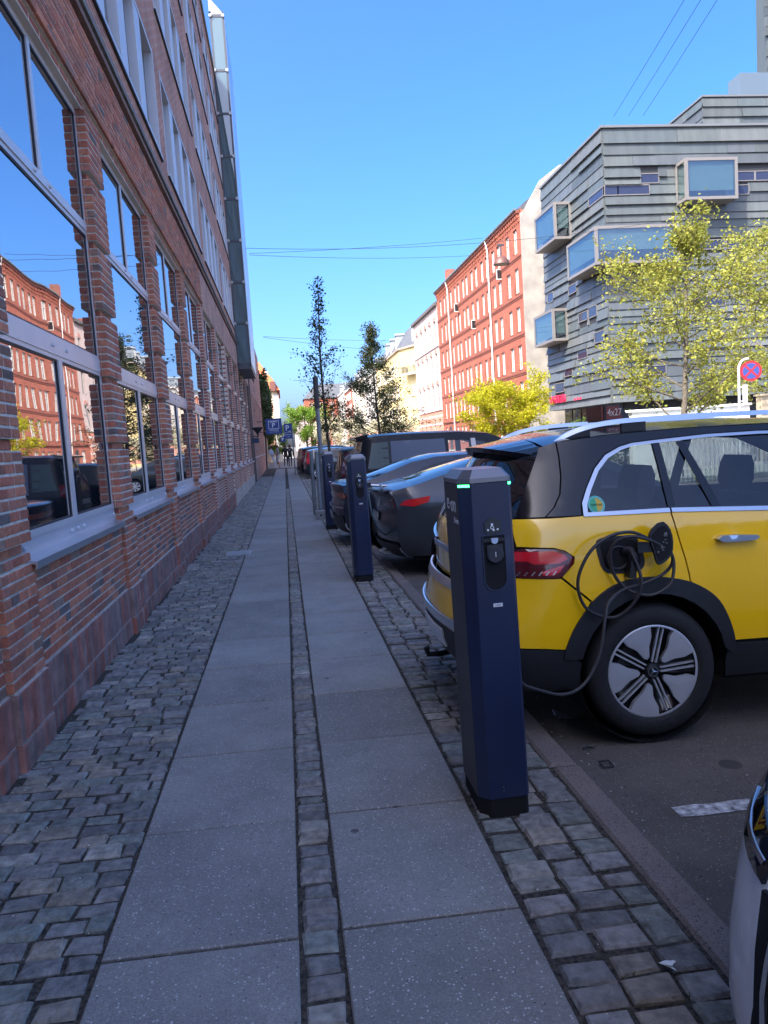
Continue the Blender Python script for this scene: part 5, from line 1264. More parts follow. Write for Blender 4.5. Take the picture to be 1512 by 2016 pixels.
# wheels: polished petals between black slots with paired spokes, star cap
PET = mat('polished_alloy', (0.55,0.56,0.58), 0.42, metal=0.55)
def star_wheel(x, sgn):
    w, sg = wheel(tx, x, sgn*0.905, 0.352, 0.360, 0.252, sgn)
    f = 0.006*sg
    MB().lathe([(0.238,f),(0.250,f-0.004*sg),(0.252,0.012*sg)], 48, (0,0,0), 'y').build('rim_edge', PET, w, smooth=True)
    petals = MB(); spokes = MB(); bolts = MB()
    for k in range(5):
        th = radians(90-13+72*k+36)                                            # petal axis
        def R(r, a): return (r*cos(th+radians(a)), r*sin(th+radians(a)))
        prof = [(0.070,0),(0.080,-11),(0.10,-13),(0.135,-15),(0.165,-19),(0.19,-21),(0.238,-20)] + [(0.243,-20+40*i/8) for i in range(9)] + [(0.238,20),(0.20,21),(0.165,17),(0.135,13),(0.10,12),(0.080,10)]
        pl = [R(r,a) for r, a in prof]; n = len(pl); c = R(0.17,0)
        o = len(petals.v); dish = lambda p: (0.014-0.010*min(1,hypot(*p)/0.24))*sg+f*0
        petals.add([(p[0], dish(p), p[1]) for p in pl]+[(c[0], 0.004*sg, c[1])]+[(p[0], 0.03*sg, p[1]) for p in pl], [(i,(i+1)%n,n) for i in range(n)]+[(i,i+n+1,(i+1)%n+n+1,(i+1)%n) for i in range(n)])
        t2 = th + radians(36)
        for s_ in (-1,1):
            a, b = Vector((cos(t2),sin(t2))), Vector((-sin(t2),cos(t2))); p0 = a*0.046+b*0.011*s_; p1 = a*0.236+b*0.013*s_; hw_ = 0.0045
            q = [p0+b*hw_, p0-b*hw_, p1-b*hw_, p1+b*hw_]; spokes.add([(v.x,0.016*sg,v.y) for v in q]+[(v.x,0.03*sg,v.y) for v in q], [(0,1,2,3),(0,4,5,1),(1,5,6,2),(2,6,7,3),(3,7,4,0)])
    tag(petals.build('petals', PET, w), kind='stuff'); tag(spokes.build('spokes', PET, w), kind='stuff')
    MB().lathe([(0,0.006*sg),(0.032,0.006*sg),(0.037,0.012*sg),(0.040,0.03*sg)], 28, (0,0,0), 'y').build('hub_cap', PLAS, w, smooth=False)
    st = MB(); y = 0.004*sg
    st.lathe([(0.0245,y),(0.0285,y),(0.0285,y+0.004*sg),(0.0245,y+0.004*sg)], 28, (0,0,0), 'y')
    for k in range(3):
        a = radians(90-100+120*k); tip = (0.0255*cos(a), 0.0255*sin(a)); l = (0.0055*cos(a+pi/3), 0.0055*sin(a+pi/3)); r = (0.0055*cos(a-pi/3), 0.0055*sin(a-pi/3))
        st.add([(0,y-0.003*sg,0),(l[0],y,l[1]),(tip[0],y,tip[1]),(r[0],y,r[1])], [(0,1,2),(0,2,3)])
    st.build('star_emblem', CHRM, w)
for x in (WX, FX):
    for s_ in (-1,1): star_wheel(x, s_)
# charge port, open flap, round sticker
pp = [(0.688,1.062),(0.72,1.080),(0.80,1.086),(0.89,1.086),(0.922,1.063),(0.954,0.961),(0.947,0.914),(0.908,0.895),(0.82,0.890),(0.755,0.892),(0.717,0.919),(0.695,1.004)]
po = tc.side('charge_port', chaikin(pp,1), PLAS, off=0.004, d=0.04, rim=0.01)
inn = [(0.82+(x-0.82)*0.82, 0.985+(z-0.985)*0.82) for x, z in pp]; tc.side('port_recess', chaikin(inn,1), UNDER, off=0.006, d=0.04, parent=po, rim=0.004)
mb = MB(); mb.lathe([(0.062,-0.925),(0.066,-0.93),(0.058,-0.933),(0.050,-0.925)], 20, (0.80,0,0.975), 'y'); mb.build('socket_ring', PLAS, po)
lid = chaikin([(x-0.87, z) for x, z in ((1.798,1.11),(1.866,1.167),(1.906,1.134),(1.927,1.071),(1.923,0.999),(1.898,0.964),(1.849,0.936),(1.836,0.953),(1.823,1.01),(1.803,1.063))], 1)
mb = MB(); mb.prism(lid, -1.015, -0.998, 'xz'); lo = mb.build('charge_flap', PLAS, tx)
ins = [(0.998+(x-0.998)*0.8, 1.05+(z-1.05)*0.82) for x, z in lid]; MB().prism(ins, -1.020, -1.0155, 'xz').build('flap_lining', UNDER, lo)
random.seed(2); mb = MB()
for i in range(12):
    x = 0.965+0.05*random.random(); z = 1.0+0.09*random.random(); mb.box(x, x+0.008, -1.0225, -1.020, z, z+0.005)
mb.box(1.005,1.020,-1.0225,-1.020,1.085,1.105); mb.build('flap_print', mat('print_grey', (0.16,0.16,0.16), 0.6), lo)
MB().prism([(0.87,1.062),(0.95,1.055),(0.955,1.005),(0.875,1.005)], -1.0, -0.975, 'xz').build('hinge', PLAS, lo)
MB().prism([(0.845,0.965),(0.872,0.965),(0.872,0.875),(0.835,0.875)], -0.985, -0.925, 'xz').build('plug_cap', PLAS, po)
c = (0.722,1.248); cir = lambda r, n=24: [(c[0]+r*cos(2*pi*i/n), c[1]+r*sin(2*pi*i/n)) for i in range(n)]
s0 = tc.side('window_sticker', cir(0.046), mat('sticker_teal', (0.10,0.42,0.36), 0.5), off=0.0, d=0.03, rim=0.002, label='round green and yellow taxi sticker')
tc.side('sticker_half', [(c[0]+0.034*cos(radians(90+180*i/12)), c[1]+0.034*sin(radians(90+180*i/12))) for i in range(13)], mat('sticker_green', (0.03,0.36,0.17), 0.5), off=0.001, d=0.03, parent=s0, rim=0)
tc.side('sticker_half', [(c[0]+0.034*cos(radians(-90+180*i/12)), c[1]+0.034*sin(radians(-90+180*i/12))) for i in range(13)], mat('sticker_yellow', (0.55,0.36,0.03), 0.5), off=0.001, d=0.03, parent=s0, rim=0)
yy = -(tc.hw(0.722,1.248)+0.003)
tilt = atan2(tc.hw(0.722,1.23)-tc.hw(0.722,1.27), 0.04)
text_obj('sticker_text', 'SAFETAXI', 0.0145, mat('sticker_ink', (0.015,0.05,0.03), 0.6), s0, (0.722,yy-0.0006,1.248), (pi/2-tilt,0,0), 0.0003, align='CENTER')
# tow hook
MB().tube([(0.14,-0.0,0.30),(0.02,-0.0,0.28),(-0.045,0.0,0.285),(-0.06,0.0,0.33)], 0.018, 8).build('tow_hook', UNDER, tx)
for sg in (-1,1):
    MB().prism(chaikin([(3.0,1.12),(3.16,1.12),(3.18,1.24),(3.02,1.25)],1), sg*1.02-0.09, sg*1.02+0.09, 'xz').build('mirror', BLKG, tx)

# ---------------------------------------------------------------- other cars
def simple_wheels(root, c, xs, R, rim_r, style):
    for x in xs:
        for s_ in (-1,1):
            w, sg = wheel(root, x, s_*(c.W-0.012), R, R, rim_r, s_)
            mb = MB(); n = {'five':5,'turbine':9,'white':7}[style]; f = 0.004*sg
            for k in range(n):
                t = 2*pi*k/n+0.3; a, b = Vector((cos(t),sin(t))), Vector((-sin(t),cos(t)))
                w0, w1 = (0.030,0.040) if style == 'five' else ((0.022,0.05) if style == 'white' else (0.020,0.055)); tw = 0.03 if style == 'turbine' else 0
                q = [a*rim_r*0.2+b*w0, a*rim_r*0.2-b*w0, a*rim_r*0.96-b*(w1-tw), a*rim_r*0.96+b*(w1+tw)]
                mb.add([(v.x,0.010*sg,v.y) for v in q]+[(v.x,0.04*sg,v.y) for v in q], [(0,1,2,3),(0,4,5,1),(1,5,6,2),(2,6,7,3),(3,7,4,0)])
            mb.lathe([(0,0.006*sg),(rim_r*0.24,0.008*sg),(rim_r*0.26,0.03*sg)], 16, (0,0,0), 'y'); mb.lathe([(rim_r*0.92,f),(rim_r*0.99,f),(rim_r*1.0,0.014*sg)], 32, (0,0,0), 'y')
            tag(mb.build('spokes', mat('alloy_white', (0.7,0.7,0.7), 0.4) if style == 'white' else mat('alloy_grey', (0.33,0.34,0.36), 0.35, metal=0.8), w), kind='stuff')
def gen_car(name, label, x, y, L, W, top, rear, belt, roof_w, wheels, R, rim_r, body, style, windows, glass_top, lamps, plate=None, zlow=0.26, group='cars parked along the kerb', rz=0.0, clad=True, bow=0.12, rear_glass=None, bump=0.50, roofm=None, corner=0.34, holes=()):
    """x,y: rear end and middle line"""
    root = thing(name, label, 'car', (x, y, gz(x)-0.045), (0, 0.02, rz), group)
    c = Car(root, L, W, top, rear, belt, roof_w, bow=bow, corner=corner)
    ar = [(wx, R+0.02) for wx in wheels]; out = c.outline(ar, R+0.055, zlow)
    for sg in (-1,1):
        c.side('body_side', out, body, sgn=sg, d=0.11, rim=0.02, holes=holes)
        for wi in windows: c.side('window', chaikin(wi,1), GLASSC, sgn=sg, off=0.005, d=0.12, rim=0.006)
        for wi in holes: c.side('window', wi, clear_glass('van_clear_glass', (0.75,0.78,0.76), ior=1.45), sgn=sg, off=-0.008, d=0.15, rim=0)
        for (pl, m) in lamps: c.side('tail_lamp', pl, m, sgn=sg, off=0.008, d=0.08)
        if clad:
            for wx in wheels: c.side('arch_trim', arc(wx,R+0.02,R+0.075,-10,190,16)+arc(wx,R+0.02,R+0.05,190,-10,16), PLAS, sgn=sg, off=0.006, d=0.1)
        c.side('sill', [(wheels[0]+R+0.07,zlow),(wheels[0]+R+0.08,zlow+0.1),(wheels[1]-R-0.08,zlow+0.1),(wheels[1]-R-0.07,zlow)], PLAS, sgn=sg, off=0.006, d=0.15)
    zt0 = min(z for xx, z in rear[-1:])
    xt = rear[-1][0]+0.03
    stops = sorted(glass_top)
    segs = []; xp = xt
    for (a, b) in stops:
        if a > xp+0.02: segs.append((xp, a, body, 'roof' if segs else 'boot_lid'))
        segs.append((a, b, GLASSC, 'windscreen' if a > L*0.5 else 'rear_window')); xp = b
    segs.append((xp, L-0.03, body, 'bonnet'))
    for (a, b, m, nm) in segs: c.topp(nm, a, b, roofm if (roofm and nm == 'roof') else m, nx=10)
    zr = rear[-1][1]; c.deck('boot_edge', zr, xt, body)
    c.rear_skin('rear_bumper', zlow, bump, PLAS if clad else body, off=0.02)
    if rear_glass: c.rear_skin('boot_panel', bump, rear_glass[0], body); c.rear_skin('rear_window', rear_glass[0], rear_glass[1], GLASSC); c.rear_skin('boot_panel', rear_glass[1], zr, body)
    else: c.rear_skin('boot_panel', bump, zr, body)
    c.front_skin('front_bumper', zlow, c.zt(L-0.02), body)
    if plate: c.rearp('number_plate', [(-0.26,plate-0.055),(0.26,plate-0.055),(0.26,plate+0.055),(-0.26,plate+0.055)], mat('grey_plate', (0.35,0.35,0.36), 0.5), off=0.03)
    MB().box(0.45, L-0.4, -W/2+0.15, W/2-0.15, 0.2, 0.5).build('underbody', UNDER, root)
    for wx in wheels: MB().lathe([(R+0.05,-W/2+0.03),(R+0.05,-W/2+0.35),(0.0,-W/2+0.35)], 24, (wx,0,R+0.02), 'y').build('wheel_well', UNDER, root); MB().lathe([(R+0.05,W/2-0.03),(R+0.05,W/2-0.35),(0.0,W/2-0.35)], 24, (wx,0,R+0.02), 'y').build('wheel_well', UNDER, root)
    simple_wheels(root, c, wheels, R, rim_r, style)
    return root, c
GREYM = paint('dark_grey_metallic', (0.045,0.049,0.058), 0.30, 0.35, coat=0.5); BLUEBLK = paint('blue_black_metallic', (0.018,0.023,0.038), 0.26, 0.3, coat=0.5); BLACKP = mat('black_paint', (0.008,0.009,0.013), 0.25, spec=0.22, var=0.05, scale=3)
# dark grey fastback behind the taxi
top1 = [(0.20,1.075),(0.45,1.13),(0.9,1.255),(1.35,1.37),(1.9,1.415),(2.4,1.42),(2.9,1.35),(3.35,1.14),(3.62,0.98),(4.3,0.86),(4.60,0.72),(4.69,0.62)]
rear1 = [(0.34,0.24),(0.24,0.34),(0.20,0.50),(0.19,0.66),(0.215,0.80),(0.17,0.98),(0.12,1.06),(0.17,1.075)]
win1 = [[(1.0,1.10),(1.18,1.20),(1.42,1.30),(1.78,1.355),(2.12,1.36),(2.14,1.06)],[(2.20,1.06),(2.18,1.36),(2.62,1.34),(3.1,1.14),(3.3,1.0),(3.0,1.02)]]
g1, gc1 = gen_car('fastback_car', 'dark grey fastback saloon with red side tail lamps right behind the nearest charging post', 1.06, 10.05, 4.69, 1.85, top1, rear1, 1.0, 1.14, (1.0,3.87), 0.335, 0.235, GREYM, 'turbine', win1, [(0.42,1.45),(2.55,3.40)], [([(0.24,0.90),(0.32,0.96),(0.62,1.00),(0.60,0.93),(0.42,0.88)], REDL)], plate=0.72, bow=0.16, clad=False, bump=0.40)
gc1.rearp('lip_spoiler', [(-0.72,1.045),(0.72,1.045),(0.72,1.075),(-0.72,1.075)], BLKG, off=0.03); gc1.rearp('tail_lamp', [(-0.82,0.86),(-0.45,0.87),(-0.45,0.93),(-0.82,0.97)], DKRED, off=0.010); gc1.rearp('tail_lamp', [(0.82,0.86),(0.45,0.87),(0.45,0.93),(0.82,0.97)], DKRED, off=0.010)
gc1.rear_skin('diffuser', 0.24, 0.42, PLAS, off=0.028)
# dark blue-black saloon by the second post
top2 = [(0.22,1.02),(0.50,1.05),(0.85,1.16),(1.35,1.33),(1.75,1.40),(2.3,1.42),(2.85,1.36),(3.3,1.18),(3.6,1.04),(4.25,0.94),(4.55,0.80),(4.62,0.68)]
rear2 = [(0.34,0.24),(0.24,0.36),(0.20,0.52),(0.20,0.70),(0.225,0.80),(0.20,0.96),(0.19,1.02)]
win2 = [[(1.30,1.04),(1.36,1.15),(1.52,1.24),(1.85,1.325),(2.22,1.34),(2.24,1.01)],[(2.30,1.01),(2.28,1.34),(2.66,1.32),(3.1,1.14),(3.28,1.0),(3.0,1.0)]]
g2, gc2 = gen_car('saloon_car', 'blue black saloon charging from the second post with a white kerbside tail', 0.62, 12.85, 4.62, 1.85, top2, rear2, 0.99, 1.16, (0.98,3.72), 0.345, 0.24, BLUEBLK, 'turbine', win2, [(0.55,1.55),(2.6,3.38)], [([(0.24,0.84),(0.30,0.92),(0.50,0.93),(0.46,0.86)], DKRED)], plate=0.52, bow=0.14, clad=True, bump=0.55)
gc2.rearp('tail_lamp', [(-0.86,0.82),(0.86,0.82),(0.86,0.90),(-0.86,0.90)], mat('tail_amber', (0.42,0.10,0.03), 0.2, coat=1.0), off=0.012); gc2.rearp('bumper_trim', [(-0.85,0.66),(0.85,0.66),(0.85,0.69),(-0.85,0.69)], CHRM, off=0.03)
# tall black van with a covered side window
top3 = [(0.36,1.77),(0.6,1.82),(1.5,1.845),(2.6,1.84),(3.3,1.78),(3.75,1.60),(4.25,1.14),(4.75,0.98),(4.95,0.80)]
rear3 = [(0.28,0.24),(0.20,0.40),(0.16,0.60),(0.16,1.0),(0.21,1.25),(0.32,1.70),(0.36,1.77)]
V, vc = gen_car('black_van', 'tall black van with its side windows partly covered behind the two saloons', 1.42, 18.5, 5.0, 1.92, top3, rear3, 1.02, 1.52, (0.95,3.85), 0.35, 0.24, BLACKP, 'five', [], [(3.35,4.2)], [([(0.22,0.9),(0.22,1.2),(0.36,1.2),(0.36,0.95)], DKRED)], plate=0.75, bow=0.10, rear_glass=(1.1,1.7), bump=0.55, holes=([(2.34,1.10),(2.34,1.66),(2.86,1.645),(2.92,1.10)],[(3.06,1.10),(3.0,1.64),(3.22,1.58),(3.30,1.10)],[(3.40,1.10),(3.34,1.54),(3.55,1.48),(3.96,1.12)]), roofm=mat('van_roof_green', (0.03,0.05,0.035), 0.25, coat=0.8))
for sg in (-1,1):
    vc.side('window', [(0.42,1.08),(0.55,1.66),(0.92,1.68),(0.92,1.08)], mirror_glass('van_mirror_glass', (0.015,0.035,0.028), ior=1.45), sgn=sg, off=0.006, d=0.12)  # green reflection put into the quarter glass tint
    vc.side('window_cover', [(0.98,1.02),(0.98,1.69),(2.25,1.70),(2.28,1.02)], mat('blue_window_cover', (0.045,0.065,0.11), 0.45), sgn=sg, off=0.010, d=0.12)
    vc.side('window_pillar', [(2.93,1.05),(2.87,1.68),(2.98,1.68),(3.05,1.05)], mat('pale_pillar', (0.40,0.40,0.42), 0.4), sgn=sg, off=0.012, d=0.12)
    for z in (1.12,1.30,1.52): vc.side('window_trim', [(0.78,z),(0.78,z+0.03),(0.95,z+0.03),(0.95,z)], PLAS, sgn=sg, off=0.012, d=0.1)
mb = MB(); mb.add([(0.16,-0.62,1.80),(0.16,0.62,1.80),(0.5,0.66,1.88),(0.5,-0.66,1.88),(0.16,-0.62,1.76),(0.16,0.62,1.76),(0.42,0.66,1.76),(0.42,-0.66,1.76)], [(0,1,2,3),(4,7,6,5),(0,4,5,1),(1,5,6,2),(3,7,4,0)]); mb.build('spoiler', BLKG, V)
# dark hatchback with tall red lamps and the cars beyond it
top4 = [(0.34,1.40),(0.6,1.46),(1.4,1.50),(2.0,1.49),(2.5,1.42),(3.05,1.12),(3.3,1.0),(3.9,0.9),(4.15,0.72),(4.2,0.6)]
rear4 = [(0.28,0.24),(0.20,0.36),(0.17,0.55),(0.19,0.85),(0.22,1.0),(0.32,1.36),(0.34,1.40)]
win4 = [[(0.62,1.0),(0.66,1.34),(1.35,1.41),(1.37,0.98)],[(1.43,0.98),(1.41,1.41),(2.0,1.40),(2.35,1.32),(2.80,0.98)]]
lamp4 = [([(0.21,0.78),(0.20,0.95),(0.33,1.40),(0.44,1.41),(0.38,1.0),(0.36,0.78)], REDL)]
H4, hc4 = gen_car('hatchback_car', 'dark green black hatchback with tall red tail lamps and white wheels', 0.80, 39.0, 4.2, 1.72, top4, rear4, 0.96, 1.2, (0.78,3.35), 0.31, 0.225, paint('dark_teal', (0.012,0.022,0.026), 0.22), 'white', win4, [(2.15,3.08)], lamp4, plate=0.8, rear_glass=(1.02,1.34))
top5 = [(0.32,1.50),(0.7,1.56),(1.6,1.60),(2.3,1.58),(2.8,1.48),(3.4,1.14),(3.65,1.04),(4.3,0.95),(4.55,0.8),(4.6,0.65)]
rear5 = [(0.28,0.26),(0.20,0.40),(0.17,0.60),(0.19,0.95),(0.24,1.10),(0.30,1.46),(0.32,1.50)]
win5 = [[(0.7,1.06),(0.8,1.42),(1.5,1.49),(1.52,1.05)],[(1.6,1.05),(1.58,1.49),(2.2,1.48),(2.6,1.40),(3.1,1.06)]]
lamp5 = [(pl, DKRED) for pl, _m in lamp4]
for i, (x, y, p, lab) in enumerate(((0.62,41.9,BLACKP,'black estate car just beyond the dark hatchback'),(0.55,44.8,BLUEBLK,'dark blue tall car with pale roof rails beyond the black estate'),(0.60,48.0,paint('pale_blue_paint',(0.30,0.40,0.55),0.25,0.3),'pale blue car farthest along the kerb near the parking sign'))):
    gen_car('parked_car', lab, x, y, 4.6, 1.84, top5, rear5, 1.02, 1.3, (0.9,3.6), 0.34, 0.23, p, 'five', win5, [(2.5,3.45)], lamp5, rear_glass=(1.08,1.44))
gen_car('parked_car', 'black estate car parked just beyond the black van', 1.25, 21.6, 4.6, 1.84, top5, rear5, 1.02, 1.3, (0.9,3.6), 0.34, 0.23, BLACKP, 'five', win5, [(2.5,3.45)], lamp5, rear_glass=(1.08,1.44))
# silver car cut off at the lower right corner, nose over the kerb
top6 = [(0.30,0.74),(0.55,0.83),(1.1,0.94),(1.35,1.0),(1.9,1.32),(2.4,1.46),(3.3,1.46),(3.9,1.30),(4.2,1.0),(4.25,0.9)]
nose6 = [(0.47,0.16),(0.40,0.24),(0.375,0.32),(0.385,0.42),(0.41,0.55),(0.44,0.66),(0.50,0.74)]
SILV = paint('silver_paint', (0.85,0.84,0.84), 0.35, 0.0)
sv = thing('silver_car', 'silver car whose nose pokes in at the lower right corner', 'car', (0.85, 1.22, gz(1.2)-0.045), (0,0.02,0), 'cars parked along the kerb')
sc = Car(sv, 4.3, 1.80, top6, nose6, 0.98, 1.2, bow=0.39, corner=0.45, cb=0.13)
for sg in (-1,1):
    sc.side('body_side', sc.outline([(0.92,0.33),(3.45,0.33)], 0.38, 0.20), SILV, sgn=sg, d=0.11, rim=0.02)
    sc.side('window', chaikin([(1.45,1.0),(1.95,1.30),(2.4,1.41),(2.5,1.41),(2.5,1.0)],1), GLASSC, sgn=sg, off=0.005, d=0.12)
    sc.side('window', chaikin([(2.56,1.0),(2.56,1.41),(3.2,1.40),(3.7,1.22),(3.9,1.02)],1), GLASSC, sgn=sg, off=0.005, d=0.12)
sc.rear_skin('front_bumper', 0.16, 0.74, SILV, nz=20, ny=26); sc.topp('bonnet', 0.52, 1.33, SILV); sc.topp('windscreen', 1.36, 2.35, GLASSC); sc.topp('roof', 2.37, 3.35, SILV); sc.topp('rear_window', 3.4, 4.2, GLASSC)
for sg in (-1,1):
    sc.rearp('lower_intake', [(sg*y,z) for y, z in ((-0.2,0.28),(0.05,0.275),(0.14,0.34),(0.20,0.45),(0.235,0.55),(0.27,0.66),(0.1,0.69),(-0.2,0.68))], UNDER, off=0.008, d=0.05)
    sc.rearp('intake_trim', [(sg*y,z) for y, z in ((-0.05,0.33),(0.07,0.33),(0.14,0.40),(0.175,0.50),(0.185,0.62),(0.17,0.62),(0.155,0.50),(0.12,0.41),(0.06,0.345),(-0.05,0.345))], CHRM, off=0.014, d=0.05)
    sc.rearp('headlamp', [(sg*y,z) for y, z in ((0.28,0.665),(0.50,0.655),(0.70,0.665),(0.72,0.725),(0.55,0.735),(0.30,0.72))], GLASSC, off=0.008, d=0.05)
    sc.rearp('headlamp_trim', [(sg*y,z) for y, z in ((0.32,0.685),(0.50,0.675),(0.66,0.685),(0.66,0.695),(0.50,0.685),(0.32,0.695))], CHRM, off=0.012, d=0.05)
MB().box(0.5,4.0,-0.75,0.75,0.15,0.5).build('underbody', UNDER, sv)
simple_wheels(sv, sc, (0.92,3.45), 0.32, 0.225, 'five')
# ================================================================ STREET FURNITURE, SIGNS, PEOPLE, LITTER
NAVY = mat('navy_paint', (0.010,0.020,0.060), 0.34, var=0.08, scale=3, coat=0.25)
GREYP = mat('post_side_grey', (0.045,0.042,0.048), 0.5, var=0.08, scale=3)
CAPM = mat('cap_metal', (0.22,0.22,0.24), 0.35, metal=0.7)
LEDD = mat('dim_led', (0.35,0.42,0.30), 0.4)
LED = mat('green_led', (0.02,0.5,0.1), 0.4, emit=(0.05,1.0,0.18), estr=2.2)
def charger(x, y, lab, lean=0.0):
    t = thing('charging_post', lab, 'charging post', (x, y, gz(x)), (0, lean, 0), 'navy charging posts along the kerb')
    # octagonal column 0.25 x 0.31, local origin at the middle of its base
    a, b, c, d = 0.125, 0.165, 0.045, 0.014; H = 1.435; ar = 0.095
    def ring(e): return [(-a+c,-b),(ar-d,-b),(ar,-b+d),(ar,b-d),(ar-d,b),(-a+d,b),(-a,b-d),(-a,-b+c)]
    R0 = ring(0)
    mb = MB(); n = 8
    mb.add([(p[0],p[1],0.075) for p in R0]+[(p[0],p[1],H) for p in R0], [(i,(i+1)%n,(i+1)%n+n,i+n) for i in range(n)] )
    mb.m = [0,0,1,1,1,0,1,0][:n]; mb.m = [0,0,1,0,0,0,1,0]
    o = mb.build('column', [NAVY, GREYP], t)
    bv = o.modifiers.new('edge', 'BEVEL'); bv.width = 0.004; bv.segments = 2; bv.limit_method = 'ANGLE'
    s = 0.96; mb = MB(); mb.add([(p[0]*s,p[1]*s,-0.06) for p in R0]+[(p[0]*s,p[1]*s,0.076) for p in R0], [(i,(i+1)%n,(i+1)%n+n,i+n) for i in range(n)]); mb.build('foot', UNDER, t)
    # cap: short collar then slopes up to a flat top
    mb = MB(); q = 0.72
    mb.add([(p[0],p[1],H+0.003) for p in R0]+[(p[0],p[1],H+0.022) for p in R0]+[(p[0]*q-0.0,p[1]*0.80,H+0.058) for p in R0], [(i,(i+1)%n,(i+1)%n+n,i+n) for i in range(n)]+[(i+n,(i+1)%n+n,(i+1)%n+2*n,i+2*n) for i in range(n)]+[tuple(range(2*n,3*n)), tuple(range(n))])
    o = mb.build('cap', CAPM, t)
    for (sx, sy) in ((-1,-1),(1,-1)):
        L = MB(); cc = c if sx < 0 else d; aa = a if sx < 0 else ar; p0 = Vector((sx*aa, sy*(b-cc))); p1 = Vector((sx*(aa-cc), sy*b)); nn = Vector((sx,sy)).normalized()*0.002; e = (p1-p0)
        q0, q1 = p0+e*0.06+nn, p0+e*0.94+nn; L.add([(q0.x,q0.y,H-0.012),(q1.x,q1.y,H-0.012),(q1.x,q1.y,H-0.002),(q0.x,q0.y,H-0.002),(q0.x-nn.x*2,q0.y-nn.y*2,H-0.012),(q1.x-nn.x*2,q1.y-nn.y*2,H-0.012),(q1.x-nn.x*2,q1.y-nn.y*2,H-0.002),(q0.x-nn.x*2,q0.y-nn.y*2,H-0.002)], [(0,1,2,3),(4,5,1,0),(3,2,6,7),(0,3,7,4),(1,5,6,2)]); L.build('status_light', LED if y < 5 else LEDD, t)
    f = -b
    # socket bay in the face towards us
    stad = lambda w, z0, z1, k=10: [(-w*cos(pi*i/k), z0+w-w*sin(pi*i/k)) for i in range(k+1)] + [(w,z1),(-w,z1)]
    sx0 = 0.004
    P = [(x_+sx0, z) for x_, z in stad(0.046, 0.985, 1.215)]
    MB().prism(P, f-0.004, f+0.02, 'xz').build('socket_bay', UNDER, t)
    fr = MB(); n2 = len(P); O = [(x_+sx0, z) for x_, z in stad(0.051, 0.979, 1.219)]
    fr.add([(p[0],f-0.006,p[1]) for p in O]+[(p[0],f-0.006,p[1]) for p in P]+[(p[0],f+0.01,p[1]) for p in O], [(i,(i+1)%n2,(i+1)%n2+n2,i+n2) for i in range(n2)]+[(i,i+2*n2,(i+1)%n2+2*n2,(i+1)%n2) for i in range(n2)]); fr.build('bay_rim', mat('bay_rim_blue', (0.02,0.032,0.075), 0.35), t)
    lidm = MB(); lidm.lathe([(0,-0.022),(0.031,-0.022),(0.036,-0.016),(0.036,0)], 24, (sx0,f-0.002,1.135), 'y'); lidm.box(sx0-0.034,sx0+0.034,f-0.018,f,1.15,1.178)
    o = lidm.build('socket_lid', mat('lid_grey', (0.022,0.025,0.032), 0.5), t)
    WH = mat('print_white', (0.85,0.85,0.86), 0.5)
    text_obj('lid_number', '1', 0.030, WH, o, (sx0, f-0.025, 1.137), (pi/2,0,0), 0.001, align='CENTER')
    MB().box(sx0-0.048,sx0+0.046,f-0.012,f,1.190,1.203).build('bay_bar', PLAS, t)
    MB().prism([(sx0-0.014,1.205),(sx0+0.016,1.205),(sx0+0.013,1.186),(sx0+0.001,1.180),(sx0-0.011,1.186)], f-0.018, f-0.012, 'xz').build('lock_badge', mat('badge_blue', (0.45,0.55,0.68), 0.4), t)
    sp = MB().prism(chaikin([(sx0-0.036,1.218),(sx0+0.036,1.218),(sx0+0.036,1.286),(sx0-0.036,1.286)],1), f-0.006, f+0.001, 'xz').build('reader_panel', mat('reader_dark', (0.020,0.028,0.032), 0.4), t)
    for (u, v, s_) in ((-0.004,1.262,0.011),(-0.022,1.240,0.009),(0.002,1.238,0.010),(0.019,1.240,0.009)):
        MB().lathe([(0,-0.001),(s_*0.5,-0.001),(s_*0.5,0.0)], 8, (sx0+u, f-0.007, v), 'y').build('reader_icon', WH, sp)
    MB().lathe([(0.005,-0.001),(0.008,-0.001),(0.008,0),(0.005,0)], 12, (sx0-0.004, f-0.007, 1.249), 'y').build('reader_icon', WH, sp)
    lb = MB().box(sx0-0.018,sx0+0.022,f-0.0025,f+0.001,0.912,0.927).build('id_label', mat('label_white', (0.72,0.72,0.74), 0.5), t)
    text_obj('label_text', '210086', 0.008, mat('label_ink', (0.08,0.08,0.1), 0.6), lb, (sx0+0.002,f-0.0033,0.9195), (pi/2,0,0), 0.0003, align='CENTER')
    # lettering on the pavement face
    text_obj('logo_text', 'e', 0.105, WH, t, (-a-0.002, 0.100, 1.352), (pi/2, 0, -pi/2), 0.001, sx=1.0)
    MB().lathe([(0,-0.002),(0.007,-0.002),(0.007,0)], 12, (-a-0.0, 0.032, 1.345), 'x').build('logo_dot', WH, t)
    text_obj('logo_text', 'on', 0.100, WH, t, (-a-0.002, 0.022, 1.345), (pi/2, 0, -pi/2), 0.001, sx=0.95)
    text_obj('drive_text', 'Drive', 0.036, WH, t, (-a-0.002, -0.028, 1.278), (pi/2, 0, -pi/2), 0.0008)
    for v in (0.11, 0.125):
        MB().lathe([(0,-0.002),(0.003,-0.002),(0.003,0)], 6, (-0.02, f-0.001, v), 'y').build('screw', CAPM, t)
    return t
charger(0.843, 3.265, 'nearest navy charging post, standing before the yellow taxi', -0.012)
charger(0.835, 9.10, 'second navy charging post, between the taxi and the dark fastback', -0.004)
charger(0.815, 14.95, 'third navy charging post, farthest and next to the light pole', 0.0)

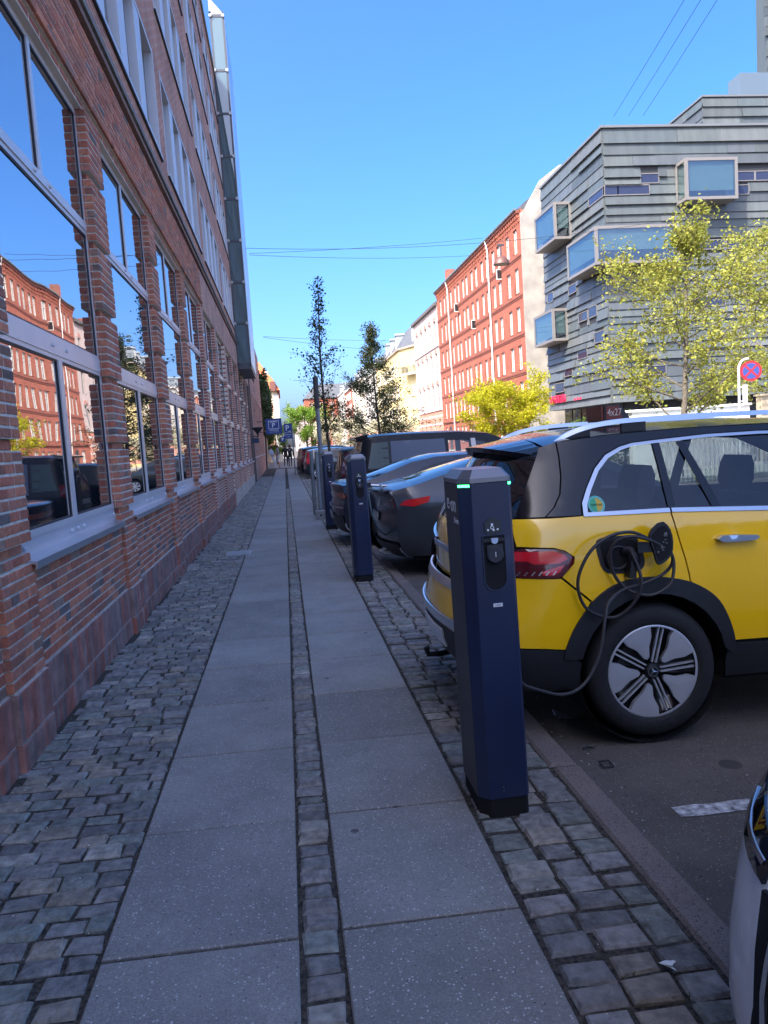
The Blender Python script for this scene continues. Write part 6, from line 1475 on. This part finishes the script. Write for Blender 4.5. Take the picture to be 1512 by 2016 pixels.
# charging cables
CABM = mat('cable_black', (0.030,0.028,0.030), 0.55)
cable_pts = [(1.72,3.76,1.023),(1.724,3.69,1.0),(1.755,3.66,0.872),(1.729,3.667,0.766),(1.644,3.693,0.682),(1.555,3.70,0.688),(1.477,3.70,0.735),(1.435,3.689,0.824),(1.436,3.676,0.919),(1.497,3.671,1.032),(1.599,3.678,1.098),(1.72,3.694,1.111),(1.822,3.70,1.069),(1.915,3.703,1.025),(1.946,3.689,0.947),(1.921,3.666,0.847),(1.858,3.661,0.8),(1.784,3.668,0.786),(1.701,3.694,0.816),(1.641,3.70,0.878),(1.609,3.693,0.965),(1.617,3.678,1.054),(1.688,3.656,1.094),(1.794,3.651,1.073),(1.902,3.659,1.012),(1.932,3.675,0.946),(1.889,3.69,0.885),(1.779,3.692,0.841),(1.667,3.678,0.821),(1.57,3.625,0.775),(1.532,3.59,0.708),(1.482,3.555,0.528),(1.387,3.52,0.401),(1.27,3.485,0.371),(1.132,3.45,0.417),(1.029,3.415,0.486),(0.95,3.36,0.70),(0.90,3.44,1.05),(0.86,3.43,1.10)]
cable_pts = [(x, y, z-0.02*x*0) for x, y, z in cable_pts]
cb = thing('charging_cable', 'black charging cable looped through the taxi charge flap and down to the post', 'cable', (-0.0324,0,0.0), (0,0.02,0))
MB().tube([(x, y, z) for x, y, z in spline(cable_pts, 6)], 0.0085, 8).build('cord', CABM, cb, smooth=True)
MB().tube([(1.70,3.80,0.985),(1.712,3.755,1.005),(1.725,3.71,1.012),(1.735,3.69,0.992),(1.742,3.682,0.965)], [0.030,0.027,0.022,0.016,0.012], 10).build('plug', PLAS, cb, smooth=True)
cb2 = thing('charging_cable', 'thin grey charging cable hanging from the second post to the dark saloon', 'cable', (0,0,0))
MB().tube(spline([(0.95,9.1,1.0),(0.99,9.15,0.70),(1.15,9.5,0.46),(1.45,10.3,0.30),(1.75,11.2,0.34),(1.9,11.95,0.65)], 6), 0.012, 6).build('cord', mat('cable_grey', (0.10,0.14,0.16), 0.5), cb2, smooth=True)

# bicycle carrier hung on the tow bar of the dark fastback
rk = thing('bike_carrier', 'folded silver bicycle carrier on the tail of the dark fastback', 'bike carrier', (0,0,-0.02))
ST = mat('silver_tube', (0.55,0.57,0.60), 0.35, metal=0.6)
MB().tube([(0.78,9.75,1.10),(1.05,9.72,1.085),(1.20,9.70,1.07)], 0.018, 8).build('cross_bar', ST, rk)
MB().tube(spline([(1.20,9.70,1.07),(1.27,9.70,1.06),(1.29,9.70,0.99),(1.24,9.70,0.90),(1.22,9.70,0.85)],5), 0.015, 8).build('hook_arm', ST, rk)
MB().tube(spline([(1.17,9.66,1.10),(1.18,9.66,0.98),(1.14,9.66,0.86),(1.12,9.66,0.80)],5), 0.015, 8).build('hook_arm', ST, rk)
MB().tube([(1.20,9.70,0.86),(1.205,9.72,0.5),(1.21,9.74,0.26)], 0.018, 8).build('upright', ST, rk); MB().tube([(1.23,9.78,0.86),(1.235,9.79,0.5),(1.24,9.80,0.30)], 0.016, 8).build('upright', ST, rk)
mb = MB(); mb.box(1.16,1.30,9.66,9.84,0.20,0.27); mb.box(1.10,1.22,9.66,9.72,0.235,0.255); mb.build('foot_bracket', ST, rk)
for p in ((0.88,9.74,1.10),(1.02,9.72,1.09),(1.20,9.70,0.86),(1.215,9.73,0.40)):
    MB().box(p[0]-0.03,p[0]+0.03,p[1]-0.03,p[1]+0.03,p[2]-0.03,p[2]+0.03).build('clamp', PLAS, rk)
MB().lathe([(0.10,-0.012),(0.112,0),(0.10,0.012),(0.09,0)], 20, (1.29,9.80,0.36), 'y').build('wheel_hoop', PLAS, rk)
MB().tube([(1.2,9.9,0.30),(1.45,10.05,0.30)], 0.03, 8).build('tow_bar', PLAS, rk)

# light pole and bollards in a low steel rail by the third post
GALV = mat('galvanised_steel', (0.20,0.215,0.225), 0.5, metal=0.5, var=0.15, scale=8)
lp = thing('light_pole', 'thin dark street light pole rising beside the third charging post', 'pole', (0.80,17.5,gz(0.8)))
MB().tube([(0,0,0),(0,0,3.1)], [0.055,0.045], 10).build('shaft', GALV, lp); MB().tube([(0,0,2.45),(0,0,3.15)], [0.062,0.062], 10).build('shaft_sleeve', mat('dark_sleeve', (0.05,0.045,0.042), 0.6), lp)
for (x, y, h, lab) in ((0.60,18.05,1.47,'left of two grey steel bollards beside the light pole'),(0.70,17.35,1.47,'right of two grey steel bollards beside the light pole')):
    b = thing('steel_bollard', lab, 'bollard', (x,y,gz(x)), group='grey steel bollards by the third post'); MB().tube([(0,0,0),(0,0,h)], 0.045, 12).build('tube', GALV, b); MB().lathe([(0.047,h),(0.04,h+0.02),(0,h+0.03)], 12).build('cap', GALV, b)
fb = thing('concrete_footing', 'small grey concrete block at the foot of the bollards', 'footing', (0.78,16.9,gz(0.78)))
MB().cham(-0.21,0.15,-0.12,0.12,-0.02,0.20,0.015).build('block', mat('concrete_grey', (0.19,0.19,0.19), 0.9, var=0.2, scale=8), fb, fix=False); mb = MB(); mb.tube([(-0.10,-0.121,0.10),(-0.10,-0.10,0.10)], 0.025, 8); mb.build('lifting_hole', UNDER, fb)

# parking signs
SBLUE = mat('sign_blue', (0.012,0.045,0.20), 0.35); SWHT = mat('sign_white', (0.75,0.76,0.78), 0.45)
def panel(t, x0, x1, z0, z1, name='panel', y=0.0):
    o = MB().cham(0,1,0,1,0,1).build('tmp', SBLUE); bpy.data.objects.remove(o)
    return MB().prism([(x0,z0),(x1,z0),(x1,z1),(x0,z1)], y-0.02, y+0.02, 'xz').build(name, SBLUE, t)
gs = thing('garage_sign', 'square blue parking garage sign with roofed letter P on the brick wall', 'sign', (-0.52,45.0,0))
p = panel(gs, -0.46, 0.46, 2.40, 3.28)
fr = MB()
for q in ((-0.30,0.30,3.14,3.165),(-0.30,0.30,2.70,2.72),(-0.30,-0.28,2.72,3.14),(0.28,0.30,2.72,3.14)): fr.box(q[0],q[1],-0.03,-0.021,q[2],q[3])
fr.tube([(-0.20,-0.025,3.06),(-0.1,-0.025,3.10),(0.1,-0.025,3.10),(0.20,-0.025,3.06)], 0.015, 4); fr.build('sign_frame', SWHT, p)
text_obj('sign_letter', 'P', 0.38, SWHT, p, (-0.02,-0.026,2.89), (pi/2,0,0), 0.003, align='CENTER'); 
text_obj('sign_words', 'PARKERING', 0.10, SWHT, p, (0,-0.026,2.62), (pi/2,0,0), 0.003, align='CENTER'); text_obj('sign_words', '* * * * * *', 0.13, SWHT, p, (0,-0.026,2.49), (pi/2,0,0), 0.003, align='CENTER')
MB().tube([(-0.46,0,2.55),(-0.96,0,2.55)], 0.025, 6).build('bracket', STEEL, gs); MB().tube([(-0.46,0,3.15),(-0.96,0,3.15)], 0.025, 6).build('bracket', STEEL, gs)
def p_sign(x, y, w, z1, zt, lab, small=False):
    t = thing('parking_sign', lab, 'sign', (x,y,gz(x)), group='blue parking signs on thin poles')
    MB().tube([(w/2+0.02,0.05,0),(w/2+0.02,0.05,zt+0.05)], 0.03, 8).build('pole', GALV, t)
    o = panel(t, -w/2, w/2, z1, zt, 'panel'); text_obj('sign_letter', 'P', w*0.95, SWHT, o, (-0.03,-0.025,(z1+zt)/2), (pi/2,0,0), 0.003, align='CENTER')
    if not small:
        text_obj('sign_words', 'afgift', w*0.2, SWHT, o, (0.0,-0.025,z1+0.06), (pi/2,0,0), 0.003)
        o2 = panel(t, -w/2, w/2, z1-0.36, z1-0.02, 'sub_panel'); text_obj('sign_words', 'Betalingszone', w*0.15, SWHT, o2, (0,-0.025,z1-0.12), (pi/2,0,0), 0.003, align='CENTER'); text_obj('sign_words', 'Licens', w*0.16, SWHT, o2, (0,-0.025,z1-0.24), (pi/2,0,0), 0.003, align='CENTER')
p_sign(0.27, 45.5, 0.46, 2.45, 2.96, 'larger blue parking sign with letter P and a plate below on a thin pole'); p_sign(-0.08, 70.0, 0.42, 2.05, 2.55, 'small far blue parking sign above the people', True)
wl_ = thing('wall_lantern', 'black triangular wall lantern bracket on the brick wall', 'lantern', (-1.40,35.5,2.5))
MB().lathe([(0.02,-0.35),(0.05,-0.2),(0.24,0.05),(0.25,0.08),(0,0.10)], 4, (0.25,0,0), 'z').build('shade', PLAS, wl_); MB().tube([(0,0,-0.3),(0.25,0,-0.35)], 0.02, 6).build('arm', PLAS, wl_); MB().box(-0.05,0.28,-0.02,0.02,-0.62,-0.40).build('name_plate', mat('plate_blue', (0.02,0.04,0.08), 0.5), wl_)

# no stopping sign across the street
ns_ = thing('no_stopping_sign', 'round red and blue no stopping sign on a bent white pole', 'sign', (11.93,18.5,0.0), (0,0,-0.35)); ns_.scale = (0.88, 0.88, 0.88)
WPOLE = mat('white_pole', (0.66,0.67,0.68), 0.4)
MB().tube(spline([(-0.33,0,0),(-0.33,0,1.5),(-0.33,0,3.0),(-0.32,0,3.30),(-0.22,0,3.48),(-0.05,0,3.52)],5), 0.035, 8).build('pole', WPOLE, ns_, smooth=True)
NR = mat('sign_red', (0.55,0.015,0.025), 0.4); NBL = mat('sign_deep_blue', (0.03,0.06,0.24), 0.4); zc = 3.16
MB().lathe([(0,0.03),(0.29,0.03),(0.29,-0.005),(0.0,-0.005)], 36, (0,0,zc), 'y').build('disc', NR, ns_); MB().lathe([(0,-0.012),(0.225,-0.012),(0.225,-0.006)], 36, (0,0,zc), 'y').build('disc_blue', NBL, ns_)
mb = MB()
for a in (pi/4, -pi/4):
    d = Vector((cos(a), sin(a))); n = Vector((-sin(a), cos(a))); q = [d*0.225+n*0.024, d*0.225-n*0.024, d*-0.225-n*0.024, d*-0.225+n*0.024]
    yo = -0.018 if a > 0 else -0.016; mb.add([(v.x,yo,zc+v.y) for v in q]+[(v.x,-0.012,zc+v.y) for v in q], [(0,1,2,3),(0,4,5,1),(1,5,6,2),(2,6,7,3),(3,7,4,0)])
mb.build('cross', NR, ns_)
o = MB().box(-0.24,-0.10,-0.01,0.01,2.22,2.78).build('side_plate', mat('plate_pale', (0.42,0.40,0.40), 0.5), ns_)
for z in (2.30, 2.70): MB().box(-0.37,-0.10,-0.02,0.02,z,z+0.025).build('clip', WPOLE, ns_)

# hanging street lamp and the span wires
hl = thing('hanging_lamp', 'rust brown domed street lamp hung on wires before the red tenement', 'lamp', (10.45,35.0,9.27))
MB().lathe([(0.37,0.0),(0.36,0.06),(0.30,0.20),(0.18,0.32),(0.06,0.37),(0,0.38)], 24).build('lamp_shade', mat('lamp_rust', (0.14,0.065,0.05), 0.5, metal=0.2), hl, smooth=True)
MB().lathe([(0,-0.03),(0.2,-0.02),(0.33,0.02)], 20).build('lamp_glass', mat('lamp_opal', (0.35,0.28,0.25), 0.5), hl); MB().tube([(0,0,0.37),(0,0,0.85)], 0.03, 6).build('lamp_stem', STEEL, hl); MB().box(-0.16,0.16,-0.04,0.04,0.83,0.90).build('wire_clamp', STEEL, hl)
WIRE = mat('span_wire', (0.03,0.03,0.035), 0.6)
def wire(lab, a, b, sag, r=0.012, mid=None):
    a, b = Vector(a), Vector(b); P = [a.lerp(b, i/16) - Vector((0,0,sag*4*(i/16)*(1-i/16))) for i in range(17)]
    o = MB().tube(P, r, 5).build('span_wire', WIRE); tag(o, lab, 'wire', 'wires spanning the street')
wire('span wire that carries the domed lamp across the street', (-1.45,35.0,10.4), (20,35.0,11.2), 0.55, 0.010)
wire('upper of two close span wires in mid sky, left of the red tenement', (-1.45,57.0,15.5), (20.0,72.7,20.0), 0.15, 0.016)
wire('lower of two close span wires in mid sky, left of the red tenement', (-1.45,57.0,15.4), (20.0,76.0,19.2), 0.25, 0.016)
wire('upper faint far span wire behind the slim tree', (-1.4,88,14.0), (20.0,128,18.0), 0.2, 0.02)
wire('lower faint far span wire behind the slim tree', (-1.4,88,13.9), (20.0,124,15.6), 0.2, 0.02)
for i, (lab, dz) in enumerate((('topmost of three parallel wires above the grey clad building',0.0),('middle of three parallel wires above the grey clad building',-1.15),('lowest of three parallel wires above the grey clad building',-2.3))):
    wire(lab, (20.2+0.9*i,44.0,19.3+0.02*i), (16.5+0.55*i,24.0,19.2+dz*0.1), 0.1, 0.012)

# people near the far corner
SK = mat('skin', (0.34,0.20,0.145), 0.6); HAIRD = mat('dark_hair', (0.03,0.022,0.018), 0.7); HAIRL = mat('brown_hair', (0.10,0.065,0.04), 0.7)
def person(lab, loc, rz, J, cols, seed, group='people at the far corner'):
    """one skinned body; J gives joint positions, cols maps limb group to material"""
    o = thing('person', lab, 'person', loc, (0,0,rz), group)
    names = list(J); verts = [J[k][0] for k in names]; rad = [J[k][1] for k in names]
    E = [('pelvis','waist'),('waist','chest'),('chest','neck'),('neck','head'),('head','crown'),('chest','sl'),('sl','el'),('el','wl'),('wl','hl'),('chest','sr'),('sr','er'),('er','wr'),('wr','hr'),
         ('pelvis','tl'),('tl','kl'),('kl','al'),('al','fl'),('pelvis','tr'),('tr','kr'),('kr','ar'),('ar','fr')]
    me = bpy.data.meshes.new('body'); me.from_pydata(verts, [(names.index(a), names.index(b)) for a, b in E], [])
    b = link('body', me, None); sk = b.modifiers.new('skin', 'SKIN'); sk.use_smooth_shade = True
    sv_ = me.skin_vertices[0].data
    for i, r in enumerate(rad): sv_[i].radius = (r, r*0.85)
    sv_[names.index('pelvis')].use_root = True
    b.modifiers.new('sub', 'SUBSURF').levels = 1
    dg = bpy.context.evaluated_depsgraph_get(); m2 = bpy.data.meshes.new_from_object(b.evaluated_get(dg)); bpy.data.objects.remove(b); m2.name = 'body'
    mats = []; 
    for k in ('skin','top','legs','shoe','sleeve','hair'): mats.append(cols[k])
    m2.materials.clear()
    for m in mats: m2.materials.append(m)
    segs = [(J[a][0], J[b_][0], a, b_) for a, b_ in E]
    def cls(c):
        best, bd = None, 1e9
        for a, b_, na, nb_ in segs:
            A_, B2 = Vector(a), Vector(b_); t = max(0, min(1, (c-A_).dot(B2-A_)/max(1e-9,(B2-A_).length_squared))); dd = (c-(A_+(B2-A_)*t)).length
            if dd < bd: bd, best = dd, (na, nb_, t)
        a, b_, t = best
        if b_ in ('head','crown'): return 0
        if a in ('wl','wr'): return 0
        if b_ in ('wl','wr'): return 4
        if b_ in ('fl','fr'): return 3
        if a in ('kl','kr'): return 2 if not cols.get('shorts') else 0
        if b_ in ('tl','tr','kl','kr'): return 2
        if a == 'pelvis' and t < 0.3: return 2
        return 1
    for p in m2.polygons: p.material_index = cls(p.center)
    bo = link('body', m2, o)
    h = Vector(J['head'][0]); f = Vector(J.get('face', ((0,-1,0),0))[0])
    mb = MB(); mb.lathe([(0.0,0.125),(0.06,0.115),(0.098,0.06),(0.108,0.0),(0.100,-0.06),(0.06,-0.09)], 14, tuple(h-f*0.018+Vector((0,0,0.035)))); mb.build('hair', cols['hair'], o, smooth=True)
    mb = MB(); s_ = f.cross(Vector((0,0,1))).normalized(); nz_ = h+f*0.105+Vector((0,0,-0.01)); mb.add([tuple(nz_+Vector((0,0,0.03))),tuple(nz_+s_*0.014),tuple(nz_-s_*0.014),tuple(nz_+f*0.022-Vector((0,0,0.005)))], [(0,1,3),(0,3,2),(1,2,3)]); mb.build('nose', SK, o)
    for sg in (-1,1):
        MB().lathe([(0,0),(0.010,0.001),(0.011,0.006),(0,0.010)], 8, tuple(h+f*0.090+s_*0.034*sg+Vector((0,0,0.02))), 'z').build('eye', mat('eye_dark', (0.02,0.015,0.012), 0.4), o)
        MB().lathe([(0,-0.02),(0.014,-0.01),(0.016,0.015),(0,0.03)], 8, tuple(h+s_*0.098*sg), 'z').build('ear', SK, o)
        # hands: palm with four fingers and a thumb
        wp, hp = Vector(J['wl' if sg < 0 else 'wr'][0]), Vector(J['hl' if sg < 0 else 'hr'][0]); d = (hp-wp).normalized(); n_ = d.cross(f if abs(d.dot(f)) < 0.9 else Vector((1,0,0))).normalized(); mb = MB()
        for q in range(4):
            st = hp + n_*(0.012*(q-1.5)) ; L_ = (0.055,0.068,0.072,0.06)[q]; mb.tube([st, st+d*L_*0.55, st+d*L_*0.9+f*0.02], [0.0085,0.008,0.006], 5)
        mb.tube([hp-d*0.05+n_*0.03, hp-d*0.01+n_*0.05, hp+d*0.02+n_*0.052], [0.010,0.009,0.007], 5); mb.build('fingers', SK, o)
    return o, bo
def pose(**k):
    J = dict(pelvis=((0,0,0.95),0.15), waist=((0,0,1.10),0.135), chest=((0,0,1.33),0.155), neck=((0,0,1.50),0.058), head=((0,-0.01,1.63),0.092), crown=((0,0,1.72),0.07),
             sl=((-0.19,0,1.41),0.075), el=((-0.25,0.02,1.14),0.05), wl=((-0.25,-0.04,0.90),0.034), hl=((-0.25,-0.06,0.82),0.034), sr=((0.19,0,1.41),0.075), er=((0.25,0.02,1.14),0.05), wr=((0.25,-0.04,0.90),0.034), hr=((0.25,-0.06,0.82),0.034),
             tl=((-0.10,0,0.86),0.105), kl=((-0.11,-0.01,0.48),0.068), al=((-0.11,0.02,0.09),0.045), fl=((-0.12,-0.12,0.045),0.042), tr=((0.10,0,0.86),0.105), kr=((0.11,-0.01,0.48),0.068), ar=((0.11,0.02,0.09),0.045), fr=((0.12,-0.12,0.045),0.042), face=((0,-1,0),0))
    for a, v in k.items(): J[a] = (v, J[a][1])
    return J
CL = lambda n, c: mat(n, c, 0.85, var=0.15, scale=12)
shoe_w = CL('pale_shoe', (0.55,0.55,0.55)); shoe_d = CL('dark_shoe', (0.03,0.03,0.03))
gp_ = gz(-1)
person('person in pale blue shirt and light trousers leaning against the brick wall', (-1.02,60.2,gp_), radians(60), pose(pelvis=(0,-0.10,0.93), waist=(0,-0.04,1.08), chest=(0,0.04,1.31), neck=(0,0.03,1.48), head=(0,-0.02,1.61), crown=(0,-0.02,1.70), tl=(-0.10,-0.12,0.84), kl=(-0.12,-0.30,0.50), al=(-0.12,-0.26,0.09), fl=(-0.13,-0.40,0.045), kr=(0.12,-0.25,0.48), ar=(0.13,-0.30,0.09), fr=(0.14,-0.44,0.045), tr=(0.10,-0.12,0.84), sl=(-0.19,0.05,1.39), sr=(0.19,0.05,1.39), el=(-0.27,-0.02,1.13), wl=(-0.16,-0.20,1.03), hl=(-0.08,-0.24,1.02), er=(0.27,-0.02,1.13), wr=(0.16,-0.20,1.00), hr=(0.08,-0.25,1.0)),
       dict(skin=SK, top=CL('pale_blue_shirt', (0.30,0.36,0.46)), sleeve=CL('pale_blue_shirt', None), legs=CL('light_trousers', (0.50,0.48,0.50)), shoe=shoe_w, hair=HAIRD), 1)
person('person in grey shirt and pale shorts standing beside the one leaning on the wall', (-0.58,60.8,gp_), radians(-70), pose(kl=(-0.12,-0.06,0.48), al=(-0.16,-0.05,0.09), fl=(-0.18,-0.18,0.045), kr=(0.14,-0.02,0.48), ar=(0.22,0.05,0.09), fr=(0.24,-0.08,0.045), el=(-0.27,-0.03,1.14), wl=(-0.14,-0.20,1.06), hl=(-0.07,-0.23,1.08), er=(0.28,0.0,1.15), wr=(0.16,-0.20,1.08), hr=(0.09,-0.23,1.08)),
       dict(skin=SK, top=CL('grey_shirt', (0.24,0.26,0.28)), sleeve=SK, legs=CL('pale_shorts', (0.42,0.42,0.44)), shoe=shoe_d, hair=HAIRL, shorts=True), 2)
walk = dict(kl=(-0.10,-0.16,0.50), al=(-0.10,-0.14,0.11), fl=(-0.11,-0.28,0.06), kr=(0.11,0.10,0.48), ar=(0.11,0.32,0.14), fr=(0.12,0.24,0.05), el=(-0.25,0.10,1.15), wl=(-0.24,0.02,0.93), hl=(-0.24,-0.02,0.85), er=(0.25,-0.04,1.15), wr=(0.23,-0.16,0.96), hr=(0.22,-0.20,0.89))
person('person in dark clothes walking away on the pavement, left of the pair', (0.05,63.2,gp_), radians(175), pose(**walk), dict(skin=SK, top=CL('black_jacket', (0.014,0.014,0.017)), sleeve=CL('black_jacket', None), legs=CL('dark_trousers', (0.018,0.018,0.022)), shoe=shoe_d, hair=HAIRL), 3)
o, _ = person('person in black with a dark backpack walking away on the pavement', (0.38,60.6,gp_), radians(185), pose(**walk), dict(skin=SK, top=CL('black_jacket', None), sleeve=CL('black_jacket', None), legs=CL('dark_trousers', None), shoe=shoe_d, hair=HAIRL), 4)
bp_ = thing('backpack', 'dark backpack with a pale badge on the person in black', 'backpack', (0.37,60.42,1.27+gp_)); MB().prism(chaikin([(-0.15,-0.22),(0.15,-0.22),(0.15,0.18),(0.08,0.24),(-0.08,0.24),(-0.15,0.18)],1), -0.07, 0.09, 'xz').build('bag', CL('backpack_black', (0.02,0.02,0.026)), bp_); MB().box(-0.03,0.03,-0.076,-0.07,0.08,0.13).build('badge', SWHT, bp_)

# drain grate, litter on the gutter and setts
dg_ = thing('drain_grate', 'pale grey slotted drain grate set in the wall side setts', 'grate', (-0.83,12.1,gz(-0.83)+0.006))
MB().box(-0.19,0.19,-0.24,0.24,-0.03,-0.002).build('frame', mat('grate_metal', (0.34,0.35,0.37), 0.5, metal=0.3), dg_)
for i in range(9): MB().box(-0.17,0.17,-0.22+0.05*i,-0.19+0.05*i,-0.002,0.008).build('bar', MATS['grate_metal'], dg_)
def scrap(name, lab, x, y, z, s, m, seed, n=9, flat=0.4):
    rnd = random.Random(seed); mb = MB(); pts = [(rnd.gauss(0,s)*0.6, rnd.gauss(0,s)*0.6, abs(rnd.gauss(0,s*flat))) for _ in range(n)]
    for i in range(n-2): mb.add([pts[i], pts[i+1], pts[i+2]], [(0,1,2)])
    return tag(mb.build(name, m, None, loc=(x,y,z)), lab, name.replace('_',' '))
FOIL = mat('foil_scrap', (0.45,0.45,0.46), 0.35, metal=0.5); PAPW = mat('white_paper', (0.72,0.72,0.70), 0.8); LEAFB = mat('dead_leaf', (0.10,0.06,0.03), 0.8)
scrap('litter', 'crumpled foil and dead leaves in the gutter behind the taxi wheel', 1.52, 4.22, gz(1.5)-0.035, 0.055, FOIL, 3, 34, 0.3); scrap('litter', 'dark dead leaf litter beside the crumpled foil in the gutter', 1.60, 4.20, gz(1.5)-0.04, 0.06, LEAFB, 4, 14, 0.2)
scrap('paper_scrap', 'white crumpled paper scrap on the setts near the silver car', 1.03, 2.07, gz(1.0)+0.008, 0.030, PAPW, 6, 10, 0.3)
mb = MB(); mb.tube([(-0.02,-0.03,0.008),(0.03,-0.03,0.008),(0.03,0.03,0.012),(-0.02,0.03,0.012),(-0.02,-0.03,0.008)], 0.005, 5); tag(mb.build('plastic_clip', PLAS, None, loc=(1.47,3.56,gz(1.47)-0.042)), 'small black plastic clip lying in the gutter', 'clip')
mb = MB(); mb.tube([(-0.03,0,0.006),(0.0,0.015,0.012),(0.035,0.01,0.006)], 0.006, 5); tag(mb.build('bent_clip', PLAS, None, loc=(1.47,3.77,gz(1.47)-0.042)), 'bent black strip lying in the gutter behind the clip', 'clip')
rnd = random.Random(77); gb_ = MB()
for i in range(520):
    y = 1.6 + 9*rnd.random()**2; x = rnd.choice((rnd.uniform(-1.4,-0.7), rnd.uniform(0.72,1.2), rnd.uniform(1.36,2.4), rnd.gauss(1.40,0.03), rnd.uniform(-0.7,0.72), rnd.gauss(-1.42,0.02)))
    if -1.44 < x < 2.6:
        s = rnd.uniform(0.002,0.006); z = gz(x) + (0.001 if x < 1.35 else -0.044)
        gb_.add([(x+s,y,z),(x-s*0.5,y+s*0.8,z),(x-s*0.5,y-s*0.8,z),(x,y,z+s*1.2)], [(0,1,3),(1,2,3),(2,0,3)])
tag(gb_.build('grit_crumbs', mat('pale_grit', (0.42,0.41,0.38), 0.9, island=0.4), None), kind='stuff')
rnd = random.Random(31); mb = MB()
for i in range(420):
    y = 1.8+9*rnd.random()**1.5; x = rnd.choice((0.89,1.05,1.208,1.208))+rnd.gauss(0,0.012)
    for k in range(4):
        a = rnd.uniform(0,6.28); h = rnd.uniform(0.006,0.016); mb.add([(x+0.002,y,gz(x)-0.012),(x-0.002,y+0.002,gz(x)-0.012),(x+cos(a)*h,y+sin(a)*h,gz(x)-0.010+h*0.7)], [(0,1,2)])
tag(mb.build('moss_tufts', leaf_mat('moss', (0.055,0.065,0.025), 0.2), None), kind='stuff')
